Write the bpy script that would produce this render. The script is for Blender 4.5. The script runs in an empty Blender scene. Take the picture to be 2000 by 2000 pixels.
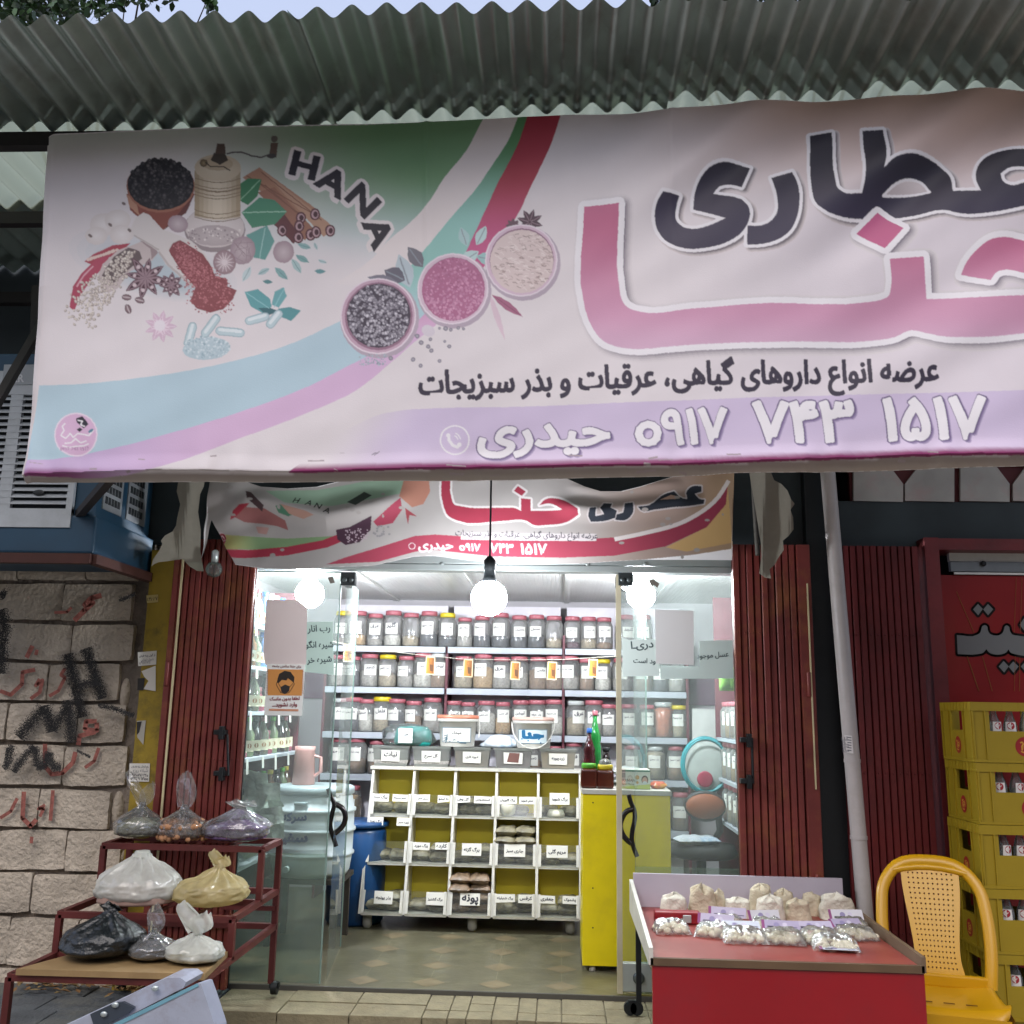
import bpy, bmesh, math, random
import numpy as np
from mathutils import Vector, Matrix
from mathutils.geometry import tessellate_polygon
R = math.radians
rnd = random.Random(7)
C = bpy.context.scene.collection
SC = bpy.context.scene

# ---------------------------------------------------------------- camera, world, sun, exposure
CAMZ = 1.35; FPX = 1900.0; PITCH = R(11.5); YAW = math.atan(0.05); ROLL = 0.018
f_ = Vector((-math.sin(YAW) * math.cos(PITCH), math.cos(YAW) * math.cos(PITCH), math.sin(PITCH)))
r0 = Vector((math.cos(YAW), math.sin(YAW), 0)); u0 = r0.cross(f_)
r_ = r0 * math.cos(ROLL) + u0 * math.sin(ROLL); u_ = -r0 * math.sin(ROLL) + u0 * math.cos(ROLL)
EYE = Vector((0, 0, CAMZ))
cd = bpy.data.cameras.new('camera'); cam = bpy.data.objects.new('camera', cd); C.objects.link(cam)
cam.matrix_world = Matrix(((r_.x, u_.x, -f_.x, 0), (r_.y, u_.y, -f_.y, 0), (r_.z, u_.z, -f_.z, CAMZ), (0, 0, 0, 1)))
cd.sensor_width = 36; cd.sensor_fit = 'HORIZONTAL'; cd.lens = 36 * FPX / 2000.0; cd.clip_end = 500; cd.clip_start = 0.02
SC.camera = cam

SUN_EL, SUN_AZ = R(50), R(190)        # sun behind the photographer, hidden by high cloud
w = bpy.data.worlds.new('World'); SC.world = w; w.use_nodes = True
nt = w.node_tree; bg = nt.nodes['Background']
sky = nt.nodes.new('ShaderNodeTexSky'); sky.sky_type = 'NISHITA'; sky.sun_disc = False
sky.sun_elevation = SUN_EL; sky.sun_rotation = SUN_AZ; sky.dust_density = 4.0; sky.air_density = 1.0; sky.ozone_density = 1.5
hz = nt.nodes.new('ShaderNodeMix'); hz.data_type = 'RGBA'; hz.inputs[0].default_value = 0.55     # thin bright cloud over the blue
nt.links.new(sky.outputs[0], hz.inputs[6]); hz.inputs[7].default_value = (5.0, 5.5, 7.2, 1)
nt.links.new(hz.outputs[2], bg.inputs[0]); bg.inputs[1].default_value = 0.11
sd = bpy.data.lights.new('sun', 'SUN'); sd.energy = 0.8; sd.angle = R(45); sd.color = (1.0, 0.93, 0.88)
sun = bpy.data.objects.new('sun', sd); C.objects.link(sun)
sdir = Vector((math.sin(SUN_AZ) * math.cos(SUN_EL), math.cos(SUN_AZ) * math.cos(SUN_EL), math.sin(SUN_EL)))
sun.rotation_euler = sdir.to_track_quat('Z', 'Y').to_euler()
SC.view_settings.view_transform = 'Standard'; SC.view_settings.look = 'None'
SC.view_settings.exposure = 0.75; SC.view_settings.gamma = 1.0
SC.cycles.use_denoising = True
SC.cycles.max_bounces = 8; SC.cycles.transparent_max_bounces = 24; SC.cycles.caustics_reflective = False; SC.cycles.caustics_refractive = False
SC.cycles.sample_clamp_indirect = 4.0

def ray(px, py):
    return (f_ + r_ * ((px - 1000) / FPX) + u_ * ((1000 - py) / FPX))
def at(px, py, Y):
    d = ray(px, py); return EYE + d * (Y / d.y)
def atz(px, py, z):
    d = ray(px, py); return EYE + d * ((z - CAMZ) / d.z)

# ---------------------------------------------------------------- colours and materials
def lin(c):
    return c / 12.92 if c <= 0.04045 else ((c + 0.055) / 1.055) ** 2.4
def hx(h):
    return tuple(lin(int(h[i:i + 2], 16) / 255) for i in (0, 2, 4))
def mixc(a, b, t):
    return tuple(a[i] * (1 - t) + b[i] * t for i in range(3))
MC = {}
def M(name, col=None, rough=0.6, metal=0.0, var=0.12, vscale=8.0, bump=0.0, bscale=60.0, spec=0.5, attr=False, dirt=None, dscale=3.0, damt=0.5, coat=0.0, sub=0.0):
    if name in MC: return MC[name]
    m = bpy.data.materials.new(name); m.use_nodes = True; MC[name] = m
    t = m.node_tree; n = t.nodes; L = t.links
    b = n['Principled BSDF']; b.inputs['Roughness'].default_value = rough; b.inputs['Metallic'].default_value = metal
    b.inputs['Specular IOR Level'].default_value = spec
    if coat: b.inputs['Coat Weight'].default_value = coat
    tc = n.new('ShaderNodeTexCoord'); no = n.new('ShaderNodeTexNoise'); no.inputs['Scale'].default_value = vscale
    no.inputs['Detail'].default_value = 6; L.new(tc.outputs['Object'], no.inputs['Vector'])
    mp = n.new('ShaderNodeMapRange'); mp.inputs['From Min'].default_value = 0.3; mp.inputs['From Max'].default_value = 0.7
    mp.inputs['To Min'].default_value = 1 - var; mp.inputs['To Max'].default_value = 1 + var
    L.new(no.outputs['Fac'], mp.inputs['Value'])
    mx = n.new('ShaderNodeVectorMath'); mx.operation = 'MULTIPLY'
    if attr:
        at_ = n.new('ShaderNodeAttribute'); at_.attribute_name = 'Col'; L.new(at_.outputs['Color'], mx.inputs[0])
    else:
        mx.inputs[0].default_value = hx(col) if isinstance(col, str) else col
    L.new(mp.outputs[0], mx.inputs[1]); last = mx.outputs[0]
    if dirt:
        n2 = n.new('ShaderNodeTexNoise'); n2.inputs['Scale'].default_value = dscale; n2.inputs['Detail'].default_value = 9; n2.inputs['Roughness'].default_value = 0.7
        L.new(tc.outputs['Object'], n2.inputs['Vector'])
        r2 = n.new('ShaderNodeMapRange'); r2.inputs['From Min'].default_value = 0.5; r2.inputs['From Max'].default_value = 0.68
        r2.inputs['To Max'].default_value = damt; L.new(n2.outputs['Fac'], r2.inputs['Value'])
        mm = n.new('ShaderNodeMix'); mm.data_type = 'RGBA'; L.new(r2.outputs[0], mm.inputs[0])
        L.new(last, mm.inputs[6]); mm.inputs[7].default_value = (*hx(dirt), 1); last = mm.outputs[2]
    L.new(last, b.inputs['Base Color'])
    if bump:
        nb = n.new('ShaderNodeTexNoise'); nb.inputs['Scale'].default_value = bscale; nb.inputs['Detail'].default_value = 8
        L.new(tc.outputs['Object'], nb.inputs['Vector'])
        bp = n.new('ShaderNodeBump'); bp.inputs['Strength'].default_value = bump; bp.inputs['Distance'].default_value = 0.02
        L.new(nb.outputs['Fac'], bp.inputs['Height']); L.new(bp.outputs[0], b.inputs['Normal'])
    return m
def glassM(name, tint='ffffff', haze=0.0, hazecol='c8d4d0', gloss=0.5, rough=0.02, bump=0.0, bscale=20, haze_patch=0.0, gscale=3):
    """thin clear sheet: passes light straight, mirrors at grazing angles, a haze for dust, glow and creases"""
    if name in MC: return MC[name]
    m = bpy.data.materials.new(name); m.use_nodes = True; MC[name] = m
    t = m.node_tree; n = t.nodes; L = t.links; n.remove(n['Principled BSDF']); out = n['Material Output']
    tr = n.new('ShaderNodeBsdfTransparent'); tr.inputs[0].default_value = (*hx(tint), 1)
    gl = n.new('ShaderNodeBsdfGlossy'); gl.inputs['Roughness'].default_value = rough
    fr = n.new('ShaderNodeFresnel'); fr.inputs[0].default_value = 1.45
    ml = n.new('ShaderNodeMath'); ml.operation = 'MULTIPLY'; ml.inputs[1].default_value = gloss * 2; L.new(fr.outputs[0], ml.inputs[0])
    m1 = n.new('ShaderNodeMixShader'); L.new(ml.outputs[0], m1.inputs[0]); L.new(tr.outputs[0], m1.inputs[1]); L.new(gl.outputs[0], m1.inputs[2])
    df = n.new('ShaderNodeBsdfDiffuse'); df.inputs[0].default_value = (*hx(hazecol), 1)
    tl = n.new('ShaderNodeBsdfTranslucent'); tl.inputs[0].default_value = (*hx(hazecol), 1)
    ad = n.new('ShaderNodeMixShader'); L.new(df.outputs[0], ad.inputs[1]); L.new(tl.outputs[0], ad.inputs[2])
    m2 = n.new('ShaderNodeMixShader'); m2.inputs[0].default_value = haze
    tc = n.new('ShaderNodeTexCoord')
    if haze_patch:
        nz = n.new('ShaderNodeTexNoise'); nz.inputs['Scale'].default_value = gscale; nz.inputs['Detail'].default_value = 8; L.new(tc.outputs['Object'], nz.inputs['Vector'])
        mr = n.new('ShaderNodeMapRange'); mr.inputs['From Min'].default_value = 0.35; mr.inputs['From Max'].default_value = 0.75
        mr.inputs['To Min'].default_value = haze; mr.inputs['To Max'].default_value = haze + haze_patch; L.new(nz.outputs['Fac'], mr.inputs['Value']); L.new(mr.outputs[0], m2.inputs[0])
    L.new(m1.outputs[0], m2.inputs[1]); L.new(ad.outputs[0], m2.inputs[2]); L.new(m2.outputs[0], out.inputs[0])
    if bump:
        nb = n.new('ShaderNodeTexNoise'); nb.inputs['Scale'].default_value = bscale; nb.inputs['Detail'].default_value = 3
        L.new(tc.outputs['Object'], nb.inputs['Vector']); bp = n.new('ShaderNodeBump'); bp.inputs['Strength'].default_value = bump; bp.inputs['Distance'].default_value = 0.05
        L.new(nb.outputs['Fac'], bp.inputs['Height']); L.new(bp.outputs[0], gl.inputs['Normal']); L.new(bp.outputs[0], df.inputs['Normal'])
    return m
def emitM(name, col, s):
    if name in MC: return MC[name]
    m = bpy.data.materials.new(name); m.use_nodes = True; MC[name] = m
    b = m.node_tree.nodes['Principled BSDF']; b.inputs['Base Color'].default_value = (*hx(col), 1)
    b.inputs['Emission Color'].default_value = (*hx(col), 1); b.inputs['Emission Strength'].default_value = s
    return m

# ---------------------------------------------------------------- objects
def tag(o, label=None, cat=None, group=None, kind=None):
    if label: o['label'] = label
    if cat: o['category'] = cat
    if group: o['group'] = group
    if kind: o['kind'] = kind
    return o
def thing(name, label, cat, loc=(0, 0, 0), rz=0.0, group=None):
    o = bpy.data.objects.new(name, None); C.objects.link(o); o.location = loc; o.rotation_euler = (0, 0, rz)
    o.empty_display_size = 0.05
    return tag(o, label, cat, group)
def copy_tree(o, parent=None):
    c = o.copy(); C.objects.link(c)
    if parent: c.parent = parent
    for ch in list(o.children): copy_tree(ch, c)
    return c
class MB:
    """collects shapes and links them as ONE mesh object"""
    def __init__(s): s.v = []; s.f = []; s.mi = []; s.sm = []
    def add(s, vs, fs, mi=0, sm=False):
        k = len(s.v); s.v += [tuple(v) for v in vs]
        for f in fs: s.f.append([i + k for i in f]); s.mi.append(mi); s.sm.append(sm)
        return s
    def box(s, x0, x1, y0, y1, z0, z1, mi=0, bev=0.0):
        if bev <= 0:
            vs = [(x0, y0, z0), (x1, y0, z0), (x1, y1, z0), (x0, y1, z0), (x0, y0, z1), (x1, y0, z1), (x1, y1, z1), (x0, y1, z1)]
            return s.add(vs, [(0, 3, 2, 1), (4, 5, 6, 7), (0, 1, 5, 4), (1, 2, 6, 5), (2, 3, 7, 6), (3, 0, 4, 7)], mi)
        bm = bmesh.new(); bmesh.ops.create_cube(bm, size=1)
        for v in bm.verts: v.co = Vector(((x0 + x1) / 2 + v.co.x * (x1 - x0), (y0 + y1) / 2 + v.co.y * (y1 - y0), (z0 + z1) / 2 + v.co.z * (z1 - z0)))
        bmesh.ops.bevel(bm, geom=list(bm.edges), offset=bev, segments=2, affect='EDGES', profile=0.6)
        return s.bm(bm, mi)
    def bm(s, bm, mi=0, sm=False):
        bm.verts.index_update(); s.add([v.co for v in bm.verts], [[v.index for v in f.verts] for f in bm.faces], mi, sm); bm.free(); return s
    def obox(s, c, ax, ay, az, mi=0):   # oriented box: centre and three half-axis vectors
        c = Vector(c); ax = Vector(ax); ay = Vector(ay); az = Vector(az)
        vs = [c + ax * i + ay * j + az * k for k in (-1, 1) for (i, j) in ((-1, -1), (1, -1), (1, 1), (-1, 1))]
        return s.add(vs, [(0, 3, 2, 1), (4, 5, 6, 7), (0, 1, 5, 4), (1, 2, 6, 5), (2, 3, 7, 6), (3, 0, 4, 7)], mi)
    def bar(s, p, q, w, h=None, mi=0, up=(0, 0, 1)):   # square tube from p to q
        p = Vector(p); q = Vector(q); d = q - p; h = h or w; up = Vector(up)
        if abs(d.normalized().dot(up)) > 0.98: up = Vector((0, 1, 0))
        a = d.cross(up).normalized(); b = a.cross(d).normalized()
        return s.obox((p + q) / 2, d / 2, a * w / 2, b * h / 2, mi)
    def tube(s, pts, rad, n=8, mi=0, cap=True, close=False):
        pts = [Vector(p) for p in pts]; k = len(pts); rs = rad if isinstance(rad, (list, tuple)) else [rad] * k
        vs = []; prev = None
        for i, p in enumerate(pts):
            d = (pts[(i + 1) % k] - pts[i - 1]) if close else (pts[min(i + 1, k - 1)] - pts[max(i - 1, 0)])
            d.normalize()
            if prev is None:
                a = d.orthogonal().normalized()
            else:
                a = (prev - d * prev.dot(d)).normalized()
            prev = a; b = d.cross(a)
            for j in range(n):
                t = 2 * math.pi * j / n; vs.append(p + (a * math.cos(t) + b * math.sin(t)) * rs[i])
        fs = []
        for i in range(k if close else k - 1):
            i2 = (i + 1) % k
            for j in range(n): fs.append((i * n + j, i * n + (j + 1) % n, i2 * n + (j + 1) % n, i2 * n + j))
        s.add(vs, fs, mi, True)
        if cap and not close:
            s.add(vs[:n], [list(range(n))[::-1]], mi); s.add(vs[-n:], [list(range(n))], mi)
        return s
    def lathe(s, prof, c=(0, 0, 0), n=16, mi=0, sm=True, sx=1, sy=1, fn=None):
        vs = []; fs = []
        for (r, z) in prof:
            for j in range(n):
                t = 2 * math.pi * j / n; rr = r * (fn(t, z) if fn else 1)
                vs.append((c[0] + rr * math.cos(t) * sx, c[1] + rr * math.sin(t) * sy, c[2] + z))
        for i in range(len(prof) - 1):
            for j in range(n): fs.append((i * n + j, i * n + (j + 1) % n, (i + 1) * n + (j + 1) % n, (i + 1) * n + j))
        fs.append(list(range(n))[::-1]); fs.append([(len(prof) - 1) * n + j for j in range(n)])
        return s.add(vs, fs, mi, sm)
    def sphere(s, c, r, n=10, mi=0, sx=1, sy=1, sz=1):
        k = n // 2 + 1; return s.lathe([(r * math.sin(math.pi * i / k) + 1e-4 * r, -r * math.cos(math.pi * i / k) * sz) for i in range(k + 1)], c, n, mi, True, sx, sy)
    def grid(s, fn, nu, nv, mi=0, sm=True):
        vs = [fn(i / nu, j / nv) for j in range(nv + 1) for i in range(nu + 1)]
        fs = [(j * (nu + 1) + i, j * (nu + 1) + i + 1, (j + 1) * (nu + 1) + i + 1, (j + 1) * (nu + 1) + i) for j in range(nv) for i in range(nu)]
        return s.add(vs, fs, mi, sm)
    def prism(s, pts, d, mi=0):        # flat outline swept by the vector d
        pts = [Vector(p) for p in pts]; n = len(pts); d = Vector(d)
        tris = tessellate_polygon([pts]); vs = pts + [p + d for p in pts]
        fs = [list(t) for t in tris] + [[i + n for i in t][::-1] for t in tris] + [(i, (i + 1) % n, (i + 1) % n + n, i + n) for i in range(n)]
        return s.add(vs, fs, mi)
    def build(s, name, mats, parent=None, world=False, fixn=True):
        me = bpy.data.meshes.new(name); off = Vector(parent.location) if (world and parent) else Vector((0, 0, 0))
        me.from_pydata([tuple(Vector(v) - off) for v in s.v], [], s.f)
        mats = mats if isinstance(mats, (list, tuple)) else [mats]
        for m in mats: me.materials.append(m)
        me.polygons.foreach_set('material_index', s.mi); me.polygons.foreach_set('use_smooth', s.sm)
        if fixn:
            bm = bmesh.new(); bm.from_mesh(me); bmesh.ops.recalc_face_normals(bm, faces=list(bm.faces)); bm.to_mesh(me); bm.free()
        me.update()
        o = bpy.data.objects.new(name, me); C.objects.link(o)
        if parent: o.parent = parent
        return o

# ---------------------------------------------------------------- Persian and Latin lettering
_J = {}
for _l, _b, _n in (('ا', 0xFE8D, 2), ('آ', 0xFE81, 2), ('ب', 0xFE8F, 4), ('ت', 0xFE95, 4), ('ج', 0xFE9D, 4), ('ح', 0xFEA1, 4), ('خ', 0xFEA5, 4), ('د', 0xFEA9, 2), ('ذ', 0xFEAB, 2),
                   ('ر', 0xFEAD, 2), ('ز', 0xFEAF, 2), ('س', 0xFEB1, 4), ('ش', 0xFEB5, 4), ('ص', 0xFEB9, 4), ('ض', 0xFEBD, 4), ('ط', 0xFEC1, 4), ('ع', 0xFEC9, 4), ('غ', 0xFECD, 4), ('ف', 0xFED1, 4),
                   ('ق', 0xFED5, 4), ('ل', 0xFEDD, 4), ('م', 0xFEE1, 4), ('ن', 0xFEE5, 4), ('ه', 0xFEE9, 4), ('و', 0xFEED, 2), ('ک', 0xFB8E, 4), ('گ', 0xFB92, 4), ('پ', 0xFB56, 4), ('چ', 0xFB7A, 4), ('ی', 0xFBFC, 4), ('ظ', 0xFEC5, 4)):
    _J[_l] = (_b, _n)
def shape(s):
    out = []
    for i, ch in enumerate(s):
        if ch not in _J: out.append(ch); continue
        b, n = _J[ch]
        pj = i > 0 and s[i - 1] in _J and _J[s[i - 1]][1] == 4
        nj = n == 4 and i + 1 < len(s) and s[i + 1] in _J
        if n == 2: out.append(chr(b + (1 if pj else 0)))
        else: out.append(chr(b + (3 if pj and nj else 2 if nj else 1 if pj else 0)))
    return ''.join(out[::-1])
_G = {}
def glyphs(s, bold=0.0, res=3):
    key = (s, bold, res)
    if key in _G: return _G[key]
    s = s.replace('۰', 'o')
    t = shape(s) if any(ch in _J for ch in s) else s
    c = bpy.data.curves.new('lettering', 'FONT'); c.body = t; c.size = 1; c.offset = bold; c.resolution_u = res
    o = bpy.data.objects.new('lettering', c); C.objects.link(o)
    me = bpy.data.meshes.new_from_object(o.evaluated_get(bpy.context.evaluated_depsgraph_get()))
    vs = [(v.co.x, v.co.y) for v in me.vertices]; fs = [list(p.vertices) for p in me.polygons]
    bpy.data.objects.remove(o); bpy.data.curves.remove(c); bpy.data.meshes.remove(me)
    _G[key] = (vs, fs); return _G[key]

class Canvas:
    """flat artwork: coloured shapes layered a fraction of a millimetre apart on a printed sheet"""
    def __init__(s, ydown=True): s.it = []; s.h = 0.0; s.yd = ydown; s.dt = 0.000002
    def up(s, d=0.0006): s.h += d; return s
    def tick(s): s.h += s.dt
    def mesh(s, vs, fs, col, big=False):
        cols = col if (callable(col) and big) else [col(*v) for v in vs] if callable(col) else [col] * len(vs)
        s.it.append((vs, fs, cols, s.h, big)); s.tick(); return s
    def poly(s, pts, col, big=None):
        tr = tessellate_polygon([[Vector((p[0], p[1], 0)) for p in pts]])
        return s.mesh(list(pts), [list(t) for t in tr], col, len(pts) > 0 if big is None else big)
    def disc(s, x, y, r, col, n=10, ry=None, rot=0.0, hl=None):
        ry = ry or r; ca, sa = math.cos(rot), math.sin(rot); pts = []
        for i in range(n):
            t = 2 * math.pi * i / n; a, b = r * math.cos(t), ry * math.sin(t); pts.append((x + a * ca - b * sa, y + a * sa + b * ca))
        if hl:   # centre-lit bead as printed
            vs = pts + [(x, y)]; s.it.append((vs, [(i, (i + 1) % n, n) for i in range(n)], [col] * n + [hl], s.h, False)); s.tick(); return s
        return s.mesh(pts, [list(range(n))], col)
    def stroke(s, pts, w, col, closed=False, big=False, cap=True, w2=None):
        k = len(pts); m = k if closed else k - 1; dt = s.dt; s.dt = 0.0
        for i in range(m):
            a, b = pts[i], pts[(i + 1) % k]; d = (b[0] - a[0], b[1] - a[1]); l = math.hypot(*d) or 1e-9
            wa = w if w2 is None else w + (w2 - w) * i / max(1, m); wb = w if w2 is None else w + (w2 - w) * (i + 1) / max(1, m)
            nx, ny = -d[1] / l / 2, d[0] / l / 2
            s.mesh([(a[0] + nx * wa, a[1] + ny * wa), (b[0] + nx * wb, b[1] + ny * wb), (b[0] - nx * wb, b[1] - ny * wb), (a[0] - nx * wa, a[1] - ny * wa)], [(0, 1, 2, 3)], col, big)
            if cap and i: s.disc(a[0], a[1], wa / 2, col, 10)
        if closed: s.disc(pts[0][0], pts[0][1], w / 2, col, 10)
        s.dt = dt; s.tick(); return s
    def text(s, t, p0, p1, col, bold=0.0, hs=1.0, res=3, fit=True, ctr=False, big=False):
        """fit the string between baseline points p0 (left) and p1 (right)"""
        vs, fs = glyphs(t, 0.0, res)
        if not vs: return s
        x0 = min(v[0] for v in vs); x1 = max(v[0] for v in vs); W = max(1e-6, x1 - x0)
        ex = ((p1[0] - p0[0]) / W, (p1[1] - p0[1]) / W); ey = ((ex[1], -ex[0]) if s.yd else (-ex[1], ex[0]))
        q = [(p0[0] + (v[0] - x0) * ex[0] + v[1] * ey[0] * hs, p0[1] + (v[0] - x0) * ex[1] + v[1] * ey[1] * hs) for v in vs]
        if bold: s.fat(q, fs, bold * 2 * math.hypot(*ex), col)
        return s.mesh(q, fs, col, big)
    def fat(s, q, fs, w, col):
        ed = {}
        for f in fs:
            for i in range(len(f)):
                e = tuple(sorted((f[i], f[(i + 1) % len(f)]))); ed[e] = ed.get(e, 0) + 1
        vs = []; qs = []; fat_ = w > 1.6 if s.yd else w > .004
        for (a, b), c_ in ed.items():
            if c_ != 1: continue
            A, B = q[a], q[b]; l = math.hypot(B[0] - A[0], B[1] - A[1]) or 1e-9; ux, uy = (B[0] - A[0]) / l * w / 2, (B[1] - A[1]) / l * w / 2
            k = len(vs); vs += [(A[0] - ux * .6 - uy, A[1] - uy * .6 + ux), (B[0] + ux * .6 - uy, B[1] + uy * .6 + ux), (B[0] + ux * .6 + uy, B[1] + uy * .6 - ux), (A[0] - ux * .6 + uy, A[1] - uy * .6 - ux)]; qs.append((k, k + 1, k + 2, k + 3))
            if fat_: k = len(vs); vs += [(A[0] + w / 2 * math.cos(t * .7854), A[1] + w / 2 * math.sin(t * .7854)) for t in range(8)]; qs.append(tuple(range(k, k + 8)))
        return s.mesh(vs, qs, col)
    def glyph(s, ch, cx, cy, size, ang, col, bold=0.0, xs=1.0):
        vs, fs = glyphs(ch, bold); x0 = min(v[0] for v in vs); x1 = max(v[0] for v in vs); y0 = min(v[1] for v in vs); y1 = max(v[1] for v in vs)
        k = size / 0.73; ca, sa = math.cos(ang), math.sin(ang); q = []
        for v in vs:
            a = (v[0] - (x0 + x1) / 2) * k * xs; b = -(v[1] - (y0 + y1) / 2) * k
            q.append((cx + a * ca - b * sa, cy + a * sa + b * ca))
        return s.mesh(q, fs, col)
    def build(s, name, surf, parent=None, world=False, mat=None, cell=None, keep=None, hs=1.0, sat=1.0):
        mat = mat or M('printed sheet', attr=True, rough=0.55, var=0.03, vscale=3, spec=0.3)
        bm = bmesh.new(); hl = bm.verts.layers.float.new('h'); cl = bm.verts.layers.float_color.new('Col'); il = bm.verts.layers.float.new('id')
        def put(items):
            for k_, (vs, fs, cols, h, big) in enumerate(items):
                bv = []
                for j_, v in enumerate(vs):
                    c = (1, 1, 1) if callable(cols) else cols[j_]
                    x = bm.verts.new((v[0], v[1], 0)); x[hl] = h; x[cl] = (*c[:3], 1); x[il] = k_; bv.append(x)
                for f in fs:
                    try: bm.faces.new([bv[i] for i in f])
                    except ValueError: pass
        bigs = [i for i in s.it if i[4]]; put(bigs)
        if cell and len(bm.verts):
            for ax in (0, 1):
                lo = min(v.co[ax] for v in bm.verts); hi = max(v.co[ax] for v in bm.verts); k = math.ceil(lo / cell) * cell
                while k < hi:
                    no = Vector((1, 0, 0)) if ax == 0 else Vector((0, 1, 0))
                    bmesh.ops.bisect_plane(bm, geom=bm.verts[:] + bm.edges[:] + bm.faces[:], dist=1e-7, plane_co=no * k, plane_no=no)
                    k += cell
        for v in bm.verts:
            fc = bigs[int(round(v[il]))][2]
            if callable(fc): v[cl] = (*fc(v.co.x, v.co.y)[:3], 1)
        put([i for i in s.it if not i[4]])
        off = Vector(parent.location) if (world and parent) else Vector((0, 0, 0)); nrm = []
        for v in bm.verts:
            x, y = v.co.x, v.co.y; p = surf(x, y, v[hl] * hs); q = surf(x, y, v[hl] * hs + 0.01)
            v.co = p - off; nrm.append((q - p).normalized())
            if sat != 1: c = v[cl]; g = .3 * c[0] + .55 * c[1] + .15 * c[2]; v[cl] = (g + (c[0] - g) * sat, g + (c[1] - g) * sat, g + (c[2] - g) * sat, 1)
        bm.verts.index_update(); bm.normal_update()
        fl = [f for f in bm.faces if f.normal.dot(nrm[f.verts[0].index]) < 0]
        for f in fl: f.normal_flip()
        for f in bm.faces: f.smooth = True
        me = bpy.data.meshes.new(name); bm.to_mesh(me); bm.free(); me.materials.append(mat)
        for l_ in ('h', 'id'): me.attributes.remove(me.attributes[l_])
        me.normals_split_custom_set_from_vertices(nrm); me.update()
        if keep is not None: return me
        o = bpy.data.objects.new(name, me); C.objects.link(o)
        if parent: o.parent = parent
        return o
class Ink:
    """paints the canvas items, in order, into a grid of pigment values that a fine mesh then carries as its colours"""
    def __init__(s, cv, x0, x1, y0, y1, k):
        s.x0, s.y0, s.k = x0, y0, k; W, H = int((x1 - x0) * k) + 2, int((y1 - y0) * k) + 2; s.a = np.ones((H, W, 3), np.float32); s.W, s.H = W, H
        for vs, fs, cols, h, big in cv.it:
            V = (np.array(vs, np.float32)[:, :2] - (x0, y0)) * k
            if callable(cols):
                xa, ya = V.min(0); xb, yb = V.max(0); G = 9; nx, ny = max(2, int((xb - xa) / G) + 2), max(2, int((yb - ya) / G) + 2)
                gx = np.linspace(xa, xb, nx); gy = np.linspace(ya, yb, ny); g = np.array([[cols(x / k + x0, y / k + y0)[:3] for x in gx] for y in gy], np.float32)
            for f in fs:
                P = V[list(f)]; xa, ya = np.floor(P.min(0)).astype(int); xb, yb = np.ceil(P.max(0)).astype(int) + 1
                xa, ya, xb, yb = max(xa, 0), max(ya, 0), min(xb, W), min(yb, H)
                if xa >= xb or ya >= yb: continue
                X = np.arange(xa, xb, dtype=np.float32)[None]; Y = np.arange(ya, yb, dtype=np.float32)[:, None]; Q = np.roll(P, -1, 0)
                ar = float((P[:, 0] * Q[:, 1] - Q[:, 0] * P[:, 1]).sum()); m = None
                sg = 1 if ar > 0 else -1
                for (ax, ay), (bx, by) in zip(P, Q):
                    e = ((bx - ax) * (Y - ay) - (by - ay) * (X - ax)) * sg >= -1e-4; m = e if m is None else m & e
                if not m.any(): continue
                sub = s.a[ya:yb, xa:xb]
                if callable(cols):
                    iy, ix = np.nonzero(m); fx = np.clip((ix + xa - gx[0]) / max(1e-6, gx[-1] - gx[0]), 0, 1) * (nx - 1); fy = np.clip((iy + ya - gy[0]) / max(1e-6, gy[-1] - gy[0]), 0, 1) * (ny - 1)
                    i0 = np.minimum(fx.astype(int), nx - 2); j0 = np.minimum(fy.astype(int), ny - 2); u = (fx - i0)[:, None]; v = (fy - j0)[:, None]
                    sub[m] = (g[j0, i0] * (1 - u) + g[j0, i0 + 1] * u) * (1 - v) + (g[j0 + 1, i0] * (1 - u) + g[j0 + 1, i0 + 1] * u) * v
                else:
                    c = [cols[i] for i in f]
                    if len(f) == 3 and (c[0] != c[1] or c[1] != c[2]) and abs(ar) > 1e-6:
                        iy, ix = np.nonzero(m); px, py = ix + xa, iy + ya; w2 = ((P[1, 0] - P[0, 0]) * (py - P[0, 1]) - (P[1, 1] - P[0, 1]) * (px - P[0, 0])) / ar; w0 = ((P[2, 0] - P[1, 0]) * (py - P[1, 1]) - (P[2, 1] - P[1, 1]) * (px - P[1, 0])) / ar
                        w0, w2 = np.clip(w0, 0, 1)[:, None], np.clip(w2, 0, 1)[:, None]; sub[m] = w0 * c[0][:3] + w2 * c[2][:3] + np.clip(1 - w0 - w2, 0, 1) * c[1][:3]
                    else: sub[m] = c[0][:3]
    def blur(s, n=1):
        for _ in range(n):
            for ax in (0, 1): s.a = (np.roll(s.a, 1, ax) + 2 * s.a + np.roll(s.a, -1, ax)) / 4
        return s
    def at(s, X, Y):
        i = np.clip(np.rint((X - s.x0) * s.k).astype(int), 0, s.W - 1); j = np.clip(np.rint((Y - s.y0) * s.k).astype(int), 0, s.H - 1); return s.a[j, i]
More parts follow.
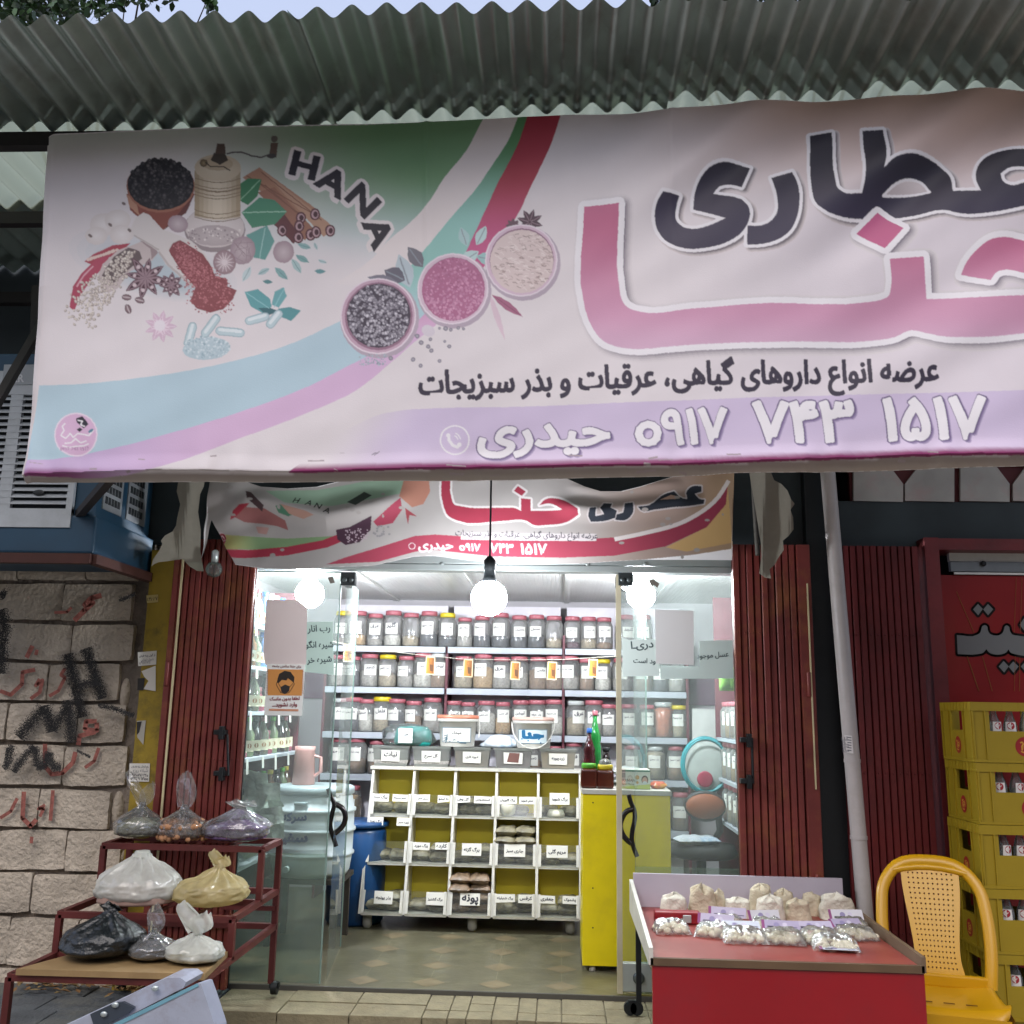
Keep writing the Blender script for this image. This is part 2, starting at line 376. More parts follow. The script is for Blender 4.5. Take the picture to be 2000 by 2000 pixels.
def ink_mesh(name, P, col, mat, parent, sat=1.0):
    """P: rows x cols x 3 world positions; col: matching pigments"""
    ny, nx = P.shape[:2]; me = bpy.data.meshes.new(name); off = np.array(parent.location)
    me.vertices.add(nx * ny); me.vertices.foreach_set('co', (P - off).astype(np.float32).ravel()); nf = (nx - 1) * (ny - 1)
    i = (np.arange(ny - 1)[:, None] * nx + np.arange(nx - 1)[None]).ravel(); q = np.stack([i, i + nx, i + nx + 1, i + 1], 1).astype(np.int32)
    me.loops.add(nf * 4); me.loops.foreach_set('vertex_index', q.ravel()); me.polygons.add(nf); me.polygons.foreach_set('loop_start', np.arange(nf, dtype=np.int32) * 4)
    me.polygons.foreach_set('use_smooth', np.ones(nf, bool)); me.update(calc_edges=True)
    if sat != 1: g = (col * (.3, .55, .15)).sum(-1, keepdims=True); col = g + (col - g) * sat
    ca = me.color_attributes.new('Col', 'FLOAT_COLOR', 'POINT'); ca.data.foreach_set('color', np.concatenate([col.reshape(-1, 3), np.ones((nx * ny, 1))], 1).astype(np.float32).ravel())
    me.materials.append(mat); o = bpy.data.objects.new(name, me); C.objects.link(o); o.parent = parent; return o
def nsm(x): x = np.clip(x, 0, 1); return x * x * (3 - 2 * x)
def nray(X, Y): return np.array(f_) + np.multiply.outer((X - 1000) / FPX, np.array(r_)) + np.multiply.outer((1000 - Y) / FPX, np.array(u_))
def curve(pts, closed=True, sharp=50, n=4):
    """round an outline through its points, keeping real corners"""
    k = len(pts); out = []
    def tan(i):
        if not closed and i in (0, k - 1): return None
        a, b, c = pts[i - 1], pts[i], pts[(i + 1) % k]; u = (b[0] - a[0], b[1] - a[1]); v = (c[0] - b[0], c[1] - b[1])
        lu, lv = math.hypot(*u) or 1e-9, math.hypot(*v) or 1e-9
        an = math.degrees(math.acos(max(-1, min(1, (u[0] * v[0] + u[1] * v[1]) / lu / lv))))
        if an > sharp: return None
        t = (u[0] / lu * lv + v[0] / lv * lu, u[1] / lu * lv + v[1] / lv * lu); l = math.hypot(*t) or 1e-9; return (t[0] / l, t[1] / l)
    T = [tan(i) for i in range(k)]
    for i in range(k if closed else k - 1):
        a, b = pts[i], pts[(i + 1) % k]; ta, tb = T[i], T[(i + 1) % k]; L = math.hypot(b[0] - a[0], b[1] - a[1])
        ch = ((b[0] - a[0]) / (L or 1), (b[1] - a[1]) / (L or 1)); out.append(a)
        if ta is None and tb is None: continue
        ta = ta or ch; tb = tb or ch
        for j in range(1, n):
            t = j / n; h1 = 2 * t ** 3 - 3 * t * t + 1; h2 = t ** 3 - 2 * t * t + t; h3 = -2 * t ** 3 + 3 * t * t; h4 = t ** 3 - t * t
            out.append((h1 * a[0] + h2 * L * ta[0] + h3 * b[0] + h4 * L * tb[0], h1 * a[1] + h2 * L * ta[1] + h3 * b[1] + h4 * L * tb[1]))
    if not closed: out.append(pts[-1])
    return out
def flat(o, ex, ey, lift=0.0):
    """surface for a flat canvas in metres: origin o, right ex, up ey"""
    o = Vector(o); ex = Vector(ex).normalized(); ey = Vector(ey).normalized(); n = ex.cross(ey)
    return lambda x, y, h: o + ex * x + ey * y + n * (h + lift)
INK = hx('2a2830'); PAPER = hx('e3e0d6')
# ================================================================ the setting
DF = 5.05; GL = 5.12; ZR = 3.80
def px_at(x, y, Y): return at(x, y, Y).x
def pz_at(x, y, Y): return at(x, y, Y).z

m_as = M('asphalt', '918b81', 0.9, var=0.25, vscale=2, bump=0.4, bscale=120, dirt='7a746b', dscale=1.2)
b = MB(); b.box(-60, 60, -60, 60, -0.6, -0.15); tag(b.build('ground', m_as), kind='structure')
m_pv = M('pavement', '4f5457', 0.85, var=0.25, vscale=5, bump=0.5, bscale=50, dirt='6b6a5c', dscale=2.5, damt=0.7)
b = MB(); xs0 = px_at(425, 1960, 4.9)
rp = random.Random(3)
yy = 3.72
for i in range(6):
    x = -6 + (0.12 if i % 2 else 0)
    while x < xs0 - 0.01:
        x1 = min(x + 0.30, xs0 - 0.004)
        b.box(x + 0.004, x1, yy, yy + 0.226, -0.5, -0.012 + rp.uniform(-0.004, 0.004), bev=0.006); x = x1 + 0.004 if x1 < xs0 - 0.005 else xs0
    yy += 0.23
b.box(-6, xs0, 3.73, 5.2, -0.55, -0.03)
tag(b.build('pavement', m_pv), kind='structure')
# tiled step in front of the shop
m_st = M('step stone', '7c735a', 0.75, var=0.16, vscale=14, bump=0.3, bscale=70, dirt='8b8468', dscale=3, damt=0.55)
m_gr = M('step joint', '6e6753', 0.9)
b = MB(); xe = 2.35; b.box(xs0 + 0.002, xe, 4.735, GL - 0.03, -0.5, -0.022, 1)
x = xs0 + 0.006; k = 0
while x < xe:
    wd = rp.choice((0.085, 0.1, 0.2, 0.115)) if x > -0.9 else 0.33
    for (y0, y1) in (((4.72, 4.83), (4.834, 4.945), (4.949, GL - 0.03)) if x > -0.9 else ((4.72, 4.9), (4.905, GL - 0.03))):
        b.box(x, x + wd - 0.005, y0, y1, -0.2 if y0 < 4.73 else -0.03, -0.012 + rp.uniform(-0.003, 0.002), bev=0.003)
    x += wd
b.box(xs0 + 0.002, xe, 4.728, 4.734, -0.5, -0.05, 0)
tag(b.build('step', [m_st, m_gr]), kind='structure')
# concrete sill line at the threshold
# ---------------------------------------------------------------- the herb shop building
shop = thing('shop_building', 'small open fronted herb shop with white ceiling and patterned tile floor', 'shop', (0, DF, 0))
XL, XR, YB, ZC = -2.08, 1.62, 7.75, 2.2
m_fl = M('shop floor tile', '625e4a', 0.32, var=0.22, vscale=7, dirt='5f5d50', dscale=2, damt=0.5, bump=0.05, bscale=30)
m_di = M('floor diamond', '786c54', 0.35, var=0.2, vscale=9); m_jt = M('floor joint', '9b9882', 0.6)
b = MB(); b.box(XL, XR, GL - 0.03, YB, -0.3, 0.0); T = 0.335
for i in range(12):
    for j in range(9):
        x = XL + 0.1 + i * T; y = GL + 0.12 + j * T
        if x < XR and y < YB:
            b.add([(x - .085, y, .0012), (x, y - .085, .0012), (x + .085, y, .0012), (x, y + .085, .0012)], [(0, 1, 2, 3)], 1)
            b.add([(x - .001, y + .09, .0008), (x + .001, y + .09, .0008), (x + .001, y + T - .09, .0008), (x - .001, y + T - .09, .0008)], [(0, 1, 2, 3)], 2)
            b.add([(x + .09, y - .001, .0008), (x + T - .09, y - .001, .0008), (x + T - .09, y + .001, .0008), (x + .09, y + .001, .0008)], [(0, 1, 2, 3)], 2)
b.build('floor', [m_fl, m_di, m_jt], shop, True)
m_wl = M('inner wall', 'a9a5a8', 0.7, var=0.06, vscale=3); m_pu = M('purple wall panel', '5d3a52', 0.6, var=0.1)
b = MB(); b.box(XL - .15, XL, GL, YB + .15, -.3, 3.9); b.box(XR, XR + .15, GL, YB + .15, -.3, 3.9); b.box(XL, XR, YB, YB + .15, -.3, 3.9); b.build('wall', m_wl, shop, True)
m_ce = M('ceiling tile', 'd9dbd6', 0.25, var=0.04, vscale=3)
if True:
    t = m_ce.node_tree; n = t.nodes; tc = n.new('ShaderNodeTexCoord'); br = n.new('ShaderNodeTexBrick'); br.inputs['Scale'].default_value = 9
    br.inputs['Color1'].default_value = (1, 1, 1, 1); br.inputs['Color2'].default_value = (.8, .8, .8, 1); br.inputs['Mortar'].default_value = (0, 0, 0, 1); br.inputs['Mortar Size'].default_value = .04; br.inputs['Mortar Smooth'].default_value = .6
    bp = n.new('ShaderNodeBump'); bp.inputs['Strength'].default_value = .9; bp.inputs['Distance'].default_value = .03
    t.links.new(tc.outputs['Object'], br.inputs['Vector']); t.links.new(br.outputs['Color'], bp.inputs['Height']); t.links.new(bp.outputs[0], n['Principled BSDF'].inputs['Normal'])
m_ct = M('ceiling strip', '9ea09d', 0.5)
b = MB(); b.box(XL, XR, GL + .02, YB, ZC, ZC + .05)
for x in (-1.3, -.62, .06, .74, 1.4): b.box(x - .02, x + .02, GL + .02, YB, ZC - .012, ZC)
b.build('ceiling', [m_ce], shop, True)
b = MB(); b.box(XL - .15, XR + .15, GL + .1, YB + .15, 3.9, 4.0); b.build('roof', M('flat roof', '6d6a66', .9), shop, True)
m_df = M('dark facade', '2e373b', 0.7, var=0.2, vscale=4)
b = MB(); b.box(px_at(262, 1300, DF), px_at(1605, 1300, DF), DF + .02, GL + .1, 2.19, 3.9); b.box(-4.6, px_at(262, 1300, DF) - .003, DF + .16, DF + .3, -.3, 3.9); b.build('lintel', m_df, shop, True)
m_al = M('aluminium', 'b9c2c0', 0.4, 0.6, var=.06); m_bk = M('black steel', '1b1f21', 0.5, .3, var=.1)
# door rail with screws
xl, xr = px_at(478, 1300, GL), px_at(1440, 1300, GL)
zt = pz_at(950, 1098, GL); b = MB(); b.box(xl, xr, GL - .05, GL + .03, zt - .018, zt + .03, bev=.003); b.box(xl, xr, GL - .06, GL + .03, zt - .055, zt - .022, bev=.003); b.box(xl, xr, GL - .04, GL + .03, zt + .034, 2.19)
rail = b.build('door_rail', [m_al], shop, True)
for px in (864, 968, 1147, 1260):
    b = MB(); p = at(px, 1102, GL - .052); b.lathe([(.011, 0), (.011, .006), (.006, .008)], (0, 0, 0), 10); s_ = b.build('screw', m_al, rail); s_.rotation_euler = (R(90), 0, 0); s_.location = (p.x, p.y - DF, p.z)
b = MB(); b.box(xl, xr, GL - .045, GL - .03, -.02, .008); b.build('threshold', M('threshold', '4c4a44', .6), shop, True)

# ---------------------------------------------------------------- block wall with graffiti
bw = thing('block_wall', 'rough concrete block wall covered in red and black graffiti', 'wall', (-3, DF, 0))
m_bl = M('concrete block', 'bdb1a0', 0.95, var=0.22, vscale=5, bump=0.9, bscale=45, dirt='83786b', dscale=2.2, damt=.5)
m_mo = M('mortar', '7a7066', 0.95, var=.3, vscale=12, bump=1.0, bscale=30)
b = MB()
rows = [((980, 1056), [-96, 60, 200, 268]), ((1064, 1132), [-104, 33, 167, 270]), ((1140, 1211), [-20, 122, 258]), ((1219, 1289), [8, 140, 260]), ((1296, 1368), [-40, 92, 231]), ((1375, 1448), [12, 150, 243]),
        ((1456, 1533), [-20, 123, 246]), ((1542, 1617), [-60, 74, 213]), ((1622, 1700), [-8, 128, 236]), ((1708, 1785), [-80, 60, 232]), ((1795, 1888), [15, 150, 234]), ((1896, 1950), [-70, 80, 228])]
rb = random.Random(5)
for (ya, yb), js in rows:
    z1 = pz_at(100, ya, DF); z0 = pz_at(100, yb, DF); ym = (ya + yb) / 2
    xs = [px_at(j, ym + (j - 100) * .02, DF) for j in js]
    while xs[0] > -4.2: xs.insert(0, xs[0] - .37)
    for a, c in zip(xs, xs[1:]):
        bm = bmesh.new(); bmesh.ops.create_cube(bm, size=1)
        bmesh.ops.subdivide_edges(bm, edges=bm.edges[:], cuts=5, use_grid_fill=True)
        o3 = Vector((rb.random() * 50, rb.random() * 50, rb.random() * 50)); tw = rb.uniform(-.006, .006); dy = rb.uniform(-.006, .008)
        from mathutils import noise as NZ
        for v in bm.verts:
            q = v.co.copy(); rr = min(1, max(abs(q.x) * 2, 0) ** 12 + max(abs(q.z) * 2, 0) ** 12)
            p = Vector(((a + c) / 2 + q.x * (c - a - .007), DF + .06 + q.y * .12 + dy, (z0 + z1) / 2 + q.z * (z1 - z0)))
            nv = NZ.noise_vector(p * 22 + o3) * .007 + NZ.noise_vector(p * 4 + o3) * .004
            if abs(q.x) > .45 and abs(q.z) > .45: p.y += .004 * (q.y < 0); p.x -= q.x * .012 * rb.random(); p.z -= q.z * .012 * rb.random()
            p += Vector((nv.x * .6, nv.y * .8, nv.z * .6)); p.z += tw * q.x * 2; v.co = p
        b.bm(bm, 0, False)
# broken stones at the ragged right end
for (px, py, w_, h_) in ((247, 1355, 22, 66), (233, 1580, 26, 74), (244, 1672, 12, 26), (250, 1720, 20, 40), (246, 1840, 20, 60)):
    p = at(px, py, DF + .05); k = DF / FPX; b.sphere((p.x, p.y, p.z), .5, 10, 0, w_ * k * 1.0, .09, h_ * k * 1.0)
b.box(-4.3, px_at(258, 1500, DF), DF + .035, DF + .2, -.3, 2.35, 1); b.build('masonry', [m_bl, m_mo], bw, True)
plane = lambda Y: (lambda x, y, h: at(x, y, Y - h))
cv = Canvas(); RED = hx('93594f')
def Z8(pts): return [(x / 3.863, 1150 + y / 3.863) for x, y in pts]
for pts, wd in (([(765, 50), (690, 70), (640, 120), (700, 105), (640, 160), (560, 240)], 40), ([(540, 140), (505, 175), (410, 180)], 22),
                ([(245, 430), (200, 520)], 34), ([(280, 460), (270, 500)], 26), ([(265, 610), (170, 630), (165, 720), (80, 800), (0, 770)], 30), ([(300, 680), (270, 730), (320, 690), (300, 780), (230, 830)], 28),
                ([(490, 600), (460, 650), (490, 670), (440, 770), (370, 810)], 26), ([(730, 1000), (650, 1000), (640, 1060), (730, 1070), (730, 1010)], 34), ([(720, 1080), (600, 1110), (590, 1180)], 34),
                ([(745, 1200), (710, 1300), (640, 1350)], 26), ([(570, 1230), (550, 1310), (470, 1390), (390, 1400), (340, 1340), (340, 1170)], 34),
                ([(400, 1520), (380, 1750)], 28), ([(340, 1630), (290, 1660), (330, 1660), (300, 1720)], 24), ([(180, 1530), (170, 1730), (230, 1790), (275, 1740)], 34), ([(130, 1580), (80, 1680), (0, 1730)], 26), ([(240, 1870), (235, 1920)], 26)):
    cv.stroke(Z8(pts), wd / 3.863, RED)
gr = cv.build('graffiti', plane(DF - .021), bw, True, M('spray paint', attr=True, rough=.9, var=.35, vscale=60))
cv = Canvas(); rg = random.Random(11); BLK = hx('2b2a2a')
def spray(pts, wd, dens=1.0):
    pts = Z8(pts)
    for a, c in zip(pts, pts[1:]):
        l = math.hypot(c[0] - a[0], c[1] - a[1]); n_ = int(l * wd / 3.863 * 2.2 * dens)
        for i in range(n_):
            t_ = rg.random(); g = rg.gauss(0, wd / 3.863 / 2.6); nx, ny = -(c[1] - a[1]) / l, (c[0] - a[0]) / l
            cv.disc(a[0] + (c[0] - a[0]) * t_ + nx * g, a[1] + (c[1] - a[1]) * t_ + ny * g, rg.uniform(.4, 1.0), BLK, 5)
spray([(510, 490), (620, 970)], 62); spray([(645, 450), (770, 830)], 62); spray([(590, 740), (740, 690)], 50)
spray([(140, 1120), (330, 900)], 62); spray([(340, 880), (390, 1080)], 58); spray([(400, 1070), (510, 880)], 48); spray([(510, 840), (540, 1160)], 56)
spray([(90, 1180), (70, 1320), (30, 1360)], 36, .8); spray([(60, 1200), (40, 1340)], 24); spray([(100, 1380), (200, 1250), (260, 1190), (280, 1340), (320, 1360), (370, 1230)], 42); spray([(370, 1240), (390, 1340), (460, 1350)], 42); spray([(580, 1220), (680, 1270)], 14)
spray([(740, 880), (860, 900), (960, 940), (1010, 960)], 26); spray([(900, 90), (1020, 40)], 20); spray([(0, 160), (40, 260), (10, 380), (0, 640)], 70); spray([(0, 30), (40, 60)], 60)
cv.build('graffiti', plane(DF - .023), bw, True, M('spray paint', attr=True))

# ---------------------------------------------------------------- awning of corrugated sheet
m_gv = M('galvanised sheet', 'a9b8ae', 0.3, 0.7, var=0.16, vscale=3, dirt='6b5f50', dscale=2.2, damt=.45)
from mathutils import noise as NZ
aw = thing('metal_awning', 'wide corrugated metal awning over the shop front on dark steel beams', 'awning', (0, 4.0, ZR))
PIT = .1265; PH = px_at(485, 30, 3.05)
def corr(b, x0, x1, y0, y1, dz, tilt=0.0):
    n_ = int((x1 - x0) / PIT * 14)
    def fn(u, v):
        x = x0 + (x1 - x0) * u; y = y0 + (y1 - y0) * v
        s_ = math.cos(2 * math.pi * (x - PH) / PIT); s_ = s_ * .85 + .15 * s_ ** 3
        return (x, y, ZR + dz + .025 * s_ + tilt * (x - x0) + .006 * math.sin(x * 2.1 + 1) + .012 * NZ.noise(Vector((x * 3.1, y * 1.5, dz * 90))) * (1 - v * .7))
    b.grid(fn, n_, 6)
for (x0, x1, dy, y1, dz, tl) in ((-4.2, -.955, .0, 3.72, .0, .0), (-1.0, .43, -.01, 3.66, .004, .012), (.40, 1.2, -.035, 3.585, .014, .006), (1.18, 2.1, -.03, 3.53, .018, .004), (2.08, 4.4, -.03, 3.49, .022, .0)):
    b = MB(); corr(b, x0, x1, 3.05 + dy, y1, dz, tl); b.build('roof_sheet', m_gv, aw, True)
m_fg = glassM('translucent roof sheet', 'cdd8c4', haze=.85, hazecol='a8b09c', gloss=.2, rough=.3)
b = MB(); corr(b, -4.2, 4.4, 3.2, 4.5, .045); o = b.build('roof_sheet', m_fg, aw, True); tag(o, 'pale translucent plastic sheet behind the front sheets')
b = MB(); corr(b, -4.2, 4.4, 4.46, 5.2, .05); b.build('roof_sheet', m_gv, aw, True)
m_bm = M('dark beam', '231f1f', .6, .2, var=.2)
for (Yb, py) in ((3.70, 276), (4.42, 428), (4.98, 583)):
    z = pz_at(40, py, Yb) - .005; b = MB(); b.box(-4.2, 4.4, Yb - .025, Yb + .025, z - .03, z + .035); b.build('beam', m_bm, aw, True)
# braces from banner frame to wall
for (p, q) in ((at(-20, 810, 3.9), at(95, 610, 4.4)), (at(72, 560, 4.5), at(66, 720, 4.5)), (at(215, 935, 3.9), at(150, 1010, 4.45))):
    b = MB(); b.bar(p, q, .035); b.build('brace', m_bm, aw, True)

# ---------------------------------------------------------------- steel posts, drain pipe
def slab(name, label, cat, xa, xb, ytop, ybot, Y, th, mat, z0=0.0, group=None, z1=None):
    x0 = px_at(xa, 1440, Y); x1 = px_at(xb, 1440, Y); z1 = z1 or pz_at((xa + xb) / 2, ytop, Y)
    t = thing(name, label, cat, ((x0 + x1) / 2, Y + th / 2, z0)); b = MB(); b.box(x0, x1, Y, Y + th, z0, z1, bev=.004); b.build('post', mat, t, True); return t, x0, x1
m_yl = M('yellow post', '9a8222', .7, var=.25, vscale=5, dirt='3a3620', dscale=3.5, damt=.8, bump=.2, bscale=25)
post, px0, px1 = slab('steel_post', 'worn yellow steel post with paper notices beside the block wall', 'post', 263, 314, 1074, 0, 4.99, .12, m_yl, z0=-.02)
def notice(par, pts, lines, col=PAPER, Y=4.985, ragged=False, name='notice'):
    cv = Canvas(); cv.poly(pts, col); cv.up()
    for (t_, p0, p1, cc, bo) in lines: cv.text(t_, p0, p1, cc, bo, 1.3, 2)
    return cv.build(name, plane(Y), par, True)
notice(post, [(269, 1274), (306, 1271), (305, 1298), (270, 1301)], [('از گونی پنبه فرش', (272, 1283), (303, 1281), INK, .02), ('شماره تماس', (275, 1291), (300, 1289), hx('6a6870'), 0), ('۰۹۱۷۷۱۲', (272, 1298), (295, 1296), hx('6a6870'), 0)])
notice(post, [(253, 1491), (293, 1491), (291, 1527), (252, 1526)], [('رفع گرفتگی لوله فاضلاب', (256, 1499), (290, 1499), INK, .02), ('شبانه روزی', (257, 1508), (289, 1508), hx('6a6870'), 0), ('۰۹۱۲۰۷۷۸۲۲۰', (255, 1516), (289, 1517), INK, .03), ('۰۹۳۵۶۸۱۷۱۰۰', (255, 1523), (289, 1524), INK, .03)])
notice(post, [(276, 1311), (304, 1300), (304, 1350), (280, 1346), (290, 1330), (282, 1322)], []); notice(post, [(267, 1408), (285, 1407), (280, 1455), (268, 1440)], [], hx('b9b6aa')); notice(post, [(267, 1410), (277, 1409), (272, 1430), (267, 1436)], [], hx('3a3836'), 4.983)
notice(post, [(269, 1325), (283, 1324), (280, 1348), (268, 1348)], [], hx('3a3836'), 4.984)
notice(post, [(286, 1163), (309, 1161), (309, 1176), (287, 1178)], [('۵۴۸۸۷', (288, 1174), (308, 1172), INK, .02)], hx('b8a76a'))
slab('steel_column', 'dark steel column between the two red shutters', 'column', 1592, 1648, 930, 0, 5.0, .1, m_bk, z1=3.6)
m_pvc = M('pvc pipe', 'b7b1ae', .45, var=.1, vscale=4, dirt='8d857c', dscale=4, damt=.4)
p = at(1614, 890, 4.9); q = at(1691, 1800, 4.9); pipe = thing('drain_pipe', 'pale grey plastic drain pipe leaning beside the dark column', 'pipe', (q.x, 4.9, 0))
q0 = q + (q - p) * (q.z / (p.z - q.z)); pt = p + (p - q) * ((3.5 - p.z) / (p.z - q.z))
b = MB(); b.tube([q0, p, pt], .037, 16); b.build('pipe', m_pvc, pipe, True)
for (py, r) in ((1505, .0385), (1648, .039)):
    t_ = (py - 890) / 910; c_ = p + (q - p) * t_; b = MB(); b.tube([c_ + Vector((0, 0, -.008)), c_ + Vector((0, 0, .008))], r + .001, 16); b.build('clamp_ring', m_pvc, pipe, True)
cv = Canvas(); cv.poly([(1649, 1435), (1664, 1437), (1667, 1472), (1653, 1470)], hx('d5d0cd')); cv.up(); cv.text('PIPE', (1658, 1468), (1655, 1439), hx('6a6a72'), .02); cv.it.pop(); 
for k in range(6): cv.stroke([(1655, 1440 + k * 5), (1663, 1441 + k * 5)], 1.6, hx('5d5d66'))
cv.build('sticker', plane(4.857), pipe, True)

# ---------------------------------------------------------------- folding steel shutters
m_sh = M('red shutter paint', '73322d', .45, .15, var=.3, vscale=4, dirt='8d5a30', dscale=4.5, damt=.6, bump=.12, bscale=18)
m_sd = M('dark red shutter paint', '6a2324', .45, .15, var=.2, vscale=3, dirt='33100f', dscale=2, damt=.5, bump=.12, bscale=18)
def shutter(label, xa, xb, Y, pitch, mat, strip=None, z1=2.2, group='folding shutters'):
    x0 = px_at(xa, 1440, Y); x1 = px_at(xb, 1440, Y); t = thing('folding_shutter', label, 'shutter', ((x0 + x1) / 2, Y, 0), group=group)
    n_ = max(3, round((x1 - x0) / pitch)); wd = (x1 - x0) / n_; rs = random.Random(int(xa)); b = MB()
    for i in range(n_):
        a = x0 + i * wd; c = a + wd - .0035; d = rs.uniform(-.004, .004); lean = rs.uniform(-.0015, .0015)
        prof = [(a, Y + .05), (a, Y + d), (a + wd * .1, Y - .004 + d), (c - wd * .12, Y - .006 + d), (c, Y + .004 + d), (c, Y + .05)]
        vs = [(x, y, .01) for x, y in prof] + [(x + lean, y, z1) for x, y in prof]
        b.add(vs, [(j, j + 1, j + 7, j + 6) for j in range(5)])
    b.box(x0, x1, Y + .03, Y + .045, .01, z1, 1)
    for zz in (.35, 1.08, 1.75):
        for i in range(n_): b.sphere((x0 + (i + .45) * wd, Y - .006, zz), .0045, 6)
    b.build('slats', [mat, m_bk], t, True)
    return t, x0, x1
sl, sx0, sx1 = shutter('folded red steel shutter between the yellow post and the left glass', 322, 476, 4.96, .030, m_sh)
sr, tx0, tx1 = shutter('folded red steel shutter right of the posters on the glass', 1440, 1568, 4.96, .037, m_sh)
sn, nx0, nx1 = shutter('dark red folding shutter of the neighbouring shop behind the yellow chair', 1650, 1818, 4.97, .036, m_sd)
for (t, xa, xb) in ((sl, 312, 324), (sr, 1569, 1596)):
    a = px_at(xa, 1440, 4.955); c = px_at(xb, 1440, 4.955); b = MB(); b.box(a, c, 4.94, 5.0, 0, 2.2, bev=.004); b.build('frame', m_sh, t, True)
    for zz in (.55, 1.5):
        b = MB(); b.lathe([(.009, -.06), (.011, -.055), (.011, .055), (.009, .06)], ((a + c) / 2, 4.936, zz), 10); b.build('hinge', m_sh, t, True)
b = MB(); b.box(px_at(327, 1440, 4.945), px_at(330.5, 1440, 4.945), 4.935, 4.944, 0.02, 2.17); b.build('edge_strip', M('cream strip', 'c9bd94', .5), sl, True)
b = MB(); b.box(px_at(1587, 1440, 4.945), px_at(1589.5, 1440, 4.945), 4.930, 4.939, 1.0, 2.0); b.build('edge_strip', M('cream strip'), sr, True)
def latch(t, x, py):
    for dy in (0, 80):
        p = at(x, py + dy, 4.94); b = MB(); b.box(p.x - .03, p.x + .03, p.y - .03, p.y + .02, p.z - .012, p.z + .012, bev=.003); b.box(p.x + .0, p.x + .022, p.y - .04, p.y, p.z - .035, p.z + .03, bev=.003); b.build('latch', m_bk, t, True)
    p = at(x + 12, py + 5, 4.92); q = at(x + 14, py + 85, 4.92); b = MB(); b.tube([p, q], .006, 8); b.build('bolt', m_bk, t, True)
latch(sl, 432, 1430); latch(sr, 1457, 1445)
p = at(1855, 1445, 4.93); q = at(1858, 1530, 4.93); b = MB(); b.tube([p + Vector((0, .03, 0)), p, q, q + Vector((0, .03, 0))], .012, 8); b.build('handle', m_bk, sn, True)

# ---------------------------------------------------------------- neighbouring shop front
nb = thing('neighbour_shop', 'dark neighbouring shop front with small paned windows above and a red glass panel', 'shop', (2.4, DF, -.15))
x0 = px_at(1650, 1300, 5.0); b = MB(); b.box(x0, 4.6, 5.08, 5.3, pz_at(1800, 1072, 5.08), pz_at(1800, 980, 5.08)); b.box(x0, 4.6, 5.08, 5.3, pz_at(1800, 908, 5.08), 3.9); b.box(px_at(1850, 1300, 5.08) + .0, 4.6, 5.3, 5.35, -.15, 3.9); b.build('lintel', m_df, nb, True)
xq = px_at(1822, 1300, 4.97); b = MB(); b.box(xq, px_at(1850, 1300, 4.97), 4.97, 5.2, -.15, pz_at(1840, 1050, 4.97)); b.box(px_at(1850, 1300, 4.97), 4.6, 5.0, 5.2, pz_at(1900, 1074, 5.0), pz_at(1900, 1052, 5.0)); b.build('frame', m_sd, nb, True)
m_pn = M('milky pane', 'a9a6a2', .25, var=.12, vscale=6, dirt='b58f8c', dscale=5, damt=.4)
Yp = 5.07
for i, (xa, xb, cl, cr) in enumerate(((1667, 1764, 0, 28), (1768, 1864, 28, 0), (1876, 1972, 0, 28), (1979, 2075, 28, 0), (2086, 2182, 0, 28))):
    pts = [at(xa, 978, Yp), at(xb, 980, Yp)] + ([at(xb, 945, Yp), at(xb - cr, 908, Yp)] if cr else [at(xb, 908, Yp)]) + ([at(xa + cl, 908, Yp), at(xa, 945, Yp)] if cl else [at(xa, 908, Yp)])
    b = MB(); b.prism(pts, (0, .02, 0)); w_ = b.build('window_pane', m_pn, nb, True)
b = MB(); b.box(px_at(1660, 960, 5.1), 4.6, 5.1, 5.14, pz_at(1800, 985, 5.1), pz_at(1800, 900, 5.1)); b.build('fanlight_back', M('oxblood', '54161c', .6), nb, True)
m_rg = M('red glass panel', '8a1a1c', .3, var=.12, vscale=2.5, dirt='7d3a1c', dscale=1.2, damt=.3, spec=.4)
zg1 = pz_at(1930, 1124, 5.1); b = MB(); b.box(px_at(1850, 1300, 5.1), 4.6, 5.1, 5.13, -.1, zg1); b.build('glass_panel', m_rg, nb, True)
b = MB(); b.box(px_at(1855, 1100, 5.1), 4.6, 5.1, 5.13, pz_at(1930, 1097, 5.1), pz_at(1930, 1075, 5.1)); tag(b.build('transom_light', M('white transom', 'd8dad2', .4), nb, True))
b = MB(); b.box(px_at(1855, 1100, 5.1), 4.6, 5.09, 5.12, pz_at(1930, 1117, 5.1), pz_at(1930, 1098, 5.1)); b.build('transom_rail', M('grey rail', '7c8182', .4, .5), nb, True)
b = MB(); b.box(px_at(1860, 1100, 5.1), 4.6, 5.085, 5.095, pz_at(1930, 1123, 5.1), pz_at(1930, 1119, 5.1)); b.build('trim', M('bright trim', 'e6e8e2', .3), nb, True)
p = at(1920, 1101, 5.085); b = MB(); b.sphere((p.x, 5.08, p.z), .015, 10, 0, 1, .5, 1); b.build('round_stop', m_bk, nb, True)
cv = Canvas(); K = 5.52
def Z9(pts): return [(1800 + x / K, 1050 + y / K) for x, y in pts]
bar = Z9([(380, 1050), (600, 1047), (630, 1025), (645, 985), (655, 955), (680, 942), (705, 955), (715, 1000), (735, 1035), (765, 1050), (840, 1050), (870, 1030), (890, 985), (900, 955), (918, 945), (940, 958), (955, 1010), (980, 1045), (1010, 1053), (1600, 1060), (1600, 1262), (1010, 1258), (960, 1240), (937, 1205), (915, 1235), (860, 1258), (780, 1258), (730, 1240), (698, 1202), (665, 1240), (600, 1257), (390, 1256)])
